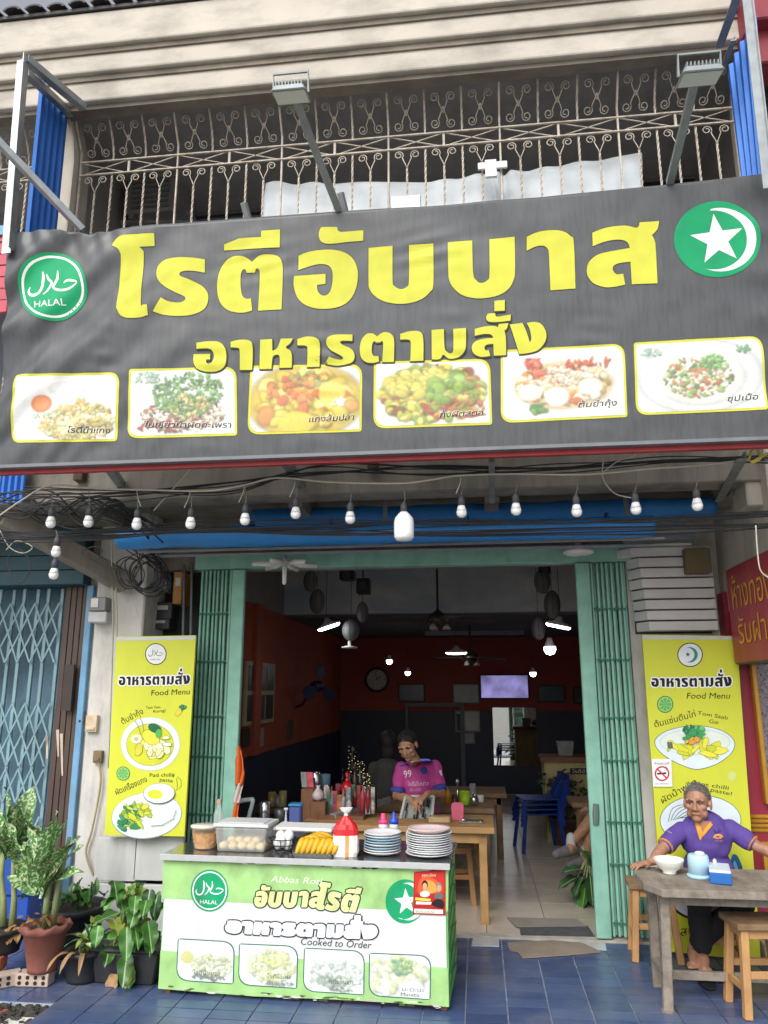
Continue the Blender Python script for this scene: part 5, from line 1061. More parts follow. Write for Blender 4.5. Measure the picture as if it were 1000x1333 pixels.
pale = ['#dfe4c4', '#cdd6a8', '#e9edd9', '#b9c486', '#d6dcb4', '#a9b37a', '#c9d1ae']
ssp = [[('e', .4, .2, .2, .14, '#e9ecea'), ('s', .6, .6, .36, .28, 200, .035, pale, .3, .7), ('s', .62, .45, .24, .12, 12, .07, ['#c9cfa0', '#b9c08a'], .35, .5), ('e', .16, .42, .12, .16, '#c2c45a'), ('s', .55, .88, .3, .08, 50, .022, ['#3a423a', '#4d564a', '#2f352f'], .4, .8)],
       [('s', .55, .5, .4, .42, 220, .045, pale+['#d8dc8a', '#c9cf62', '#e6e9b8'], .4, .9), ('s', .65, .35, .22, .18, 20, .06, ['#d9dc7a', '#cfd466', '#e3e69a'], .5, .9), ('s', .7, .9, .26, .06, 40, .02, ['#6a6f5a', '#565c4a'], .4, .8)],
       [('s', .5, .55, .46, .34, 90, .07, ['#dde6df', '#c5d2c6', '#e9efe9', '#aebfae', '#d2ddd0'], .3, .5), ('s', .5, .7, .3, .12, 40, .04, ['#93a68f', '#a9b89f', '#7d8f78'], .3, .6), ('s', .6, .9, .2, .06, 30, .02, ['#5a6a5a', '#46524a'], .4, .8)],
       [('s', .45, .5, .44, .48, 70, .1, ['#dfe6c6', '#cfd9a6', '#eef1e2', '#c4cf94', '#e6ebd0'], .6, .95), ('s', .5, .25, .2, .2, 60, .035, ['#4f9a6a', '#3a7d55', '#7fae5a', '#c9c84a'], .4, .9), ('e', .7, .8, .22, .22, '#c9d3d4'), ('e', .7, .8, .19, .19, '#e3e9ea')]]
scap = [('โรตีน้ำแกง', (252, 1268), 34), ('โรตีไข่อบ', (348, 1273), 30), ('โรตีธรรมดา', (428, 1280), 32), ('มะตะบะ', (524, 1290), 28)]
for q, s, c, k in zip(SQ, ssp, scap, range(4)):
    cq = Canvas(spn, .002, .0003); food(cq, q, 40+k, s, None, border=DGR, bg='#dfe8e8', bw=1.4, res=(70, 48), fade=('#dfe8e2', .25)); cq.text(c[0], c[1][0], c[1][1], 5.5, '#4a5048', 6, 3, c[2]); 
    if k == 3: cq.text('Mataba', 522, 1296, 4.5, '#4a5048', 6, 3, 24)
    cq.build('food_photo', photo_m, stall)
# worn lower edge and torn tape along the top
rg = random.Random(9)
for k in range(46):
    x = rg.uniform(210, 580); y = 1289+(x-205)*.063-rg.uniform(0, 6); cv.poly(ellipse(x, y, rg.uniform(2, 9), rg.uniform(.5, 1.6), 8, .06, .4, rg), rg.choice(['#b9c9a6', '#55603f', '#dfe6d6', '#3f4838']), 2)
for k in range(40):
    x = rg.uniform(225, 580); y = 1118+(x-213)*.037+rg.uniform(-1.5, 2.5); cv.poly(ellipse(x, y, rg.uniform(3, 12), rg.uniform(.6, 1.8), 9, .04, .5, rg), rg.choice(['#eef0ea', '#e2e6da', '#f5f6f2', '#30362e']), 2)
cv.build('front_print', print_dirty, stall)
# red poster taped on
pt = thing('poster', 'small red poster with two portraits taped to the stall front', 'poster', at(560, 1192, Y=SR.y)); cv = Canvas(spn, .006, .0004)
def zp(x, y): return zB(x, y)
cv.poly([zp(710, 118), zp(905, 104), zp(906, 388), zp(703, 380)], '#b3242a', 0); cv.poly([zp(716, 128), zp(898, 114), zp(900, 250), zp(716, 255)], '#c9302c', 1)
cv.poly(curve([zp(760, 150), zp(850, 170), zp(880, 240), zp(740, 250)]), '#e0622e', 2); cv.poly(curve([zp(790, 170), zp(840, 190), zp(850, 240), zp(770, 245)]), '#f0a04a', 3)
for cx, cy, sk, cl_ in ((778, 205, '#d9a78a', '#e8e4e0'), (865, 218, '#c99a7c', '#5f6a66')):
    cv.poly(ellipse(*zp(cx, cy+50), 6.5, 4, 16), cl_, 4); cv.poly(ellipse(*zp(cx, cy-6), 4.0, 6.2, 16), '#2a1c18' if cx < 800 else '#8a837c', 5); cv.poly(ellipse(*zp(cx, cy+2), 3.1, 4.6, 16), sk, 6)
cv.poly([zp(720, 275), zp(815, 285), zp(812, 300), zp(718, 292)], '#f0d24a', 5); cv.poly([zp(725, 300), zp(820, 305), zp(815, 320), zp(722, 318)], '#f3efe8', 5); cv.poly(curve([zp(820, 320), zp(850, 285), zp(893, 300), zp(890, 345)]), '#2a1c1c', 5)
cv.poly([zp(712, 345), zp(890, 352), zp(890, 378), zp(712, 372)], '#e6e9d9', 5)
cv.text('ลงทะเบียน', *zp(760, 148), 3.6, '#f6e9d0', 6, -2, 18); cv.text('ลุ้นรับรางวัล', *zp(722, 371), 3.6, '#2f7a3f', 6, 2, 24)
cv.build('poster_print', print_m, pt)
# ------------------------------------------------------------------ things on the counter
def cpt(px, py): return at(px, py, Z=ZC+.009)
def spot(px, d):                                    # a place on the counter under a pixel column, d metres behind the edge
    c = spn; best = None
    for k in range(60):
        py = 1080+k
        p = at(px, py, Z=ZC+.009); q = p-Vector((SL.x, SL.y, 0)); dd = q.dot(sy)
        if best is None or abs(dd-d) < best[0]: best = (abs(dd-d), p)
    return best[1]
clearp = M('clear_plastic', '#dfe6e6', .25, .03, 5, alpha=.38)
# tub of orange pieces
p = spot(267, .2); r = .088; t = thing('plastic_tub', 'round clear tub filled with orange pieces at the left end of the counter', 'tub', p)
mb = MB(); mb.lathe([(r*.72, 0), (r*.78, .01), (r, .115), (r*1.06, .118), (r*1.06, .126)], p, 24); mb.build('tub_wall', M('cloudy_plastic', '#e6dcc8', .3, .03, 5, alpha=.3), t, smooth=True)
mb = MB(); rg = random.Random(2)
mb.lathe([(r*.68, .006), (r*.9, .09), (.001, .1)], p, 20)
for k in range(60): a = rg.uniform(0, 6.28); z = rg.uniform(.02, .1); rr = r*(.6+.24*z/.115); mb.ell(p+Vector((rr*math.cos(a), rr*math.sin(a), z)), (.014, .009, .008), 6, 4, Matrix.Rotation(rg.uniform(0, 3), 3, 'Z'))
mb.build('orange_pieces', M('orange_food', '#d9963a', .6, .25, 40, stain='#e8c27a', stamt=.6, stscale=(40, 40, 40)), t)
mb = MB(); mb.lathe([(r*1.08, .126), (r*1.05, .134), (.001, .136)], p, 24); mb.build('lid', M('cloudy_lid', '#ded8cc', .35, .03, 5), t, smooth=True)
# glass bottle
p = spot(283, .3); t = thing('glass_bottle', 'clear bottle with orange liquid and white label behind the tub', 'bottle', p); r = .034
mb = MB(); mb.lathe([(r, 0), (r, .13), (r*.92, .15), (r*.96, .17), (r*.8, .195), (r*.42, .22), (r*.4, .245)], p, 18); mb.build('body', M('clear_glass', '#cfdcd8', .08, .03, 5, alpha=.35), t, smooth=True)
mb = MB(); mb.lathe([(r*.92, .004), (r*.92, .05)], p, 18); mb.build('liquid', M('orange_oil', '#c97a2a', .2), t)
mb = MB(); mb.lathe([(r*1.02, .05), (r*1.02, .11)], p, 18); mb.build('label', M('bottle_label', '#dcd6d0', .6, .2, 40), t)
mb = MB(); mb.lathe([(r*.45, .245), (r*.45, .272)], p, 12); mb.build('cap', M('salmon_cap', '#c99a86', .5), t)
# big box of dough balls
p = spot(320, .2); t = thing('plastic_box', 'large translucent plastic box of dough balls on the counter', 'box', p, math.atan2(sx.y, sx.x)); W_, D_2, Hh = .33, .22, .14
def frust(z0, z1, s0, s1, w_, d_): return [(x*w_/2*s, y*d_/2*s, z) for z, s in ((z0, s0), (z1, s1)) for x, y in ((-1, -1), (1, -1), (1, 1), (-1, 1))]
BF = [(3,2,1,0),(4,5,6,7),(0,1,5,4),(1,2,6,5),(2,3,7,6),(3,0,4,7)]
mb = MB(); mb.add(frust(0, Hh, .9, 1, W_, D_2), BF); mb.build('box_wall', M('milky_plastic', '#d9dcda', .3, .03, 5, alpha=.32), t, local=True, bevel=.012, seg=2)
mb = MB(); mb.add(frust(Hh+.001, Hh+.02, 1.06, 1.04, W_, D_2), BF); mb.add(frust(Hh+.02, Hh+.026, .85, .83, W_, D_2), BF); mb.build('lid', M('grey_white_lid', '#c9cecd', .35, .03, 5), t, local=True, bevel=.006)
db = MB(); db.ell((0, 0, .03), (.03, .03, .023), 12, 8); dm = db.mesh('dough_ball', smooth=True); dm.materials.append(M('dough', '#e3cf9a', .6, .06, 20))
for i in range(5):
    for j in range(3): o = bpy.data.objects.new('dough_ball', dm); col.objects.link(o); o.parent = t; o.location = (-.118+i*.058, -.064+j*.06, -.006+rnd.uniform(0, .006))
for i in range(4):
    for j in range(2): o = bpy.data.objects.new('dough_ball', dm); col.objects.link(o); o.parent = t; o.location = (-.075+i*.052, -.04+j*.06, .03)
# white tray behind, wire basket with eggs / bowls
p0 = spot(355, .46); p1 = spot(432, .46); mb = MB(); mb.add([p0+Vector((0, y, z)) if k == 0 else p1+Vector((0, y, z)) for z in (.06, .085) for k, y in ((0, 0), (1, 0), (1, .22), (0, .22))], BF)
mb.bar(p0+Vector((.03, .1, 0)), p0+Vector((.03, .1, .06)), .02); mb.bar(p1+Vector((-.03, .1, 0)), p1+Vector((-.03, .1, .06)), .02)
tag(mb.build('white_griddle', white_plastic, bevel=.008), 'white flat griddle shelf behind the bananas', 'griddle')
p = spot(369, .17); t = thing('egg_basket', 'black wire basket holding white eggs and cups', 'basket', p)
mb = MB()
for z, r in ((.0, .05), (.035, .07), (.07, .082)): mb.tube([p+Vector((r*math.cos(a), r*math.sin(a), z+.004)) for a in [k*math.pi/9 for k in range(19)]], .0035, 5)
for k in range(8): a = k*math.pi/4; mb.tube([p+Vector((r*math.cos(a), r*math.sin(a), z+.004)) for z, r in ((0, .05), (.035, .07), (.07, .082))], .0025, 4)
for s in (-1, 1): mb.tube([p+Vector((s*.08, 0, .07)), p+Vector((s*.11, 0, .09)), p+Vector((s*.1, 0, .045)), p+Vector((s*.07, 0, .04))], .004, 5)
mb.build('wire', black_wire, t)
eg = M('egg_white', '#e6e8e8', .4, .03, 10)
for k, (dx, dy, dz) in enumerate(((-.03, -.02, .045), (.03, -.02, .045), (0, .03, .045), (-.02, 0, .085), (.03, .01, .088), (0, -.045, .06))): mb = MB(); mb.ell(p+Vector((dx, dy, dz)), (.03, .028, .034), 12, 8); mb.build('egg', eg, t, smooth=True)
# bananas
ban = M('banana_yellow', '#d9a81e', .45, .12, 14, stain='#8a7a1e', stamt=.35, stscale=(25, 25, 25))
p = spot(412, .1); t = thing('banana_bunch', 'bunch of short yellow bananas on the counter edge', 'bananas', p)
def banana(a, L_, rr, z, tilt):
    c = p+Vector((math.cos(a)*0, 0, z)); pts = []
    for k in range(9):
        s = k/8-.5; pts.append(Vector((s*L_*math.sin(tilt)*.5, s*L_*math.cos(tilt)*.25, .028+.0*s+rr*.2*math.cos(s*3)+z+s*L_*.45)))
    return pts
for k in range(8):
    x = -.11+k*.031; ln = .12+rnd.uniform(-.01, .01); pts = []
    for i in range(9): s = i/8; pts.append(p+Vector((x+.014*math.sin(s*2.6)+(.03 if k > 3 else .02)*s, -.06+.06*s, .016+.08*math.sin(s*1.4))))
    mb = MB(); mb.tube(pts, [.007, .014, .0185, .0205, .021, .0205, .018, .011, .005], 8); mb.build('banana', ban, t, smooth=True)
for k in range(3):
    pts = [p+Vector((-.11+.16*s+.02*k, .03+.02*k, .07+.02*math.sin(s*3.1)+.006*k)) for s in [i/8 for i in range(9)]]; mb = MB(); mb.tube(pts, [.004, .01, .015, .0175, .018, .0175, .015, .01, .005], 8); mb.build('banana', ban, t, smooth=True)
# bread bag
p = spot(450, .1); t = thing('bread_bag', 'red and white plastic bread bag tied at the top', 'bread bag', p, .1); t.scale = (1.3, 1.3, 1.3)
cvv = MB(); n = 20; hh_ = [(0, .052, .038), (.02, .058, .042), (.09, .057, .04), (.115, .055, .036), (.135, .045, .028), (.155, .026, .018), (.172, .01, .01), (.18, .008, .008), (.19, .02, .012), (.205, .03, .014)]
vs = []
for z, rx_, ry_ in hh_:
    for k in range(n): a = 2*math.pi*k/n; q = 1/max(abs(math.cos(a)), abs(math.sin(a)))**.6*(1+.06*math.sin(a*7+z*60)); vs.append((rx_*q*math.cos(a), ry_*q*math.sin(a), z))
fs = []; cs_ = []
for i in range(len(hh_)-1):
    for k in range(n):
        z = hh_[i][0]; c = hx('#c9252c') if .085 <= z < .16 else (hx('#e8e4e0') if k % 6 in (0, 1, 2) or z >= .16 else hx('#d9a86a' if k % 6 == 3 else '#efe9e2'))
        if z >= .17: c = hx('#d8d6d6')
        cvv.add([vs[i*n+k], vs[i*n+(k+1) % n], vs[(i+1)*n+(k+1) % n], vs[(i+1)*n+k]], [(0, 1, 2, 3)], c)
cvv.build('bag', print_mat('bag_print', .25, .1), t, local=True, smooth=True, fix=False)
# squeeze bottles
for px, cc, lab in ((499, '#e8407c', 'pink'), (513, '#2447c4', 'blue')):
    p = spot(px, .34); t = thing('squeeze_bottle', 'white squeeze bottle with a %s nozzle behind the plates' % lab, 'squeeze bottle', p, group='squeeze bottles on the counter'); r = .028
    mb = MB(); mb.lathe([(r*.95, 0), (r, .01), (r, .13), (r*.9, .145)], p, 18); mb.build('body', M('cloudy_bottle', '#d2d8de', .35, .03, 6), t, smooth=True)
    mb = MB(); mb.lathe([(r*1.0, .145), (r*1.0, .168), (r*.45, .178), (r*.35, .205), (r*.16, .215)] if lab == 'blue' else [(r*1.0, .145), (r*1.0, .165), (r*.55, .168), (r*.5, .2), (r*.45, .205)], p, 16); mb.build('nozzle', M(lab+'_nozzle', cc, .4, .04, 5), t, smooth=True)
# stacks of plates: every plate its own thing
def plate_stack(px, d, n, r, dz, cols, where, top=None):
    p = spot(px, d); pl_ = MB(); pl_.lathe([(r*.5, 0), (r*.62, .003), (r*.9, .014), (r, .02), (r*.99, .023), (r*.88, .017), (r*.6, .007), (.001, .006)], (0, 0, 0), 32); me = pl_.mesh('plate', smooth=True)
    for k in range(n):
        m_ = me.copy(); m_.materials.append(cols[k % len(cols)] if not (top and k >= n-1) else top); o = bpy.data.objects.new('plate', m_); col.objects.link(o); o.location = p+Vector((rnd.uniform(-.004, .004), rnd.uniform(-.004, .004), .001+k*dz)); o.rotation_euler = (rnd.uniform(-.01, .01), rnd.uniform(-.01, .01), 0)
        if top and k == n-1: o.scale = (.93, .93, 1.4)
        wd = 'bottom' if k == 0 else ('topmost' if k == n-1 else ['second', 'third', 'fourth', 'fifth', 'sixth', 'seventh', 'eighth', 'ninth', 'tenth'][k-1]+' from the bottom')
        tag(o, '%s plate, %s of the %s stack' % ('pale blue' if cols[k % len(cols)].name.startswith('pale_blue') else ('pinkish-rimmed white' if top and k == n-1 else 'white'), wd, where), 'plate', 'plates stacked on the %s of the counter' % where)
wpl = M('white_melamine', '#e3e5e6', .3, .03, 8); bpl = M('pale_blue_melamine', '#a9c9dc', .3, .04, 8); ppl = M('pinkish_melamine', '#dcc6c4', .3, .04, 8)
plate_stack(498, .17, 8, .112, .0148, [wpl, wpl, bpl, wpl, bpl, bpl, wpl, wpl], 'left plate')
plate_stack(559, .18, 11, .136, .0125, [wpl], 'right plate', ppl)
# ================================================================== cardboard, mat and loose tiles at the door
card = M('worn_cardboard', '#8c8073', .9, .1, 5, .15, stain='#6b6156', stamt=.5, stscale=(4, 4, 4))
def flat(name, pix, z, th, mat, label, cat):
    q = [at(x, y, Z=z) for x, y in pix]; mb = MB(); n = len(q); mb.add(q+[v+Vector((0, 0, th)) for v in q], [tuple(range(n))[::-1], tuple(range(n, 2*n))]+[(i, (i+1) % n, n+(i+1) % n, n+i) for i in range(n)]); return tag(mb.build(name, mat), label, cat)
flat('cardboard_sheet', [(660, 1228), (720, 1225), (760, 1229), (783, 1240), (740, 1244), (680, 1248), (674, 1240), (664, 1238)], .003, .006, card, 'flattened brown cardboard on the blue tiles at the threshold', 'cardboard')
flat('floor_mat', [(676, 1206), (765, 1206), (775, 1221), (678, 1219)], .006, .008, M('dark_grey_mat', '#4b4e50', .95, .2, 20, .3), 'worn dark grey mat just inside the threshold', 'mat')
flat('cardboard_sheet', [(660, 1195), (750, 1197), (764, 1206), (672, 1207)], .015, .005, M('pale_grey_card', '#85817a', .9, .1, 6), 'grey flattened card lying on the dark mat inside the door', 'cardboard')
flat('loose_tile', [(616, 1222), (650, 1222), (650, 1233), (614, 1232)], .003, .008, M('white_loose_tile', '#b9bcc0', .3), 'single pale tile set in the blue floor left of the cardboard', 'tile')
flat('loose_tile', [(755, 1227), (788, 1228), (790, 1238), (768, 1236)], .0015, .0012, MATS['white_loose_tile'], 'pale grey patch of tile right of the cardboard', 'tile')
# ================================================================== outdoor table, stools and things on it
wood_w = M('weathered_grey_wood', '#8d8377', .8, .18, 10, .35, stain='#4f4740', stamt=.6, stscale=(20, 3, 20), bscale=60); wood_o = M('pale_orange_wood', '#b98d5c', .65, .14, 10, .15, stain='#8a6238', stamt=.4, stscale=(14, 14, 3)); wood_d = M('worn_brown_wood', '#8a6f52', .7, .15, 10, .2, stain='#5c4630', stamt=.5, stscale=(12, 4, 12))
ZT_ = .64
fl_, bl_ = at(848, 1157, Z=ZT_), at(820, 1128, Z=ZT_)
tb = thing('wooden_table', 'weathered grey wooden table with cut corner in front of the seated man', 'table', (1.6, 4.9, 0))
fr_y = fl_.y; bk_y = bl_.y; xl_ = min(fl_.x, bl_.x)-.0
mb = MB(); top_poly = [(fl_.x+.055, fr_y-.0), (2.05, fr_y), (2.05, bk_y), (bl_.x+.03, bk_y), (bl_.x, bk_y-.05), (bl_.x, fr_y+.08)]
n = 4
ys_ = [fr_y+(bk_y-fr_y)*k/n for k in range(n+1)]
for k in range(n):
    y0, y1 = ys_[k]+.0015, ys_[k+1]-.0015; xa0 = fl_.x+.055 if k == 0 else bl_.x; xa1 = bl_.x if k < n-1 else bl_.x+.03
    mb = MB(); pol = [(xa0, y0), (2.05, y0), (2.05, y1), (xa1, y1)]; mb.prism(pol, lambda a_, b_, d_: Vector((a_, b_, d_)), ZT_-.042, ZT_+rnd.uniform(-.0015, .001)); mb.build('top_plank', wood_w, tb, bevel=.004)
lg = [(at(865, 1170, Y=fr_y+.12), at(870, 1317, Z=0)), (at(849, 1170, Y=bk_y-.12), at(856, 1284, Z=0))]
lg2 = [(Vector((1.95, fr_y+.12, .6)), Vector((1.97, lg[0][1].y, 0))), (Vector((1.95, bk_y-.12, .6)), Vector((1.97, lg[1][1].y, 0)))]
for a, b in lg+lg2: mb = MB(); mb.bar(Vector((a.x, a.y, ZT_-.043)), b, .052, .052, (0, 1, 0)); mb.build('leg', wood_w, tb, bevel=.005)
mb = MB(); mb.bar(lg[0][1].lerp(lg[0][0], .32), lg[1][1].lerp(lg[1][0], .32), .05, .022); mb.build('stretcher', wood_w, tb, bevel=.003)
mid = (lg[0][1].lerp(lg[0][0], .28)+lg[1][1].lerp(lg[1][0], .28))/2; mb = MB(); mb.bar(mid+Vector((.02, 0, -.02)), Vector((1.95, mid.y, mid.z-.02)), .03, .045); mb.build('stretcher', wood_w, tb, bevel=.003)
mb = MB(); mb.box((lg[0][0].x, fr_y+.09, ZT_-.1), (1.96, fr_y+.115, ZT_-.043)); mb.build('apron', wood_w, tb)
mb = MB(); mb.lathe([(.035, 0), (.035, .012)], lg[0][1]+Vector((0, 0, .001)), 12); mb.build('foot_pad', card, tb)
def stool(label, x, y, hgt, rz, w_=.3, d_=.26, mat=wood_o, smat=wood_d, group='wooden stools', nm='wooden_stool', sp=.035):
    t = thing(nm, label, 'stool', (x, y, 0), rz, group)
    for k in range(2): mb = MB(); mb.box((-w_/2, -d_/2+k*d_/2+.001, hgt-.032), (w_/2, -d_/2+(k+1)*d_/2-.001, hgt)); mb.build('seat_plank', smat, t, local=True, bevel=.004)
    cr = [(sx_, sy_) for sx_ in (-1, 1) for sy_ in (-1, 1)]
    for sx_, sy_ in cr: mb = MB(); mb.bar((sx_*(w_/2-.045), sy_*(d_/2-.04), hgt-.033), (sx_*(w_/2-.045+sp), sy_*(d_/2-.04+sp), 0), .042, .042, (0, 1, 0)); mb.build('leg', mat, t, local=True, bevel=.004)
    f = .55
    for sy_ in (-1, 1):
        xx = w_/2-.045+sp*f-.022; yy = sy_*(d_/2-.04+sp*f); z = hgt*(1-f); mb = MB(); mb.bar((-xx, yy, z), (xx, yy, z), .022, .035); mb.build('stretcher', mat, t, local=True, bevel=.002)
        mb = MB(); mb.bar((-w_/2+.066, sy_*(d_/2-.04), hgt-.058), (w_/2-.066, sy_*(d_/2-.04), hgt-.058), .02, .045); mb.build('apron', mat, t, local=True, bevel=.002)
    for sx_ in (-1, 1):
        yy = d_/2-.04+sp*.7-.022; xx = sx_*(w_/2-.045+sp*.7); z = hgt*.3; mb = MB(); mb.bar((xx, -yy, z), (xx, yy, z), .022, .035); mb.build('stretcher', mat, t, local=True, bevel=.002)
        mb = MB(); mb.bar((sx_*(w_/2-.045), -d_/2+.061, hgt-.058), (sx_*(w_/2-.045), d_/2-.061, hgt-.058), .02, .045); mb.build('apron', mat, t, local=True, bevel=.002)
    return t
fa = at(957, 1326, Z=0); stool('pale wooden stool in front of the table at the right edge', fa.x+.19, fa.y+.13, .46, R(6))
fb = at(826, 1254, Z=0); stool('wooden stool tucked behind the left end of the outdoor table', fb.x+.16, fb.y+.14, .46, R(-4))
stool('wooden stool under the seated man', 1.45, 5.58, .38, 0, .28, .24)
# bowl, tissue dispenser, blue box
p = at(872, 1137, Z=ZT_+.002); mb = MB(); r = .088
mb.lathe([(r*.42, 0), (r*.45, .008), (r*.4, .012), (r*.75, .035), (r*.97, .07), (r, .082), (r*.96, .083), (r*.9, .07), (r*.68, .04), (.001, .018)], p, 32); o = mb.build('white_bowl', M('glazed_white', '#e9eae4', .2, .02, 6), smooth=True); tag(o, 'white melamine bowl on the outdoor table', 'bowl')
p = at(911, 1142, Z=ZT_+.002); t = thing('tissue_dispenser', 'pale blue round tissue dispenser between bowl and box', 'dispenser', p); lb = M('pale_blue_plastic', '#a9d0e6', .35, .03, 6)
mb = MB(); mb.lathe([(.068, 0), (.07, .012), (.066, .016), (.06, .02)], p, 28); mb.build('base_ring', lb, t, smooth=True); mb = MB(); mb.lathe([(.06, .019), (.059, .1), (.056, .118), (.05, .124), (.02, .125)], p, 28); mb.build('cover', M('pale_blue_cover', '#b6d9ea', .35, .03, 6), t, smooth=True)
mb = MB(); mb.ell(p+Vector((.01, 0, .13)), (.03, .02, .012), 10, 6); mb.build('tissue', white_plastic, t, smooth=True)
p = at(938, 1146, Z=ZT_+.002); t = thing('tissue_box', 'blue and white tissue box lying on the outdoor table', 'tissue box', p, R(-14))
mb = MB(); mb.add(frust(0, .058, 1, 1, .115, .22), BF); mb.build('box', M('blue_card', '#1f62ae', .45, .05, 6), t, local=True, bevel=.004); mb = MB(); mb.add(frust(.059, .073, 1, .96, .113, .218), BF); mb.build('top', M('white_blue_card', '#d5e3ee', .45, .03, 6), t, local=True, bevel=.003)
mb = MB(); mb.ell((-.02, .09, .08), (.012, .03, .016), 8, 6); mb.build('tissue', white_plastic, t, local=True, smooth=True)
# ================================================================== plants, pots and bricks at the left
leaf_s = M('speckled_leaf', '#55864a', .42, .2, 9, .1, speck=('#c9d6a8', 60, .52), rvar=.25); leaf_g = M('glossy_green_leaf', '#43732f', .38, .3, 14, .15, rvar=.35); leaf_dk = M('dark_leaf', '#2f5230', .4, .25, 9, rvar=.3); leaf_y = M('yellowing_leaf', '#8f9a3a', .5, .3, 9); dry = M('dry_brown_leaf', '#9a7a55', .8, .25, 12)
midrib = M('pale_midrib', '#8fae74', .45, .1, 10)
stem_m = M('pale_green_stem', '#8d9a6a', .6, .15, 10)
terra = M('terracotta', '#8a5347', .8, .15, 8, .2, stain='#5d4640', stamt=.5); bpot = M('black_plastic_pot', '#26282b', .5, .1, 8, stain='#4a4b4c', stamt=.4); soil = M('potting_soil', '#3a2f26', .95, .3, 30, .5)
def leaf(parent, base, d, L_, W_l, droop, mat, heart=False, twist=0, nm='leaf'):
    base = Vector(base); d = Vector(d).normalized(); side = d.cross(Vector((0, 0, 1)))
    if side.length < .1: side = Vector((1, 0, 0))
    side.normalize(); side = Matrix.Rotation(twist, 3, d) @ side; n = 12; mb = MB(); vs = []; pos = base.copy(); cur = d.copy()
    for k in range(n+1):
        t = k/n; w_ = W_l*(math.sin(math.pi*t**.8)**.8 if not heart else 1.75*(t+.02)**.42*(1-t)**.85)*.5
        if k == n: w_ = 0.0005
        up = side.cross(cur).normalized(); wv = .09*W_l*math.sin(k*1.1+L_*40)
        rb_ = min(.0045, W_l*.03, w_*.3); vs += [pos-side*w_+up*(w_*.32+wv), pos-side*w_*.5+up*(w_*.14+wv*.3), pos-side*rb_, pos, pos+side*rb_, pos+side*w_*.5+up*(w_*.14-wv*.3), pos+side*w_+up*(w_*.32-wv)]
        pos = pos+cur*L_/n; cur = (cur+Vector((0, 0, -droop/n))).normalized()
    mb.add(vs, [(k*7+j, k*7+j+1, k*7+8+j, k*7+7+j) for k in range(n) for j in range(6)]); o = mb.build(nm, mat, parent, smooth=True, fix=False)
    if mat is not dry:
        o.data.materials.append(midrib)
        for k, p_ in enumerate(o.data.polygons): p_.material_index = 1 if k % 6 in (2, 3) else 0
    return o
def pot(parent, c, r0, r1, h, mat, wavy=False):
    mb = MB(); n = 28; prof = [(r0, 0), (r0*1.02, .02), (r1*.93, h*.82), (r1*1.04, h*.84), (r1*1.1, h*.96), (r1*1.02, h), (r1*.9, h*.98), (r1*.86, h*.85), (.001, h*.84)]
    mb.lathe(prof, c, n)
    if wavy:
        for i, v in enumerate(mb.v):
            ring, k = divmod(i, n)
            if ring in (4, 5): a = 2*math.pi*k/n; q = 1+.06*math.cos(a*9); mb.v[i] = Vector((c.x+(v.x-c.x)*q, c.y+(v.y-c.y)*q, v.z-.012*math.cos(a*9)))
    o = mb.build('pot', mat, parent, smooth=True); mb = MB(); mb.lathe([(r1*.85, h*.88), (.001, h*.9)], c, 16); mb.build('soil', soil, parent); return o
def brick(c, rz, mat, label, hollow=True, sz=(.2, .09, .07)):
    t = thing('brick', label, 'brick', c, rz, 'bricks under the pots'); mb = MB(); mb.box((-sz[0]/2, -sz[1]/2, 0), (sz[0]/2, sz[1]/2, sz[2])); mb.build('clay_block', mat, t, local=True, bevel=.004)
    if hollow:
        for i in range(4):
            for j in range(2): mb = MB(); mb.lathe([(.011, 0), (.011, .003)], (-sz[0]*.36+i*sz[0]*.24, -sz[1]/2-.003, sz[2]*(.3+.42*j)), 10, (0, 1, 0)); mb.build('hole', M('dark_hole', '#2b211c', .9), t, local=True)
    return t
bk1 = M('pale_brick', '#b5a394', .9, .15, 12, .3); bk2 = M('red_brick', '#a8614f', .9, .15, 12, .3)
# big dieffenbachia in the scalloped terracotta pot
c = at(55, 1263, Z=.071); c.z = .071
brick(Vector((c.x-.03, c.y-.02, 0)), R(4), bk1, 'pale hollow brick under the scalloped terracotta pot')
t = thing('dieffenbachia', 'speckled dumb cane in a scalloped terracotta pot', 'potted plant', c)
pot(t, c, .085, .135, .26, terra, True); rg = random.Random(4); topz = c.z+.24
for k, (dx, dy, h) in enumerate(((-.01, 0, .42), (.03, .02, .5))):
    b0 = c+Vector((dx, dy, .23)); t0 = c+Vector((dx+.03+.03*k, dy, .24+h)); mb = MB(); mb.tube([b0, b0.lerp(t0, .5)+Vector((-.015, 0, 0)), t0], [.022, .018, .012], 8); mb.build('stem', stem_m, t, smooth=True)
for px0, py0, px1, py1, w_, dr, tw in ((52, 1160, 72, 1062, .17, .15, .5), (50, 1155, 38, 1075, .16, .2, -.3), (55, 1158, 98, 1096, .12, .5, .4), (48, 1160, 25, 1110, .12, .6, -.6), (56, 1150, 82, 1070, .15, .3, .8), (45, 1150, 62, 1105, .14, .5, 0), (52, 1170, 96, 1088, .09, .3, 1.0), (50, 1165, 30, 1150, .09, 1.0, -.4), (50, 1150, 50, 1080, .13, .2, .2), (54, 1165, 100, 1110, .11, .8, .7), (46, 1165, 20, 1128, .11, .9, -.8), (52, 1160, 66, 1120, .12, 1.1, .2), (50, 1158, 88, 1085, .13, .5, .3), (47, 1158, 36, 1098, .13, .5, -.6)):
    a = at(px0, py0, Y=c.y+rg.uniform(-.03, .05)); b = at(px1, py1, Y=c.y+rg.uniform(-.15, .12)); leaf(t, a, (b-a), (b-a).length*1.08, w_, dr, leaf_s, twist=tw)
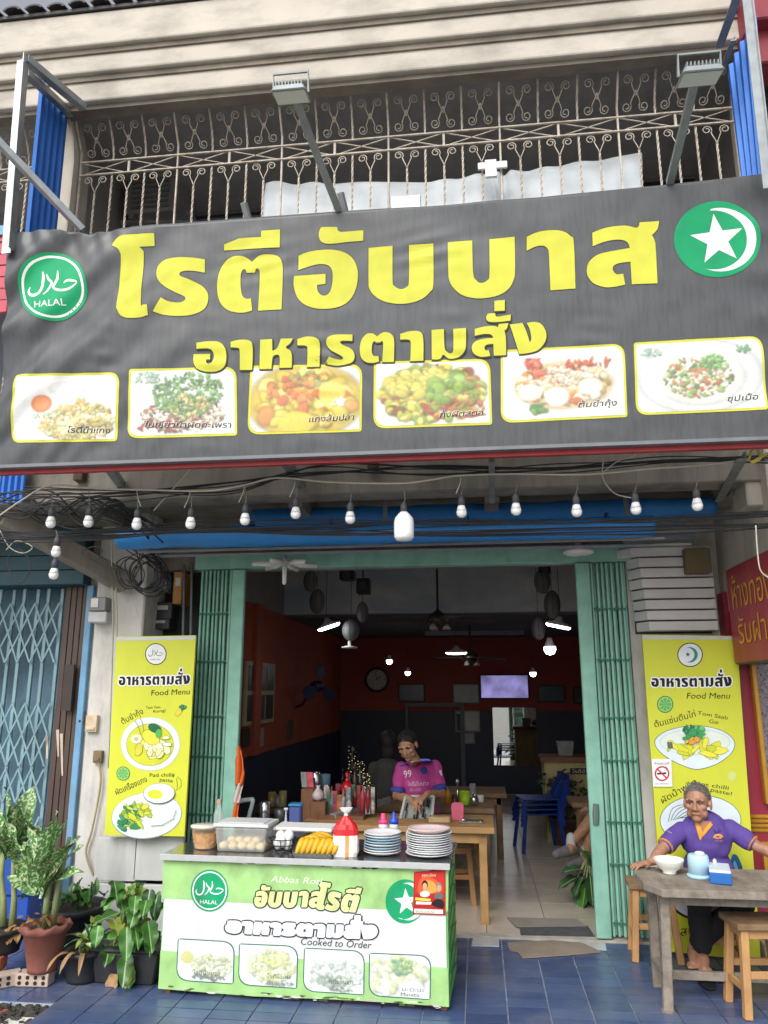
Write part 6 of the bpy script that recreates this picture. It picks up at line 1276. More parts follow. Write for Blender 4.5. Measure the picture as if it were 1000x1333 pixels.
for k in range(5): a = c+Vector((rg.uniform(-.06, .06), rg.uniform(-.08, -.02), .25)); leaf(t, a, (rg.uniform(-.5, .5), -.3, rg.uniform(.4, 1)), rg.uniform(.1, .17), .05, 1.6, dry, nm='dry_leaf')
# second plant at the left edge in a black pot on bricks
c = at(0, 1238, Z=.142); c.z = .142
brick(Vector((c.x-.02, c.y-.08, 0)), R(-8), bk1, 'pale hollow brick at the bottom of the pile at the left edge'); brick(Vector((c.x+.12, c.y-.14, 0)), R(40), bk1, 'pale hollow brick turned beside the brick pile')
brick(Vector((c.x-.03, c.y-.09, .071)), R(6), bk2, 'red brick on top of the pile at the left edge', False, (.22, .1, .07))
t = thing('dieffenbachia', 'speckled dumb cane with bare canes in a black pot at the left edge', 'potted plant', c)
pot(t, c, .11, .15, .14, bpot)
for (x0_, y0_), (x1_, y1_) in (((4, 1205), (0, 1105)), ((16, 1205), (18, 1105)), ((-8, 1205), (8, 1090))):
    a, b = at(x0_, y0_, Y=c.y), at(x1_, y1_, Y=c.y); mb = MB(); mb.tube([a, a.lerp(b, .35)+Vector((.01, 0, 0)), a.lerp(b, .7), b], [.024, .018, .015, .012], 8); mb.build('cane', stem_m, t, smooth=True)
for px0, py0, px1, py1, w_, dr, tw in ((16, 1110, 42, 1026, .17, .1, .4), (10, 1110, 8, 1028, .18, .15, 0), (8, 1110, -20, 1045, .17, .3, -.4), (18, 1112, 34, 1060, .13, .4, .6), (14, 1112, 22, 1050, .15, .3, .1), (6, 1115, -25, 1085, .14, .6, -.5), (20, 1115, 8, 1060, .13, .4, -.3), (16, 1118, 48, 1070, .13, .7, .5), (10, 1118, -12, 1070, .14, .7, -.7), (18, 1120, 30, 1090, .12, 1.1, .3), (8, 1118, 2, 1080, .14, .9, 0)):
    a = at(px0, py0, Y=c.y+rg.uniform(-.02, .04)); b = at(px1, py1, Y=c.y+rg.uniform(-.12, .1)); leaf(t, a, b-a, (b-a).length*1.05, w_, dr, leaf_s, twist=tw)
for k in range(4): a = at(17, 1215, Y=c.y-.02)+Vector((rg.uniform(-.03, .03), 0, rg.uniform(-.05, .05))); leaf(t, a, (rg.uniform(-.4, .4), -.4, -.3), .12, .05, .6, dry, nm='dry_leaf')
# black pot behind with small-leaved plant
c = at(95, 1238, Y=5.35); c.z = .0; c = Vector((at(97, 1200, Y=5.35).x, 5.35, 0))
t = thing('small_leaf_plant', 'low small-leaved plant in a large black pot behind the dumb cane', 'potted plant', c); pot(t, c, .15, .2, .3, bpot)
for k in range(46): a = c+Vector((rg.uniform(-.15, .15), rg.uniform(-.13, .13), .27+rg.uniform(0, .08))); leaf(t, a, (rg.uniform(-.6, .6), rg.uniform(-.6, .3), rg.uniform(.5, 1)), rg.uniform(.06, .13), .04, .6, leaf_g if k % 3 else leaf_dk)
# small black pot with long strappy leaves
c = at(98, 1283, Z=0); c = Vector((c.x, c.y+.1, 0)); t = thing('strap_leaf_plant', 'grey-green strap-leaved plant in a dusty black pot', 'potted plant', c); pot(t, c, .1, .12, .17, bpot)
for k in range(9): a = c+Vector((rg.uniform(-.05, .05), rg.uniform(-.05, .05), .15)); an = k*.7; leaf(t, a, (math.cos(an)*.6, math.sin(an)*.5-.2, 1), rg.uniform(.17, .28), .045, 1.6, (leaf_dk, leaf_y, leaf_s)[k % 3])
for k in range(3): leaf(t, c+Vector((-.05+.04*k, -.08, .16)), (-.4+.3*k, -.6, .4), .2, .03, 2.4, dry, nm='dry_leaf')
# pothos planter
c = at(158, 1284, Z=0); c = Vector((c.x+.0, c.y+.11, 0)); t = thing('pothos_planter', 'bushy heart-leaved pothos in a long black planter beside the stall', 'potted plant', c)
mb = MB(); mb.add([Vector((c.x, c.y, 0))+Vector(v) for v in frust(0, .17, .86, 1, .42, .2)], BF); mb.add([Vector((c.x, c.y, 0))+Vector(v) for v in frust(.171, .19, 1.05, 1.05, .42, .2)], BF); mb.build('planter', bpot, t, bevel=.008)
rg = random.Random(21)
for k in range(48):
    a = rg.uniform(0, 6.28); d = math.sqrt(rg.random()); px = 166+44*d*math.cos(a)*(1 if math.sin(a) < 0 else .8); py = 1195+52*d*math.sin(a); e = at(px, py, Y=c.y+rg.uniform(-.16, .12)); root = c+Vector((rg.uniform(-.12, .12), rg.uniform(-.05, .05), .17))
    pet = MB(); pet.tube([root, root.lerp(e, .5)+Vector((0, 0, .05)), e], [.005, .004, .003], 5); pet.build('petiole', stem_m, t)
    leaf(t, e, (rg.uniform(-.8, .8), -rg.uniform(.3, .9), rg.uniform(-.9, .1)), rg.uniform(.11, .19), rg.uniform(.09, .14), rg.uniform(.1, .7), leaf_g if k % 5 else leaf_y, True, rg.uniform(-.5, .5))
for px, py, m_ in ((150, 1268, dry), (166, 1255, leaf_y), (172, 1262, leaf_g), (128, 1205, leaf_g), (195, 1158, leaf_dk), (205, 1165, leaf_dk)):
    e = at(px, py, Y=c.y-.1); leaf(t, e, (rg.uniform(-.3, .3), -.4, -1), .12, .1, .2, m_, True)
# blue box behind the plants
a, b = at(8, 1110, Y=5.6), at(45, 1165, Y=5.6); mb = MB(); mb.box((a.x, 5.55, b.z), (b.x, 5.8, a.z)); mb.box((a.x+.02, 5.57, .0), (b.x-.02, 5.78, b.z)); tag(mb.build('blue_crate', M('blue_crate_plastic', '#1f4fae', .4, .05, 6), bevel=.01), 'bright blue plastic crate behind the dumb canes at the left', 'crate')
# ================================================================== inside the shop
dkwood = M('brown_wood', '#7a5236', .55, .15, 10, .1, stain='#4f3222', stamt=.4, stscale=(12, 12, 3)); lightwood = M('plain_wood', '#b08a58', .6, .12, 10, .1, stain='#8a6640', stamt=.35, stscale=(12, 3, 12))
chrome = M('chrome_steel', '#c3c6c8', .18, .04, 10, metal=.9); blackp = M('black_plastic', '#1b1c1f', .4, .1, 10); redp2 = M('bright_red_pack', '#c22a2e', .4, .15, 30)
lampw = M('lit_lamp', '#f4f8ff', .4, 0, 4, emit=8); greyfab = M('grey_woven', '#6f716f', .7, .15, 60, .3)
# petal lamp and disc lamp hung at the header
def rod(mb, a, b, r=.006): mb.tube([a, b], r, 6)
c = at(371, 733, Y=5.75); t = thing('petal_lamp', 'white unlit petal lamp hanging under the green header at left', 'lamp', c)
mb = MB(); mb.lathe([(.02, -.02), (.045, -.012), (.05, .012), (.02, .03), (.012, .06)], c, 14); mb.build('hub', white_plastic, t, smooth=True)
for k in range(6): a = k*math.pi/3+.35; v = Vector((math.cos(a), math.sin(a), -.06)); mb = MB(); mb.limb([c+v*.05, c+v*.12, c+v*.235], (.012, .026, .02), 8); mb.build('petal', white_plastic, t, smooth=True)
mb = MB(); mb.limb([c+Vector((.01, -.04, -.02)), c+Vector((.012, -.05, -.16))], (.02, .016), 8); mb.build('petal', white_plastic, t, smooth=True)
mb = MB(); rod(mb, c+Vector((0, 0, .06)), c+Vector((0, 0, .3)), .003); mb.build('cord', black_wire, t)
c = at(753, 719, Y=5.78); t = thing('disc_lamp', 'white unlit disc lamp hanging under the header at right', 'lamp', c)
mb = MB(); mb.lathe([(.001, -.02), (.09, -.018), (.115, -.005), (.11, .012), (.03, .03), (.02, .07)], c, 24); mb.build('shade', white_plastic, t, smooth=True); mb = MB(); rod(mb, c+Vector((0, 0, .07)), c+Vector((.01, 0, .3)), .003); mb.build('cord', black_wire, t)
# egg-shaped hanging baskets
def basket(px, py, wpx, hpx, Y, label):
    c = at(px, py, Y=Y); rx = wpx/2000*Y; rz = hpx/2000*Y; t = thing('hanging_lantern', label, 'lantern', c-Vector((0, 0, rz)), group='egg-shaped hanging lanterns')
    mb = MB(); mb.lathe([(.004, -rz)]+[(rx*math.cos(R(a))**.9, rz*math.sin(R(a))) for a in range(-75, 80, 15)]+[(.01, rz)], c, 16); mb.build('woven_shell', greyfab, t, smooth=True)
    for k in range(8): a = k*math.pi/4; mb = MB(); mb.tube([c+Vector((math.cos(a)*rx*1.02*math.cos(R(b)), math.sin(a)*rx*1.02*math.cos(R(b)), rz*math.sin(R(b)))) for b in range(-80, 81, 20)], .003, 4); mb.build('rib', M('dark_rib', '#3d3e40', .7), t)
    mb = MB(); rod(mb, c+Vector((0, 0, rz)), Vector((c.x, c.y, 3.62)), .003); mb.build('cord', black_wire, t)
for q, lab in zip(((404, 756, 18, 29), (413, 783, 20, 33), (472, 797, 15, 27), (457, 820, 23, 28), (706, 757, 20, 32), (719, 787, 20, 36), (701, 818, 17, 29)), ('uppermost grey lantern of the left cluster', 'second grey lantern down in the left cluster', 'right-hand grey lantern of the left cluster', 'lowest grey lantern of the left cluster', 'uppermost grey lantern of the right cluster', 'middle grey lantern of the right cluster', 'lowest grey lantern of the right cluster')):
    basket(*q, Y=8.4, label=lab+' under the ceiling')
# lit lamps
def pend(px, py, wpx, Y, kind, label, tilt=0, ztop=None):
    c = at(px, py, Y=Y); r = wpx/2000*Y; t = thing('ceiling_lamp' if kind != 'bulb' else 'light_bulb', label, 'lamp', c, group='lit lamps inside the shop'); ax = Vector((math.sin(tilt), -.1, math.cos(tilt)))
    if kind == 'disc':
        mb = MB(); mb.lathe([(.001, -.028), (r*.85, -.026), (r, -.012), (r, 0)], c, 24, ax); mb.build('diffuser', lampw, t, smooth=True); mb = MB(); mb.lathe([(r*1.03, 0), (r*1.0, .018), (r*.4, .04), (.02, .09)], c, 24, ax); mb.build('housing', white_plastic, t, smooth=True); h = .09
    else:
        mb = MB(); mb.lathe([(.001, -r), (r*.7, -r*.75), (r, -r*.1), (r*.95, r*.4)], c, 16); mb.build('globe', lampw, t, smooth=True); mb = MB(); mb.lathe([(r*.95, r*.4), (r*.6, r*1.2), (r*.4, r*1.9)], c, 16); mb.build('neck', white_plastic, t, smooth=True); h = r*1.9
    zc = ztop if ztop else (3.62 if Y < 9.4 else 2.6); mb = MB(); rod(mb, c+ax*h*.95, Vector((c.x+ax.x*h, c.y, max(zc, c.z+h+.02))), .003); mb.build('cord', black_wire, t)
pend(428, 815, 30, 8.2, 'disc', 'lit round lamp tilted, left of the ceiling fan', R(-18)); pend(727, 814, 31, 7.8, 'disc', 'lit round lamp tilted, near the right gate', R(12)); pend(594, 849, 27, 10.5, 'disc', 'lit round lamp in the middle under the mezzanine')
pend(716, 845, 15, 8.6, 'bulb', 'large lit bulb at the right of the shop'); pend(507, 861, 8, 11.5, 'bulb', 'small lit bulb above the wall clock side'); pend(531, 876, 7, 12.2, 'bulb', 'small lit bulb right of the wall clock'); pend(694, 877, 8, 12.2, 'bulb', 'small lit bulb right of the television')
c = at(455, 843, Y=8.4); mb = MB(); mb.lathe([(.001, -.01), (.085, -.008), (.09, .006), (.02, .02), (.015, .1)], c, 20); o = mb.build('disc_lamp', white_plastic, smooth=True); tag(o, 'white unlit disc lamp below the left lantern cluster', 'lamp')
# black loudspeaker boxes under the ceiling
for px, py, w_, h_, lab in ((452, 749, 19, 12, 'small black speaker box under the ceiling, left one'), (473, 763, 17, 20, 'black speaker box hanging lower, right of the other'), (709, 742, 15, 10, 'small black box above the right lanterns')):
    c = at(px, py, Y=8.0); w2, h2 = w_/2000*8, h_/2000*8; t = thing('speaker_box', lab, 'speaker', c-Vector((0, 0, h2))); mb = MB(); mb.box((c.x-w2, 7.95, c.z-h2), (c.x+w2, 8.12, c.z+h2)); mb.build('case', blackp, t, bevel=.006); mb = MB(); mb.lathe([(w2*.6, 0), (w2*.5, .008), (.001, .004)], (c.x, 7.95, c.z), 16, (0, -1, 0)); mb.build('cone', M('grey_cone', '#3a3c40', .6), t); mb = MB(); rod(mb, c+Vector((0, 0, h2)), Vector((c.x, c.y, 3.62)), .005); mb.build('hanger', black_wire, t)
# ceiling fans
def cfan(px, py, Y, label, L_, ztop, n=4, ph=.3):
    c = at(px, py, Y=Y); t = thing('ceiling_fan', label, 'ceiling fan', c); mb = MB(); mb.lathe([(.03, -.09), (.09, -.06), (.12, -.01), (.11, .04), (.05, .07), (.02, .1)], c, 18); mb.build('motor', M('dark_bronze', '#4a4440', .35, .1, 8, metal=.6), t, smooth=True)
    for k in range(n): a = ph+k*2*math.pi/n; v = Vector((math.cos(a), math.sin(a), 0)); mb = MB(); mb.bar(c+v*.13+Vector((0, 0, -.01)), c+v*L_+Vector((0, 0, -.02)), .13, .008, (0, .15, 1), .15); mb.build('blade', M('dark_fan_blade', '#4c423c', .5), t, bevel=.003); mb = MB(); mb.bar(c+v*.08, c+v*.16, .03, .012); mb.build('blade_arm', MATS['dark_bronze'], t)
    mb = MB(); rod(mb, c+Vector((0, 0, .1)), Vector((c.x, c.y, ztop)), .014); mb.build('down_rod', MATS['dark_bronze'], t)
    for k in range(3): a = k*2.1; mb = MB(); mb.lathe([(.015, 0), (.035, -.03), (.045, -.06)], c+Vector((.09*math.cos(a), .09*math.sin(a), -.05)), 12); mb.build('lamp_cup', M('frosted_cup', '#9a958c', .4), t, smooth=True)
cfan(570, 806, 8.2, 'bronze ceiling fan on a long rod in the front room', .62, 3.62); cfan(612, 856, 11.0, 'dark ceiling fan under the mezzanine at the back', .5, 2.6, 4, .1)
# wall things on the left wall
def wallpt(px, py): return at(px, py, X=IX0)
a, b = wallpt(318, 860), wallpt(353, 940); t = thing('photo_board', 'cream board with six dark photographs on the orange left wall', 'picture', (IX0+.02, (a.y+b.y)/2, b.z))
mb = MB(); mb.box((IX0+.001, a.y, b.z), (IX0+.03, b.y, a.z)); mb.build('board', M('cream_board', '#a8a07c', .6), t, bevel=.004)
for i in range(3):
    for j in range(2): y0 = a.y+(b.y-a.y)*(.06+.31*i); z0 = b.z+(a.z-b.z)*(.07+.47*j); mb = MB(); mb.box((IX0+.031, y0, z0), (IX0+.036, y0+(b.y-a.y)*.26, z0+(a.z-b.z)*.4)); mb.build('photograph', M('dark_photo_%d' % (i % 2), ('#34382f', '#4a4a3c')[i % 2], .3, .5, 14), t)
c = wallpt(385, 905)+Vector((.0, 0, 0)); t = thing('wall_fan', 'blue-black wall fan on the left wall', 'fan', c-Vector((0, 0, .2)))
fc = c+Vector((.34, -.1, .12)); ax = Vector((.75, -.6, .1)).normalized()
mb = MB(); mb.tube([c+Vector((.01, 0, -.15)), c+Vector((.1, 0, -.12)), c+Vector((.2, -.03, .05)), fc-ax*.1], .018, 8); mb.build('bracket', M('dark_blue_plastic', '#232c48', .4), t, smooth=True)
mb = MB(); mb.lathe([(.03, -.14), (.07, -.12), (.075, 0), (.03, .04)], fc, 14, ax); mb.build('motor', MATS['dark_blue_plastic'], t, smooth=True)
x_ = ax.cross(Vector((0, 0, 1))).normalized(); y_ = ax.cross(x_)
for k in range(3):
    an = k*2.094+.4; mb = MB(); rr = [fc+(x_*math.cos(an+q)+y_*math.sin(an+q))*r_+ax*(.03*q) for q, r_ in ((-.1, .04), (-.45, .2), (-.2, .3), (.3, .3), (.5, .18), (.15, .04))]; mb.add(rr+[v+ax*.006 for v in rr], [tuple(range(6)), tuple(range(6, 12))[::-1]]+[(i, (i+1) % 6, 6+(i+1) % 6, 6+i) for i in range(6)]); mb.build('blade', MATS['dark_blue_plastic'], t)
for px, py, w_, h_, nm, lab, cc in ((318, 960, 8, 22, 'switch_plate', 'dark switch plate low on the left wall by the gate', '#33302c'), (336, 960, 9, 22, 'switch_plate', 'pale switch plate on the orange left wall', '#9a8c78'), (376, 950, 6, 22, 'wall_sticker', 'narrow pale sticker right of the pilaster on the left wall', '#5c4a40')):
    a, b = wallpt(px-w_/2, py-h_/2), wallpt(px+w_/2, py+h_/2); mb = MB(); mb.box((IX0+.001+(.062 if px == 0 else 0), a.y, b.z), (IX0+.025, b.y, a.z)); mb.box((IX0+.025, a.y+.03, (a.z+b.z)/2), (IX0+.03, b.y-.03, (a.z+b.z)/2+.05)); tag(mb.build(nm, M(nm+str(px), cc, .5), bevel=.003), lab, 'switch')
# back wall
def bw(px, py, d=.0): return at(px, py, Y=YBK-d)
c = bw(491, 885, .03); t = thing('wall_clock', 'round wall clock with thick black rim on the back wall', 'clock', c-Vector((0, 0, .22))); r = .215
mb = MB(); mb.lathe([(r, 0), (r, .03), (r*.82, .035), (r*.8, .01)], c, 32, (0, -1, 0)); mb.build('rim', blackp, t, smooth=True); mb = MB(); mb.lathe([(r*.8, .012), (.001, .013)], c, 32, (0, -1, 0)); mb.build('dial', M('clock_dial', '#a8a29a', .5), t)
mb = MB(); mb.bar(c+Vector((0, -.018, 0)), c+Vector((.07, -.018, .06)), .014, .003, (0, 1, 0)); mb.build('hand', blackp, t); mb = MB(); mb.bar(c+Vector((0, -.022, 0)), c+Vector((-.03, -.022, .13)), .01, .003, (0, 1, 0)); mb.build('hand', blackp, t)
for k in range(12): a = k*math.pi/6; mb = MB(); v = Vector((math.sin(a), 0, math.cos(a))); mb.bar(c+v*r*.62+Vector((0, -.015, 0)), c+v*r*.74+Vector((0, -.015, 0)), .01, .003, (0, 1, 0)); mb.build('hour_mark', blackp, t)
def framed(px, py, w_, h_, nm, lab, cat, fc_, pc, d=.02, fw=.025, var=.2, emit=0, rough=.3):
    a, b = bw(px-w_/2, py-h_/2, d), bw(px+w_/2, py+h_/2, d); t = thing(nm, lab, cat, ((a.x+b.x)/2, YBK-d, b.z)); Yb_ = YBK-.013 if b.z < 1.35 else YBK-.001
    for q in ((a.x, a.x+fw, b.z, a.z), (b.x-fw, b.x, b.z, a.z), (a.x+fw, b.x-fw, a.z-fw, a.z), (a.x+fw, b.x-fw, b.z, b.z+fw)): mb = MB(); mb.box((q[0], YBK-d-.02, q[2]), (q[1], Yb_-.002, q[3])); mb.build('frame', M(nm+'_frame'+fc_[1:], fc_, .5), t, bevel=.003)
    mb = MB(); mb.box((a.x+fw, YBK-d-.006, b.z+fw), (b.x-fw, Yb_-.003, a.z-fw)); return t, a, b, mb.build('picture' if not emit else 'screen', M(nm+pc[1:], pc, rough, var, 3, emit=emit), t)
framed(536, 902, 35, 24, 'picture_frame', 'dark green framed picture left on the back wall', 'picture', '#1e1c1a', '#2f4240')
framed(607, 903, 36, 27, 'picture_frame', 'glazed framed picture with painted grey reflection beside the television', 'picture', '#5a544a', '#7d817c')  # grey reflection in the glass is put into the picture colour
framed(718, 903, 37, 23, 'picture_frame', 'dark green framed picture right of the television', 'picture', '#1e1c1a', '#2c4446')
framed(758, 905, 25, 23, 'picture_frame', 'small dark framed picture partly behind the right gate', 'picture', '#1e1c1a', '#3a3c44')
t, a, b, o = framed(657, 894, 65, 32, 'television', 'television showing a pale violet picture on the back wall', 'television', '#141518', '#7a74a8', .09, .02, .7, .6)
framed(609, 939, 33, 28, 'wall_notice', 'pale grey notice under the glazed picture', 'notice', '#8a8880', '#9a9a94'); framed(609, 961, 19, 15, 'wall_notice', 'small pale notice below the larger one', 'notice', '#7c7c78', '#85878a')
a, b = bw(640, 920, .04), bw(702, 998, .04); t = thing('wall_mirror', 'large mirror on the back wall reflecting the street', 'mirror', ((a.x+b.x)/2, YBK-.04, b.z)); mb = MB(); mb.box((a.x, YBK-.035, b.z), (b.x, YBK-.014, a.z)); mb.build('frame', blackp, t); mb = MB(); mb.box((a.x+.015, YBK-.04, b.z+.015), (b.x-.015, YBK-.036, a.z-.015)); mb.build('glass', M('mirror_glass', '#d0d4d4', .02, 0, 2, metal=1), t)
mb = MB(); a, b = bw(528, 915, .02), bw(533, 1060, .02); mb.box((a.x, YBK-.08, 0), (b.x, YBK-.014, a.z)); mb.box((b.x, YBK-.08, a.z-.06), (bw(600, 915).x, YBK-.014, a.z)); a = bw(599, 915); mb.box((a.x, YBK-.08, 0), (a.x+.07, YBK-.014, a.z)); mb.build('door_frame', M('grey_door_frame', '#6a6a6c', .6), house)
mb = MB(); mb.box((b.x+.001, YBK-.03, 0), (a.x-.001, YBK-.014, 1.3)); mb.build('door', M('dark_blue_door', '#16202e', .5), house)
# dark back counter, pale cupboard with mural and sign, items
cb = at(737, 1040, Y=9.6); a, b = at(708, 985, Y=9.6), at(800, 1085, Y=9.6)
t = thing('counter_cupboard', 'cream cupboard with painted mural and a dark shop sign, behind the plant', 'cupboard', ((a.x+b.x)/2, 9.8, 0))
mb = MB(); mb.box((a.x, 9.6, .0), (b.x+.3, 10.0, a.z-.06)); mb.build('body', M('cream_mural_paint', '#b5a873', .6, .12, 6, stain='#7d7a52', stamt=.5), t); mb = MB(); mb.box((a.x-.04, 9.55, a.z-.058), (b.x+.34, 10.05, a.z)); mb.build('top', dkwood, t, bevel=.004)
pc = Plane((a.x, 9.6, 0), (1, 0, 0), (0, 0, 1)); pc.n = Vector((0, -1, 0)); cv = Canvas(pc, .002, .0006); cv.poly([(742, 1000), (790, 1000), (790, 1008), (742, 1008)], '#1c1a18', 0); cv.text('โรตีอับบาส', 745, 1006.5, 4.5, '#d9d5c6', 1, 0, 36)
for k in range(16): cv.line([(712+k*4, 1084), (711+k*4+rnd.uniform(-3, 3), 1050), (714+k*4+rnd.uniform(-4, 4), 1015+rnd.uniform(0, 20))], .8, '#3a4a34', 1); cv.poly(ellipse(714+k*4+rnd.uniform(-3, 3), 1016+rnd.uniform(0, 24), 3.4, 1.6, 8, rnd.uniform(-1, 1)), '#3f5238', 2)
cv.build('mural', print_m, t)
p = at(737, 985, Y=9.7); mb = MB(); q = Vector((p.x, 9.75, a.z)); mb.add([q+Vector(v) for v in [(x*.1*s, y*.06*s, z) for z, s in ((.001, .8), (.17, 1)) for x, y in ((-1, -1), (1, -1), (1, 1), (-1, 1))]], BF); tag(mb.build('grey_canister', M('grey_tin', '#8a8d8e', .4, .2, 12), bevel=.006), 'grey square canister on the mural cupboard', 'canister')
# potted plant in front of the cupboard
c = Vector((at(735, 1095, Z=0).x, at(735, 1095, Z=0).y-.2, 0)); t = thing('indoor_plant', 'dark leafy plant in a brown pot before the mural cupboard', 'potted plant', c); pot(t, c, .13, .18, .3, M('dull_brown_pot', '#5c443a', .7)); rg = random.Random(31)
for k in range(26): a_ = c+Vector((rg.uniform(-.08, .08), rg.uniform(-.08, .08), .27)); e = a_+Vector((rg.uniform(-.25, .25), rg.uniform(-.2, .1), rg.uniform(.1, .5))); mb = MB(); mb.tube([a_, e], .005, 4); mb.build('petiole', stem_m, t); leaf(t, e, (rg.uniform(-1, 1), rg.uniform(-1, .3), rg.uniform(-.3, .6)), rg.uniform(.12, .22), .09, .6, leaf_dk)
# leafy plant beside the right gate, low
c = at(762, 1195, Z=0); c = Vector((c.x+.12, c.y+.45, 0)); t = thing('indoor_plant', 'drooping broad-leaved plant low beside the right gate', 'potted plant', c); pot(t, c, .09, .12, .2, bpot)
for px, py, dx, dz, L_, w_ in ((758, 1132, -.8, .1, .2, .1), (752, 1142, -1, -.3, .2, .1), (760, 1140, -.5, -.7, .22, .12), (768, 1138, 0, -.9, .24, .13), (772, 1148, .1, -1, .22, .12), (763, 1150, -.3, -1, .24, .12), (770, 1128, .2, .5, .18, .09), (765, 1120, -.3, .6, .16, .09), (758, 1162, -.2, -1, .18, .1)):
    e = at(px, py, Y=c.y-.12); mb = MB(); mb.tube([c+Vector((0, 0, .18)), (c+Vector((0, 0, .18))).lerp(e, .5)+Vector((0, 0, .12)), e], .005, 4); mb.build('petiole', stem_m, t); leaf(t, e, (dx, -.4, dz), L_, w_, .4, leaf_g if px % 2 else leaf_dk, False, rg.uniform(-.4, .4))
# blue stacked plastic chairs
bch = M('blue_chair_plastic', '#173a8e', .35, .05, 6); p = at(680, 1111, Z=0)
for k, wd in enumerate(('bottom', 'second', 'third', 'topmost')):
    t = thing('plastic_chair', 'blue plastic chair, %s of the stack near the back' % wd, 'chair', (p.x+.2, p.y+.22, 0), R(-80), 'stacked blue chairs'); z = k*.05
    s = .21
    for x, y in ((-1, -1), (1, -1), (-1, 1), (1, 1)): mb = MB(); mb.bar((x*(s-.03), y*(s-.03), z+.38), (x*(s+.01), y*(s+.02), 0 if k == 0 else z+.22), .035, .035, (0, 1, 0)); mb.build('leg', bch, t, local=True, bevel=.004)
    mb = MB(); mb.box((-s, -s, z+.381), (s, s, z+.396)); mb.build('seat', bch, t, local=True, bevel=.006)
    mb = MB(); mb.bar((-s, s+.09, z+.62), (s, s+.09, z+.62), .02, .06); mb.bar((-s, s-.01, z+.397), (-s, s+.09, z+.6), .03, .02, (0, 1, 0)); mb.bar((s, s-.01, z+.397), (s, s+.09, z+.6), .03, .02, (0, 1, 0)); mb.build('back_frame', bch, t, local=True)
    for q in range(4): mb = MB(); mb.bar((-s+.08+q*.09, s-.012, z+.397), (-s+.08+q*.09, s+.09, z+.59), .04, .012, (0, 1, 0)); mb.build('back_slat', bch, t, local=True)
# wooden tables inside
def table(label, x0_, x1_, y0_, y1_, z, legs, mat=lightwood, n=3, lw=.06):
    t = thing('wooden_table', label, 'table', ((x0_+x1_)/2, (y0_+y1_)/2, 0))
    for k in range(n): mb = MB(); mb.box((x0_, y0_+(y1_-y0_)*k/n+.001, z-.045), (x1_, y0_+(y1_-y0_)*(k+1)/n-.001, z)); mb.build('top_plank', mat, t, bevel=.004)
    for x, y in legs: mb = MB(); mb.bar((x, y, z-.046), (x, y, 0), lw, lw, (0, 1, 0)); mb.build('leg', mat, t, bevel=.004)
    mb = MB(); mb.box((x0_+.06, y0_+.05, z-.12), (x1_-.06, y0_+.075, z-.046)); mb.build('apron', mat, t); mb = MB(); mb.box((x0_+.06, y1_-.075, z-.12), (x1_-.06, y1_-.05, z-.046)); mb.build('apron', mat, t)
    return t
TZ = .74; e1 = at(642, 1072, Z=TZ); f1 = at(640, 1080, Z=TZ)
lp = at(626, 1187, Z=0)
y0_ = lp.y-.42; xr1 = at(644, 1080, Y=y0_).x; TZ = at(600, 1077, Y=y0_).z
table('front wooden table inside with a dish rack standing on it', xr1-1.5, xr1, y0_, y0_+.62, TZ, [(xr1-.09, lp.y), (xr1-.09, y0_+.08), (xr1-1.4, y0_+.08), (xr1-1.4, y0_+.54)])
y2 = y0_+1.15; xr2 = at(644, 1055, Y=y2).x; tz2 = at(600, 1052, Y=y2).z; table('second wooden table inside with the green cup', xr2-1.5, xr2, y2, y2+.6, tz2, [(xr2-.08, y2+.08), (xr2-.08, y2+.52), (xr2-1.4, y2+.08), (xr2-1.4, y2+.52)], wood_d)
y3 = y0_+2.3; xr3 = at(660, 1036, Y=y3).x; tz3 = at(640, 1033, Y=y3).z; table('third wooden table inside, farthest back', xr3-1.5, xr3, y3, y3+.6, tz3, [(xr3-.08, y3+.08), (xr3-.08, y3+.52), (xr3-1.4, y3+.08), (xr3-1.4, y3+.52)], wood_d)
stool('wooden stool half under the front inside table', xr1-.32, lp.y+.3, .46, R(3), nm='wooden_stool'); stool('wooden stool between the second and third inside tables', xr2-.3, y2+.85, .46, 0)
stool('wooden stool at the far left of the second inside table', xr2-.75, y2-.25, .46, 0); table('wooden side table at the right behind the gate', at(745, 1045, Y=7.9).x, 1.8, 7.9, 8.4, at(745, 1045, Y=7.9).z, [(1.7, 8.0), (1.7, 8.3), (at(752, 1045, Y=7.95).x+.05, 8.3)], wood_d)
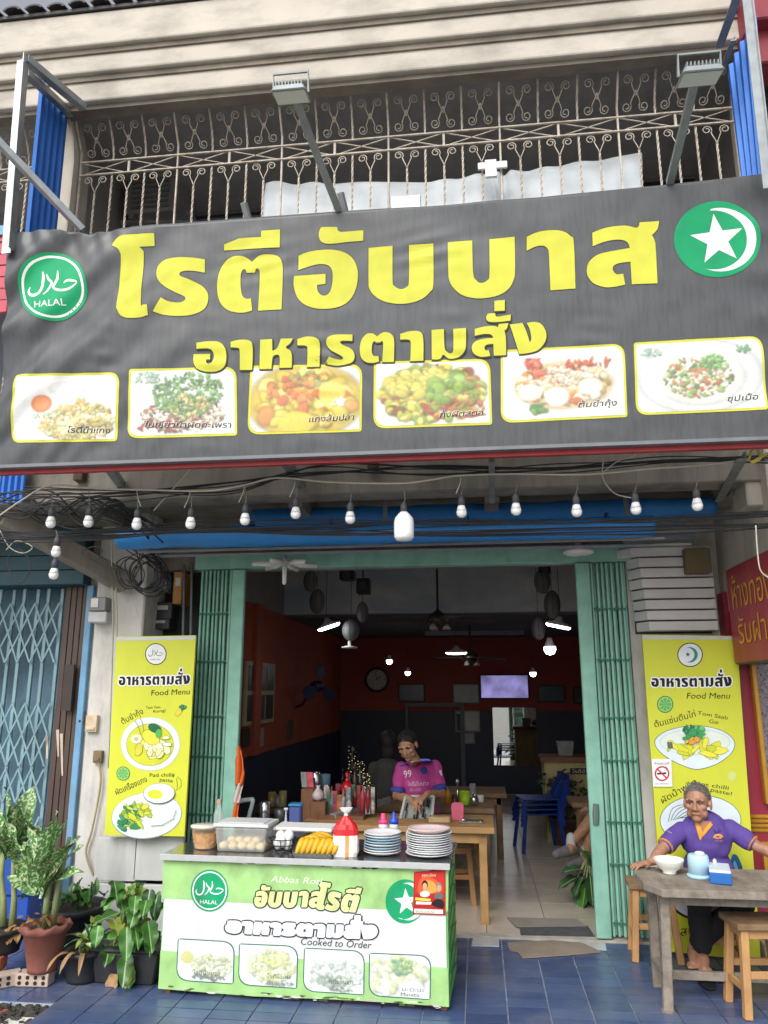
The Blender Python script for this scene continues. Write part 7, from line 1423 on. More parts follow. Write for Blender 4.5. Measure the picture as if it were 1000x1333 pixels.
# things on the inside tables
def cyl(nm, lab, cat, p, r, h, mat, prof=None): mb = MB(); mb.lathe(prof or [(r*.9, 0), (r, .01), (r, h), (r*.9, h), (r*.88, h-.01), (.001, .02)], p, 18); return tag(mb.build(nm, mat, smooth=True), lab, cat)
def on2(px, dy=.2, Yt=None, z=None): p = at(px, 1045, Y=y2+dy); return Vector((p.x, p.y, tz2+.001))
cyl('lime_cup', 'lime green plastic cup on the second inside table', 'cup', on2(605), .052, .12, M('lime_plastic', '#9ac41e', .4)); cyl('sauce_bottle', 'yellow sauce bottle on the second inside table', 'bottle', on2(583), .028, .14, M('mustard_plastic', '#d9931e', .4), [(.026, 0), (.028, .09), (.02, .115), (.008, .125), (.005, .15)])
cyl('steel_jar', 'shiny steel jar right of the lime cup', 'jar', on2(617, .15), .04, .09, chrome, [(.02, 0), (.042, .03), (.042, .06), (.03, .085), (.012, .1), (.001, .105)]); cyl('glass_jar', 'tall glass sugar shaker behind the steel jar', 'shaker', on2(616, .35), .03, .17, M('dim_glass', '#9aa0a2', .15, alpha=.6)); cyl('steel_tube', 'thin upright steel tube left of the lime cup', 'tube', on2(596, .4), .012, .2, chrome); cyl('small_jar', 'small dark jar between sauce bottle and lime cup', 'jar', on2(592), .025, .09, M('brown_glass', '#4a3a2a', .2)); cyl('small_cup', 'small pale cup at the right of the second table', 'cup', on2(626, .4), .03, .06, white_plastic)
def on1(px, dy=.2): p = at(px, 1070, Y=y0_+dy); return Vector((p.x, p.y, TZ+.001))
p = on1(596, .3); mb = MB(); mb.prism([(-.045, 0), (.045, 0), (.05, .12), (.03, .135), (-.03, .135), (-.05, .12)], lambda a_, b_, d_: p+Vector((a_, d_, b_)), 0, .025); tag(mb.build('pink_card', M('pink_plastic', '#d0607c', .5), bevel=.003), 'pink plastic holder standing on the front inside table', 'holder')
p = on1(575, .2); mb = MB(); mb.box(p+Vector((-.1, -.05, 0)), p+Vector((.07, .05, .045))); tag(mb.build('wooden_box', M('pale_box_wood', '#c2a67a', .6), bevel=.008), 'small pale wooden box on the front inside table', 'box')
p = on1(614, .2); t = thing('metal_tray', 'shiny metal tray with foil on the front inside table', 'tray', p); mb = MB(); mb.add([p+Vector(v) for v in frust(0, .018, .85, 1, .19, .13)], BF); mb.build('tray', chrome, t, bevel=.003); mb = MB(); mb.grid(8, 6, lambda u, v: p+Vector(((u-.5)*.15, (v-.5)*.1, .02+.012*noise.noise((u*7, v*7, 2))))); mb.build('foil', chrome, t, fix=False)
# ================================================================== left inside: shelf with packets, canister, porcelain bottle, towel
def P5(px, py, Y): return at(px, py, Y=Y)
Ys = 6.5
sh = thing('step_shelf', 'stepped brown wooden shelf full of bottles and packets', 'shelf', P5(435, 1085, Ys))
st = [((392, 1027), (407, 1090), 0), ((405, 1043), (424, 1090), .03), ((415, 1060), (475, 1090), .06)]
for (xa, ya), (xb, yb), dy in st: a, b = P5(xa, ya, Ys), P5(xb, yb, Ys); mb = MB(); mb.box((a.x, Ys-dy, .0), (b.x, Ys+.45, a.z)); mb.build('step', dkwood, sh, bevel=.005)
a, b = P5(432, 1066, Ys-.1), P5(505, 1038, Ys+.55); mb = MB(); mb.bar((a.x, Ys-.05, a.z+.01), (b.x, Ys+.6, b.z-.03), .06, .04); mb.build('side_rail', M('grey_side_rail', '#8d8f90', .6), sh)
PK = []; rg = random.Random(13); packs = ['#c9ccd2', '#d9c23a', '#b03038', '#3a4fa0', '#e3dfd6', '#7a4aa0', '#c97a2e', '#2e6a4a', '#d94a5a', '#8fa0b4']
for k in range(52):
    px = 418+rg.uniform(0, 68); row = k % 3; Yp = Ys+.06+row*.14; zb = P5(415, 1060, Ys).z+.001; X = P5(px, 1050, Yp).x; h = rg.uniform(.09, .21); wd = rg.uniform(.026, .042); cc = rg.choice(packs); p = Vector((X, Yp, zb))
    lab = '%s packet on the stepped shelf, %s row' % ({'#c9ccd2': 'silver', '#d9c23a': 'yellow', '#b03038': 'dark red', '#3a4fa0': 'blue', '#e3dfd6': 'white', '#7a4aa0': 'violet', '#c97a2e': 'orange', '#2e6a4a': 'green', '#d94a5a': 'pink-red', '#8fa0b4': 'grey-blue'}[cc], ('front', 'middle', 'back')[row])
    mb = MB()
    if k % 2: mb.lathe([(wd*.5, 0), (wd*.55, h*.6), (wd*.5, h*.75), (wd*.2, h*.88), (wd*.22, h)], p, 10)
    else: mb.add([p+Vector(v) for v in [(-wd*.6, -.02, 0), (wd*.6, -.02, 0), (wd*.6, .02, 0), (-wd*.6, .02, 0), (-wd*.6, -.004, h), (wd*.6, -.004, h), (wd*.6, .004, h), (-wd*.6, .004, h)]], BF)
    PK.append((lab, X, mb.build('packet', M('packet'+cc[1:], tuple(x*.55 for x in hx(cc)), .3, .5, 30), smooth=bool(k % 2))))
PZ = .66; pa, pb = P5(318, 1072, 6.0).x, P5(398, 1072, 6.0).x; t = thing('prep_table', 'low steel prep table behind the stall at left', 'table', ((pa+pb)/2, 6.1, 0))
mb = MB(); mb.box((pa, 5.72, PZ-.03), (pb, 6.42, PZ)); mb.build('top', M('dull_steel', '#77797a', .4, metal=.6), t, bevel=.004)
for x in (pa+.04, pb-.04):
    for y in (5.76, 6.38): mb = MB(); mb.bar((x, y, 0), (x, y, PZ-.031), .035); mb.build('leg', MATS['dull_steel'], t)
for lab in sorted(set(p_[0] for p_ in PK)):
    same = sorted((p_ for p_ in PK if p_[0] == lab), key=lambda p_: p_[1])
    for k, p_ in enumerate(same): tag(p_[2], lab if len(same) == 1 else lab+', %s from the left' % ['first', 'second', 'third', 'fourth', 'fifth', 'sixth', 'seventh'][k], 'packet', 'packets and bottles on the stepped shelf')
for nm, lab, px, py, Yp, r, h, m_ in (('steel_cylinder', 'shiny upright steel cylinder on the stepped shelf', 411, 1026, 6.75, .04, .2, chrome), ('blue_tumbler', 'pale blue plastic tumbler behind the steel cylinder', 422, 1026, 6.9, .055, .17, M('dull_blue_plastic', '#5f7a8c', .4)), ('steel_canister', 'tall brushed steel canister behind the dough box', 344, 1072, 6.3, .045, .18, chrome), ('steel_pot', 'dull steel pot behind the steel canister', 364, 1072, 6.5, .05, .1, M('dull_steel', '#77797a', .4, metal=.6))):
    p = P5(px, py, Yp); p.z = P5(410, 1043, Ys).z+.001 if Yp > 6.6 else PZ+.001; cyl(nm, lab, 'container', p, r, h, m_, [(r, 0), (r, h*.97), (r*.8, h), (.001, h)])
p = P5(452, 1018, 6.72); p.z = P5(415, 1060, Ys).z+.14; t = thing('red_gift_bag', 'glossy red bag topping the stepped shelf', 'bag', p); mb = MB(); mb.lathe([(.04, 0), (.055, .02), (.05, .06), (.025, .09), (.01, .12), (.022, .15), (.005, .17)], p, 14); mb.build('bag', M('glossy_red_film', '#b81c26', .15, .2, 14), t, smooth=True)
for k, (px, h) in enumerate(((458, .5), (470, .38), (477, .28))):
    p = P5(px, 1046, 6.85); p.z = P5(415, 1060, Ys).z+.001; t = thing('trinket_string', 'glittering gold trinket string, %s on the shelf' % ('tallest', 'middle one', 'shortest')[k], 'trinket', p); mb = MB(); mb.tube([p, p+Vector((0, 0, h))], .006, 5); mb.build('stem', blackp, t)
    for q in range(34): z = h*(.25+.75*q/33); a_ = q*2.4; mb = MB(); mb.ell(p+Vector((.03*math.cos(a_), .03*math.sin(a_), z)), .009, 6, 4); mb.build('bead', M('gold_foil', '#5f563c', .15, .2, 10, metal=.9), t)
rg = random.Random(19)
for k in range(22):
    px = 440+rg.uniform(0, 52); Yq = 6.78+rg.uniform(0, .12); p = P5(px, 1058, Yq); p.z = P5(415, 1060, Ys).z+.001; h = rg.uniform(.18, .4)*(1.1-abs(px-460)/60); r = rg.uniform(.018, .03); cc = rg.choice(('#1d1c1e', '#2a2622', '#33302a', '#3d2a22', '#23302a')); mb = MB(); mb.lathe([(r, 0), (r, h*.6), (r*.75, h*.7), (r*.35, h*.8), (r*.35, h*.93), (r*.45, h*.94), (r*.4, h)], p, 10)
    tag(mb.build('dark_bottle', M('bottle'+cc[1:], cc, .15, .2, 20), smooth=True), 'dark glass bottle crowded behind the stepped shelf', 'bottle', 'dark bottles behind the stepped shelf')
p = P5(414, 1042, 6.52); p.z = P5(410, 1043, Ys).z+.001; mb = MB(); mb.lathe([(.02, 0), (.045, .02), (.05, .05), (.03, .08), (.012, .1), (.02, .12)], p, 12); tag(mb.build('white_pouch', M('white_pouch_film', '#c9c6c6', .3, .2, 30, stain='#c04a50', stamt=.5, stscale=(30, 30, 30)), smooth=True), 'white and red pouch on the middle shelf step', 'pouch')
for px, py, cc, lab in ((397, 1024, '#8d8f8a', 'grey'), (405, 1024, '#c94a5c', 'red')):
    p = P5(px, py+2, 6.6); p.z = P5(400, 1027, Ys).z+.001; mb = MB(); mb.add([p+Vector(v) for v in [(-.025, -.01, 0), (.025, -.01, 0), (.025, .02, 0), (-.025, .02, 0), (-.04, -.006, .12), (.01, -.006, .12), (.01, .01, .12), (-.04, .01, .12)]], BF); tag(mb.build('leaning_card', M('card'+cc[1:], cc, .4, .2, 20), bevel=.002), 'leaning %s packet on the top shelf step' % lab, 'packet')
# porcelain bottle on white bowl
p = P5(372, 1079, 5.9); p.z = PZ+.001; t = thing('porcelain_bottle', 'blue and white porcelain rosewater bottle standing in a bowl', 'bottle', p); por = M('blue_white_porcelain', '#cfd6e2', .2, .05, 10, stain='#3a4f8a', stamt=.6, stscale=(30, 30, 60))
mb = MB(); mb.lathe([(.025, 0), (.03, .006), (.045, .03), (.046, .034), (.03, .03)], p, 16); mb.build('bowl', por, t, smooth=True); mb = MB(); mb.lathe([(.018, .03), (.026, .05), (.024, .075), (.01, .1), (.007, .14), (.008, .17), (.016, .175), (.016, .19), (.001, .192)], p, 14); mb.build('bottle', por, t, smooth=True)
p = P5(385, 1078, 6.15); p.z = PZ+.001; mb = MB(); mb.box(p+Vector((-.045, -.05, 0)), p+Vector((.045, .05, .17))); t = thing('blue_tub', 'violet-blue plastic tub with bright lid beside the stepped shelf', 'tub', p); mb.build('body', M('violet_blue_plastic', '#4f5f9c', .4), t, bevel=.01); mb = MB(); mb.box(p+Vector((-.05, -.055, .171)), p+Vector((.05, .055, .19))); mb.build('lid', M('cyan_lid', '#3a8ac0', .4), t, bevel=.006)
# bench with jars behind, at the left
t = thing('work_bench', 'dark work bench with jars behind the counter at left', 'bench', (P5(350, 1085, 6.9).x, 7.0, 0)); a, b = P5(325, 1052, 6.9), P5(400, 1052, 6.9)
mb = MB(); mb.box((a.x, 6.85, a.z-.03), (b.x, 7.3, a.z)); mb.build('top', M('dark_bench_wood', '#3a2f28', .6), t)
for x in (a.x+.05, b.x-.05):
    for y in (6.9, 7.25): mb = MB(); mb.bar((x, y, 0), (x, y, a.z-.031), .05); mb.build('leg', MATS['dark_bench_wood'], t)
for px, cc, h, lab in ((354, '#8a7a2e', .12, 'yellow-lidded'), (362, '#6a6a62', .1, 'grey'), (368, '#9a8a5a', .13, 'tan')): cyl('spice_jar', '%s spice jar on the dark work bench' % lab, 'jar', Vector((P5(px, 1045, 7.0).x, 7.0, a.z+.001)), .035, h, M('jar'+cc[1:], cc, .3))
# bent pipe handle
mb = MB(); mb.tube(open_curve([tuple(P5(312, 1043, 6.05)), tuple(P5(326, 1041, 6.1)), tuple(P5(329, 1044, 6.1)), tuple(P5(322, 1072, 6.12)), tuple(P5(318, 1100, 6.12))], 4), .017, 8); tag(mb.build('bent_pipe', M('grey_white_pipe', '#aab2b6', .4), smooth=True, fix=False), 'bent grey-white pipe handle beside the left gate', 'pipe')
# orange towel hung on the gate post
t = thing('orange_towel', 'orange cloth with white end hanging on the left gate post', 'cloth', P5(308, 1070, 5.93))
def tow(y0, y1, xs, mat, nm):
    mb = MB()
    def fn(u, v): q = y0+(y1-y0)*v; i = v*(len(xs)-1); k = min(int(i), len(xs)-2); f = i-k; xa = xs[k][0]*(1-f)+xs[k+1][0]*f; xb = xs[k][1]*(1-f)+xs[k+1][1]*f; return at(xa+(xb-xa)*u, q, Y=5.95)+Vector((0, .02*math.sin(u*9+v*4)-.015, 0))
    mb.grid(10, 16, fn); o = mb.build(nm, mat, t, smooth=True, fix=False); o.modifiers.new('t', 'SOLIDIFY').thickness = .008
orc = M('orange_cloth', '#d9682a', .8, .1, 30, .2); tow(971, 1022, [(309, 313), (307, 318), (308, 320), (309, 316)], orc, 'upper_fold'); tow(1019, 1045, [(309, 318), (307, 316), (306, 313)], M('white_pink_cloth', '#cdb9b4', .8, .1, 30, .2), 'white_band'); tow(1044, 1072, [(306, 312), (304, 312), (304, 311)], orc, 'lower_fold')
# ================================================================== people
from mathutils.bvhtree import BVHTree
skin_a = M('tanned_skin', '#a67a62', .5, .18, 22, .3, bscale=120); skin_b = M('brown_skin', '#b98a6c', .5, .15, 22, .2, bscale=120); eye_w = M('eye_white', '#9a8f86', .3, .02, 5); eye_d = M('dark_iris', '#1c1410', .2); lip_m = M('lip_brown', '#7c4a40', .5, .1, 20)
def head_solids(mb, T, s):                       # local: face towards -Y, origin between the ears
    E = lambda c, r: mb.ell(T(Vector(c)*s), tuple(x*s for x in r), 16, 12, ROT[0])
    E((0, .015, .035), (.074, .092, .08)); E((0, -.02, -.03), (.06, .066, .075)); E((0, -.058, -.088), (.03, .026, .022)); E((0, -.01, -.07), (.05, .05, .035))
    for q in (-1, 1):
        E((q*.042, -.058, -.018), (.024, .022, .02)); E((q*.03, -.074, .022), (.032, .018, .011)); E((q*.078, .012, -.004), (.01, .021, .034)); E((q*.014, -.088, -.036), (.011, .012, .009)); E((q*.045, -.03, -.06), (.02, .03, .025))
        E((q*.03, -.066, -.002), (.017, .012, .010))
    mb.limb([T(Vector((0, -.078, .012))*s), T(Vector((0, -.092, -.012))*s), T(Vector((0, -.102, -.032))*s)], (.008*s, .011*s, .014*s), 8)
    E((0, -.078, -.06), (.027, .012, .006)); E((0, -.075, -.071), (.023, .012, .007))
ROT = [None]
def make_T(c, yaw, pitch, roll):
    m = Matrix.Rotation(yaw, 3, 'Z') @ Matrix.Rotation(pitch, 3, 'X') @ Matrix.Rotation(roll, 3, 'Y'); ROT[0] = m; c = Vector(c); return lambda v: c+m @ Vector(v)
def head_extras(parent, T, s, hair_m, brow_m, hairline=.055, vol=1.0):
    m = ROT[0]
    for q in (-1, 1):
        mb = MB(); mb.ell(T(Vector((q*.03, -.0735, -.002))*s), (.0105*s, .0075*s, .0045*s), 10, 8, m); e = mb.build('eye', eye_w, parent, smooth=True)
        mb = MB(); mb.ell(T(Vector((q*.03-.002, -.0800, -.002))*s), (.0045*s, .002*s, .0042*s), 8, 6, m); mb.build('iris', eye_d, e, smooth=True)
        mb = MB(); mb.limb([T(Vector((q*.014, -.0905, .016))*s), T(Vector((q*.03, -.0915, .023))*s), T(Vector((q*.05, -.079, .017))*s)], (.0035*s, .0045*s, .003*s), 6); mb.build('eyebrow', brow_m, parent, smooth=True)
        mb = MB(); mb.limb([T(Vector((q*.017, -.081, .0065))*s), T(Vector((q*.03, -.0835, .009))*s), T(Vector((q*.044, -.077, .005))*s)], (.0025*s, .0035*s, .0025*s), 6); mb.build('eyelid', lip_m, parent, smooth=True)
    mb = MB(); mb.limb([T(Vector((-.024, -.0835, -.066))*s), T(Vector((0, -.0905, -.0645))*s), T(Vector((.024, -.0835, -.066))*s)], (.0022*s, .0038*s, .0022*s), 6); mb.build('mouth', lip_m, parent, smooth=True)
    mb = MB(); mb.ell(T(Vector((0, .021, .041))*s), (.0775*s*vol, .095*s*vol, .080*s*vol), 48, 36, m); me = mb.mesh('hair')
    n = m @ Vector((0, -.72, -.69)); clip_mesh(me, T(Vector((0, -.06, hairline))*s), n)
    for v in me.vertices: v.co += Vector((noise.noise(v.co*90), noise.noise(v.co*90+Vector((5, 0, 0))), noise.noise(v.co*90+Vector((0, 9, 0)))))*.007*s
    for p in me.polygons: p.use_smooth = True
    o = mesh_obj('hair', me, hair_m, parent); sp = MB(); rh = random.Random(5); off = wloc(o); c0 = T(Vector((0, .02, .03))*s); bk = m @ Vector((0, .5, -.25))
    for p in me.polygons:                            # short strands standing off the cap
        for k in range(2):
            c = p.center+off+Vector((rh.uniform(-1, 1), rh.uniform(-1, 1), rh.uniform(-1, 1)))*.004*s; d = ((c-c0).normalized()+bk+Vector((rh.uniform(-.5, .5), rh.uniform(-.5, .5), rh.uniform(-.5, .5)))).normalized(); e = c+d*rh.uniform(.006, .014)*s; q = d.cross(Vector((.3, .2, 1))).normalized()*.0011; r_ = d.cross(q)
            sp.add([c+q, c-q*.5+r_*.9, c-q*.5-r_*.9, e], [(0, 1, 3), (1, 2, 3), (2, 0, 3)])
    st_ = sp.build('hair_strands', hair_m, o, fix=False); st_['kind'] = 'stuff'
    return o
def hand(mb, wrist, d, up, side, s=1, curl=.25, spread=.18, thumb=1.0):
    d = Vector(d).normalized(); up = Vector(up); up = (up-d*up.dot(d)).normalized(); sd = d.cross(up).normalized()*side; w0 = Vector(wrist)
    rot = Matrix((sd, d, up)).transposed(); mb.ell(w0+d*.045*s, (.04*s, .052*s, .016*s), 14, 10, rot); mb.limb([w0-d*.03*s, w0+d*.02*s], (.024*s, .024*s), 10)
    for k, (o, L_) in enumerate(((-.03, .068), (-.01, .078), (.011, .073), (.03, .056))):
        b = w0+d*.078*s+sd*o*s; v = (d+sd*(o/.03)*spread).normalized(); pts = [b-v*.015*s, b+v*L_*.42*s-up*L_*curl*.2*s, b+v*L_*.75*s-up*L_*curl*.65*s, b+v*L_*(1-curl*.25)*s-up*L_*curl*1.15*s]; mb.limb(pts, (.0095*s, .0088*s, .008*s, .0068*s), 8)
    b = w0+d*.03*s-sd*.034*s; v = (d*.75-sd*.75*thumb-up*.15).normalized(); mb.limb([b, b+v*.03*s, b+v*.052*s+d*.006*s], (.0125*s, .0105*s, .008*s), 8)
class SurfCanvas(Canvas):                        # print that follows a garment
    def __init__(s, ob, base=.003):
        me = ob.data; off = wloc(ob); s.bvh = BVHTree.FromPolygons([v.co+off for v in me.vertices], [p.vertices[:] for p in me.polygons]); Canvas.__init__(s, s, base, .0006)
    def uv(s, px, py): return (px, py)
    def pt(s, a, b, off=0):
        d = ray(a, b).normalized(); h = s.bvh.ray_cast(CAM, d); p = h[0] if h[0] else CAM+d*5; return p-d*off
# ------------------------------------------------------------------ old man at the table
YM_ = 5.43
man = thing('person', 'grey-haired person in a purple polo shirt seated behind the outdoor table', 'person', (1.4, 5.5, 0))
hc = at(908, 1046, Y=YM_-.02); s = 1.0; T = make_T(hc, R(-24), R(-5), R(0))
sr, sl = at(886, 1078, Y=YM_+.02), at(950, 1075, Y=YM_+.03)                  # shoulders: image left / right
sr.z -= .015; sl.z -= .015
hip = Vector(((sr.x+sl.x)/2+.01, 5.56, .46)); chest = Vector(((sr.x+sl.x)/2, YM_+.03, (sr.z+hip.z)/2+.1))
er, wr_ = at(862, 1106, Y=5.32), at(849, 1122, Z=.672); el, wl_ = at(986, 1102, Y=5.36), at(1030, 1122, Z=.675)
def torso(mb, g):
    m_ = (sr+sl)/2; mb.ell((hip.x, hip.y-.03, hip.z+.03), (.15+g, .12+g, .1+g), 20, 14); mb.ell((hip.x, hip.y-.07, hip.z+.13), (.14+g, .12+g, .13+g), 20, 14); mb.ell((chest.x, chest.y, chest.z+.04), (.145+g, .1+g, .15+g), 20, 14); mb.ell((m_.x, m_.y+.01, m_.z-.05), (.15+g, .08+g, .075+g), 20, 14)
    mb.limb([sr+Vector((.02, 0, -.01)), sl+Vector((-.02, 0, -.01))], (.05+g, .05+g), 14); mb.limb([m_+Vector((0, .02, .0)), m_+Vector((-.005, .0, .035))], (.075+g*.5, .062+g*.3), 14)
mb = MB(); head_solids(mb, T, s); mb.limb([(sr+sl)/2+Vector((0, .01, -.02)), hc+Vector((.0, .02, -.05))], (.06, .055), 14); torso(mb, 0)
mb.limb([sr, sr.lerp(er, .5), er, er.lerp(wr_, .5), wr_], (.046, .041, .036, .034, .024)); mb.limb([sl, sl.lerp(el, .5), el, el.lerp(wl_, .5), wl_], (.046, .041, .036, .034, .024))
hand(mb, wr_, Vector((-1, -.25, -.12)), (0, 0, 1), 1, .95, .25, .3); hand(mb, wl_, Vector((1, -.2, -.1)), (0, 0, 1), -1, .95, .25)
kr, kl = Vector((hip.x-.15, 5.2, .46)), Vector((hip.x+.09, 5.18, .46)); ar, al = at(915, 1238, Y=5.3), at(903, 1232, Y=5.36)
# ankles cross: his left shin runs to the image-left ankle
fa1, fa2 = at(914, 1247, Y=5.22), at(899, 1240, Y=5.26)
for k_, a_, f_ in ((kl, al, fa2), (kr, ar, fa1)):
    mb.limb([hip+Vector((-.08 if k_ is kr else .08, -.02, 0)), k_, k_.lerp(a_, .45)+Vector((0, .02, 0)), a_], (.075, .058, .05, .033)); dn = Vector((f_.x, f_.y-.05, f_.z-.045)); mb.limb([a_+Vector((0, .02, -.02)), a_.lerp(dn, .55), dn], (.034, .032, .024))
    for q in range(5): o_ = (q-2)*.0145; mb.limb([dn+Vector((o_, 0, 0)), dn+Vector((o_*1.15, -.035+abs(q-1)*.004, -.012))], (.0105, .0085 if q else .011), 7)
body = mesh_obj('body', remesh(mb, .0058, 2), skin_a, man)
head_extras(man, T, s, M('grey_short_hair', '#77736f', .9, .4, 70, 1.0, bscale=260, stain='#9a9692', stamt=.6, stscale=(60, 60, 30)), M('grey_brow', '#5f5650', .8), .078)
purple = M('purple_polo_cotton', '#54408c', .8, .07, 20, .15, bscale=180)
mb = MB(); torso(mb, .014)
mb.limb([sr, sr.lerp(er, .42), sr.lerp(er, .66)], (.056, .058, .058), 16); mb.limb([sl, sl.lerp(el, .42), sl.lerp(el, .66)], (.056, .058, .058), 16)
me = remesh(mb, .007, 3)
nrm = [v.normal.copy() for v in me.vertices]
for v, n_ in zip(me.vertices, nrm):               # soft folds in the cotton
    q = v.co; d = .010*noise.noise((q.x*10, q.y*10, q.z*18))+.005*math.sin(q.z*60+q.x*40)*max(0, .8-q.z)*2; v.co += n_*d
shirt = mesh_obj('polo_shirt', me, purple, man)
for a_, b_, nm in ((sr, er, 'sleeve_trim'), (sl, el, 'sleeve_trim')):
    d_ = (b_-a_).normalized(); c_ = a_.lerp(b_, .66)+d_*.034; mb = MB(); mb.lathe([(.052, -.004), (.0545, 0), (.052, .004)], c_, 24, d_); mb.build(nm, M('orange_trim', '#c98a3a', .8), shirt, smooth=True)
trs = M('black_trousers', '#17181d', .85, .15, 12, .1); mb = MB()
for k_, a_ in ((kl, al), (kr, ar)): mb.limb([hip+Vector((-.08 if k_ is kr else .08, -.02, 0)), k_, k_.lerp(a_, .45)+Vector((0, .02, 0)), a_.lerp(k_, .12)], (.092, .074, .068, .058))
mb.ell((hip.x, hip.y-.01, hip.z), (.175, .14, .1)); mesh_obj('trousers', remesh(mb, .009, 3), trs, man)
m_ = (sr+sl)/2+Vector((-.004, -.005, .05)); mb = MB()          # collar: two flaps round the neck
for q in (-1, 1):
    pts = []; n = 9
    for k in range(n): a_ = R(100-k*24)*q if q > 0 else R(100-k*24)*q; an = R(90)-q*R(10+k*19)+math.pi*0; pts.append((math.cos(R(90)-q*R(k*20))*.082, math.sin(R(90)-q*R(k*20))*.078))
    vs = []
    for k, (x, y) in enumerate(pts): dr = .018+.03*(k/(n-1)); zt_ = .022-.03*(k/(n-1)); vs += [m_+Vector((x, y, zt_)), m_+Vector((x*1.28, y*1.3-(.006 if k > 5 else 0), zt_-dr))]
    mb.add(vs, [(2*k, 2*k+1, 2*k+3, 2*k+2) for k in range(n-1)])
o = mb.build('collar', purple, shirt, smooth=True, fix=False); o.modifiers.new('t', 'SOLIDIFY').thickness = .006
def zf(x, y): return (860+x*.14, 1010+y*.14)
sc_ = SurfCanvas(shirt, .0035)
sc_.poly([zf(*p) for p in ((320, 405), (480, 425), (375, 598))], '#a06f55', 0); sc_.poly([zf(*p) for p in ((312, 408), (338, 408), (392, 530), (375, 602), (362, 590))], '#d99a2a', 1); sc_.poly([zf(*p) for p in ((486, 455), (462, 430), (405, 500), (392, 530), (388, 575))], '#d99a2a', 1)
sc_.build('neck_placket', print_m, shirt, cut=2); sc_ = SurfCanvas(shirt, .0035)
sc_.poly([zf(*p) for p in ((485, 572), (510, 545), (540, 538), (572, 548), (585, 568), (560, 585), (520, 586))], '#d9923a', 1); sc_.poly([zf(*p) for p in ((505, 570), (530, 555), (560, 565), (540, 575))], '#6a4698', 2); sc_.text('CLUB', *zf(505, 612), 2.2, '#d9923a', 1, 0, 10)
sc_.build('chest_emblem', print_m, shirt, cut=2); sc_ = SurfCanvas(shirt, .0035)
sc_.line([zf(62, 512), zf(105, 532)], .8, '#b9a6cc', 1)
for pts in ([(252, 340), (258, 375), (285, 405), (318, 415)], [(520, 335), (540, 360), (545, 385), (520, 420)]): pass
sc_.build('sleeve_stripe', print_m, shirt, cut=2)
# sandals on the floor
for px, py, lab in ((921, 1284, 'dark rubber sandal on the tiles under the table, nearer one'), (934, 1274, 'dark rubber sandal on the tiles under the table, farther one')):
    p = at(px, py, Z=0); mb = MB(); mb.ell(p+Vector((0, .02, .014)), (.045, .12, .013), 16, 8); mb.tube([p+Vector((-.042, 0, .02)), p+Vector((-.02, -.04, .055)), p+Vector((.02, -.04, .055)), p+Vector((.042, 0, .02))], .008, 6); tag(mb.build('sandal', M('dark_rubber', '#24252a', .7), smooth=True), lab, 'sandal', 'sandals under the table')
# ------------------------------------------------------------------ person in the pink jersey at the inside table
Yp = y0_+.78
pm_ = thing('person', 'person in a pink and blue jersey bending over a dish tray', 'person', (at(545, 1050, Y=Yp).x, Yp+.1, 0))
hc = at(531, 971, Y=Yp-.05); s = 1.02; T = make_T(hc, R(-14), R(20), R(-8))
sr, sl = at(523, 1001, Y=Yp), at(566, 998, Y=Yp+.02); hip = Vector(((sr.x+sl.x)/2+.02, Yp+.12, .52)); er, el = at(517, 1036, Y=Yp-.08), at(574, 1033, Y=Yp-.06); wr_, wl_ = at(534, 1040, Y=Yp-.3), at(556, 1034, Y=Yp-.3)
chest = Vector(((sr.x+sl.x)/2, Yp+.02, sr.z-.13))
def torso2(mb, g):
    m_ = (sr+sl)/2; mb.limb([hip+Vector((0, 0, .05)), chest+Vector((0, .03, -.1)), chest], (.135+g, .135+g, .13+g), 18); mb.ell((chest.x, chest.y, chest.z), (.15+g, .105+g, .14+g), 20, 14); mb.limb([sr+Vector((.03, 0, -.02)), sl+Vector((-.03, 0, -.02))], (.055+g, .055+g), 14); mb.ell((m_.x, m_.y, m_.z-.03), (.12+g, .08+g, .07+g))
mb = MB(); head_solids(mb, T, s); mb.limb([(sr+sl)/2+Vector((0, .02, -.02)), hc+Vector((.0, .03, -.04))], (.062, .056), 14); torso2(mb, 0)
mb.limb([sr, er, er.lerp(wr_, .5), wr_], (.05, .042, .038, .026)); mb.limb([sl, el, el.lerp(wl_, .5), wl_], (.05, .042, .038, .026)); hand(mb, wr_, (.5, -.6, -.3), (0, 0, 1), 1, .95, .6); hand(mb, wl_, (-.5, -.6, -.3), (0, 0, 1), -1, .95, .6)
for q in (-1, 1): k_ = hip+Vector((q*.13, -.4, .0)); f_ = Vector((k_.x, k_.y+.02, .05)); mb.limb([hip+Vector((q*.08, 0, 0)), k_, k_.lerp(f_, .5), f_], (.085, .06, .055, .036)); mb.limb([f_, f_+Vector((0, -.16, -.015))], (.036, .026))
mesh_obj('body', remesh(mb, .0065, 2), skin_b, pm_); head_extras(pm_, T, s, M('dark_grey_hair', '#2b2826', .8, .3, 60, .5, bscale=200), M('dark_brow', '#2a211c', .8), .06)
pink = M('magenta_jersey', '#bb4390', .7, .08, 20, .1); bl = M('royal_blue_trim', '#3a4a9c', .7, .08, 20)
mb = MB(); torso2(mb, .014); mb.limb([sr, sr.lerp(er, .62)], (.06, .06), 16); mb.limb([sl, sl.lerp(el, .62)], (.06, .06), 16); me = remesh(mb, .008, 3)
nrm = [v.normal.copy() for v in me.vertices]
for v, n_ in zip(me.vertices, nrm): v.co += n_*(.005*noise.noise(v.co*11)+.003*math.sin(v.co.z*50+v.co.x*20))
jer = mesh_obj('jersey', me, pink, pm_)
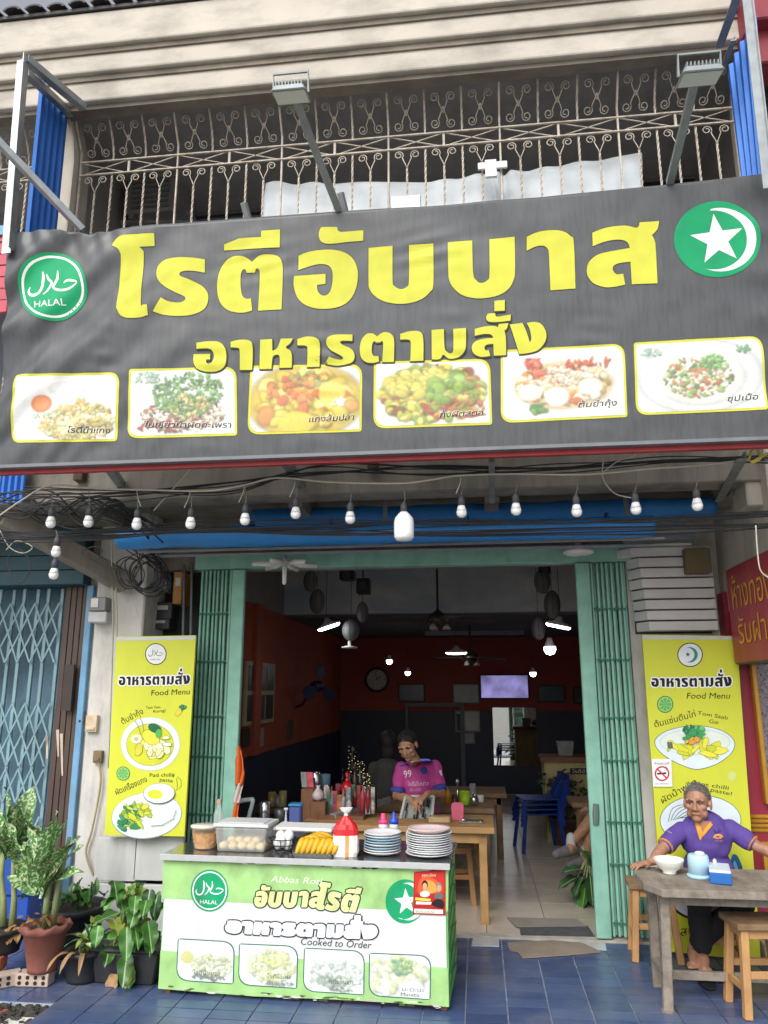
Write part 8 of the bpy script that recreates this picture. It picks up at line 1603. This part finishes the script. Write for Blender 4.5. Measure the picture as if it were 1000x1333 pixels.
for a_, b_ in ((sr, er), (sl, el)): d_ = (b_-a_).normalized(); mb = MB(); mb.lathe([(.061, -.02), (.064, 0), (.061, .02)], a_.lerp(b_, .62)+d_*.045, 24, d_); mb.build('cuff', bl, jer, smooth=True)
mb = MB(); mb.ell(hip, (.17, .13, .1))
for q in (-1, 1): mb.limb([hip+Vector((q*.08, 0, 0)), hip+Vector((q*.12, -.34, .0))], (.1, .085))
mesh_obj('shorts', remesh(mb, .01, 3), bl, pm_)
sc_ = SurfCanvas(jer, .004)
def zg(x, y): return (500+x*.12, 940+y*.12)
sc_.poly([zg(*p) for p in ((170, 470), (290, 425), (300, 440), (200, 480), (165, 490))], '#3a4a9c', 0); sc_.poly([zg(*p) for p in ((390, 400), (480, 400), (540, 430), (530, 440), (400, 430))], '#3a4a9c', 0)
sc_.poly([zg(*p) for p in ((290, 430), (385, 425), (335, 490))], '#a8765a', 1); sc_.line([zg(280, 432), zg(335, 494), zg(395, 425)], 1.2, '#2a2f5c', 2)
sc_.text('99', *zg(218, 605), 9.5, '#ece6ea', 1, -6, 10); sc_.poly(ellipse(*zg(432, 528), 4.4, 5, 16), '#3a4a9c', 1); sc_.text('โรตีอับบาส', *zg(255, 695), 5.5, '#e3cfe0', 1, -2, 28); sc_.text('อับบาส', *zg(280, 752), 4, '#d8c4d8', 1, -2, 15); sc_.poly([zg(595, 530), zg(620, 520), zg(635, 585), zg(615, 575)], '#e6dfe4', 1)
sc_.build('jersey_print', print_m, jer, cut=2.5)
stool('wooden stool under the person in the jersey', hip.x, hip.y+.02, .42, 0, .28, .24)
# dish tray with cutlery that the person handles
q = [at(528, 1038, Y=Yp-.28), at(565, 1038, Y=Yp-.28), at(562, 1070, Y=Yp-.42), at(521, 1069, Y=Yp-.42)]
t = thing('dish_tray', 'grey plastic tray with cutlery propped on the front inside table', 'tray', (q[2]+q[3])/2); n = (q[1]-q[0]).cross(q[3]-q[0]).normalized(); n = n if n.y < 0 else -n
mb = MB(); mb.add([p for p in q]+[p-n*.03 for p in q], BF[:0]+[(0,1,2,3),(7,6,5,4),(0,4,5,1),(1,5,6,2),(2,6,7,3),(3,7,4,0)]); mb.build('tray', M('grey_tray_plastic', '#8f9690', .5, .1, 12), t, bevel=.006)
for k in range(4): mb = MB(); mb.bar(q[k]+n*.008, q[(k+1) % 4]+n*.008, .02, .02, n); mb.build('rim', M('pale_tray_rim', '#a9b0aa', .5), t)
rg = random.Random(17)
for k in range(14): u, v = rg.uniform(.1, .9), rg.uniform(.1, .9); p = (q[0].lerp(q[1], u)).lerp(q[3].lerp(q[2], u), v)+n*.012; mb = MB(); d_ = (q[3]-q[0]).normalized(); mb.bar(p-d_*.03, p+d_*.03, .012, .006, n); mb.ell(p+d_*.035, (.012, .012, .006), 8, 6); mb.build('cutlery', chrome if k % 2 else blackp, t)
# ------------------------------------------------------------------ person with the back turned
Yw = 8.0; wm = thing('person', 'person in grey top and patterned trousers with the back turned, left of the jersey', 'person', (at(505, 1050, Y=Yw).x, Yw, 0)); hc = at(505, 968, Y=Yw+.05); sh_ = at(504, 996, Y=Yw); hp = at(503, 1030, Y=Yw)
mb = MB(); T = make_T(hc, R(170), 0, 0); head_solids(mb, T, 1); mb.limb([sh_+Vector((0, 0, -.03)), hc], (.055, .05)); mb.limb([sh_+Vector((-.13, 0, -.04)), sh_+Vector((-.18, .02, -.22)), sh_+Vector((-.1, .25, -.3))], (.05, .04, .03)); mb.limb([sh_+Vector((.13, 0, -.04)), sh_+Vector((.18, .02, -.22)), sh_+Vector((.1, .25, -.3))], (.05, .04, .03)); mb.limb([sh_+Vector((0, 0, -.08)), hp], (.12, .13))
for q_ in (-1, 1): mb.limb([hp+Vector((q_*.08, 0, -.03)), hp+Vector((q_*.09, .05, -.35)), Vector((hp.x+q_*.09, hp.y, .05))], (.09, .06, .04)); mb.limb([Vector((hp.x+q_*.09, hp.y, .04)), Vector((hp.x+q_*.1, hp.y+.16, .03))], (.036, .028)); hand(mb, sh_+Vector((q_*.1, .25, -.3)), (0, 1, -.2), (0, 0, 1), q_)
mesh_obj('body', remesh(mb, .009, 2), skin_b, wm); mb = MB(); mb.ell(hc+Vector((0, -.01, .02)), (.1, .11, .12)); mb.ell(hc+Vector((0, -.05, -.07)), (.09, .06, .12)); mesh_obj('hair', remesh(mb, .012, 2), M('black_hair', '#15130f', .6, .2, 40, .3, bscale=150), wm)
mb = MB(); mb.limb([sh_+Vector((0, 0, -.06)), hp+Vector((0, 0, .03))], (.14, .15)); mb.limb([sh_+Vector((-.13, 0, -.03)), sh_+Vector((.13, 0, -.03))], (.065, .065)); mb.limb([sh_+Vector((-.13, 0, -.04)), sh_+Vector((-.175, .02, -.18))], (.066, .058)); mb.limb([sh_+Vector((.13, 0, -.04)), sh_+Vector((.175, .02, -.18))], (.066, .058)); mesh_obj('top', remesh(mb, .012, 3), M('dark_grey_top', '#4a4a48', .85, .1, 10), wm)
mb = MB(); mb.ell(hp, (.17, .14, .12))
for q_ in (-1, 1): mb.limb([hp+Vector((q_*.08, 0, -.03)), hp+Vector((q_*.09, .05, -.35)), Vector((hp.x+q_*.09, hp.y, .12))], (.11, .085, .075))
mesh_obj('trousers', remesh(mb, .012, 3), M('patterned_trousers', '#4a453f', .85, .2, 10, speck=('#8f887a', 40, .55)), wm)
# ------------------------------------------------------------------ person seated behind the right gate, legs crossed
hb = Vector((1.42, 8.05, .5)); lw_ = thing('person', 'person with crossed bare legs and grey sneakers, mostly hidden by the right gate', 'person', (1.35, 8.0, 0))
k1 = at(778, 1056, Y=7.75); a1 = at(744, 1098, Y=7.6); k2 = at(768, 1072, Y=7.7); a2 = at(762, 1112, Y=7.7); k1 = Vector((k1.x, 7.75, k1.z+.02))
mb = MB(); sh_ = hb+Vector((.02, .08, .5)); T = make_T(sh_+Vector((0, -.03, .2)), R(-30), R(10), 0); head_solids(mb, T, 1); mb.limb([sh_, sh_+Vector((0, -.02, .14))], (.06, .055)); mb.limb([hb, hb+Vector((0, .05, .25)), sh_+Vector((0, 0, -.08))], (.13, .13, .13)); mb.limb([sh_+Vector((-.16, 0, -.05)), sh_+Vector((.16, 0, -.05))], (.055, .055))
hd_ = at(768, 1052, Y=7.7)
for q_ in (-1, 1): mb.limb([sh_+Vector((q_*.17, 0, -.05)), sh_+Vector((q_*.2, -.08, -.28)), hd_+Vector((.1+q_*.03, .08, 0))], (.05, .04, .028)); hand(mb, hd_+Vector((.1+q_*.03, .08, 0)), (-.8, -.4, 0), (0, 0, 1), q_, 1, .4)
for k_, a_ in ((k1, a1), (k2, a2)): mb.limb([hb, k_, k_.lerp(a_, .4)+Vector((.02, 0, 0)), a_], (.09, .062, .058, .036)); mb.limb([a_, a_+Vector((-.02, -.03, -.05))], (.036, .04)); mb.limb([a_+Vector((0, 0, -.05)), a_+Vector((-.13, -.09, -.06))], (.035, .026))
mesh_obj('body', remesh(mb, .008, 2), skin_b, lw_)
mb = MB(); mb.limb([hb+Vector((0, .02, .05)), sh_+Vector((0, 0, -.07))], (.155, .155)); mb.limb([sh_+Vector((-.17, 0, -.05)), sh_+Vector((.17, 0, -.05))], (.07, .07)); mesh_obj('shirt', remesh(mb, .012, 3), M('dim_brown_shirt', '#4f3f38', .8), lw_); mb = MB(); mb.ell(hb, (.17, .15, .11))
for k_ in (k1, k2): mb.limb([hb, hb.lerp(k_, .7)], (.11, .085))
mesh_obj('shorts', remesh(mb, .012, 3), M('olive_shorts', '#5a5a3a', .8), lw_); head_extras(lw_, T, 1, MATS['black_hair'], MATS['dark_brow'])
for a_, nm in ((a1, 'a'), (a2, 'b')):
    mb = MB(); mb.limb([a_+Vector((0, .01, .05)), a_+Vector((-.005, 0, -.02))], (.042, .046)); mesh_obj('sock', remesh(mb, .008, 2), M('white_sock', '#c9c9c6', .85), lw_)
    mb = MB(); mb.limb([a_+Vector((.02, .03, -.055)), a_+Vector((-.05, -.03, -.06)), a_+Vector((-.15, -.1, -.075))], (.052, .05, .038)); mesh_obj('sneaker', remesh(mb, .008, 3), M('grey_sneaker', '#76777a', .7, .15, 30), lw_)
stool('wooden stool under the person behind the right gate', 1.42, 8.08, .42, 0)
bpy.data.scenes.remove(TS)
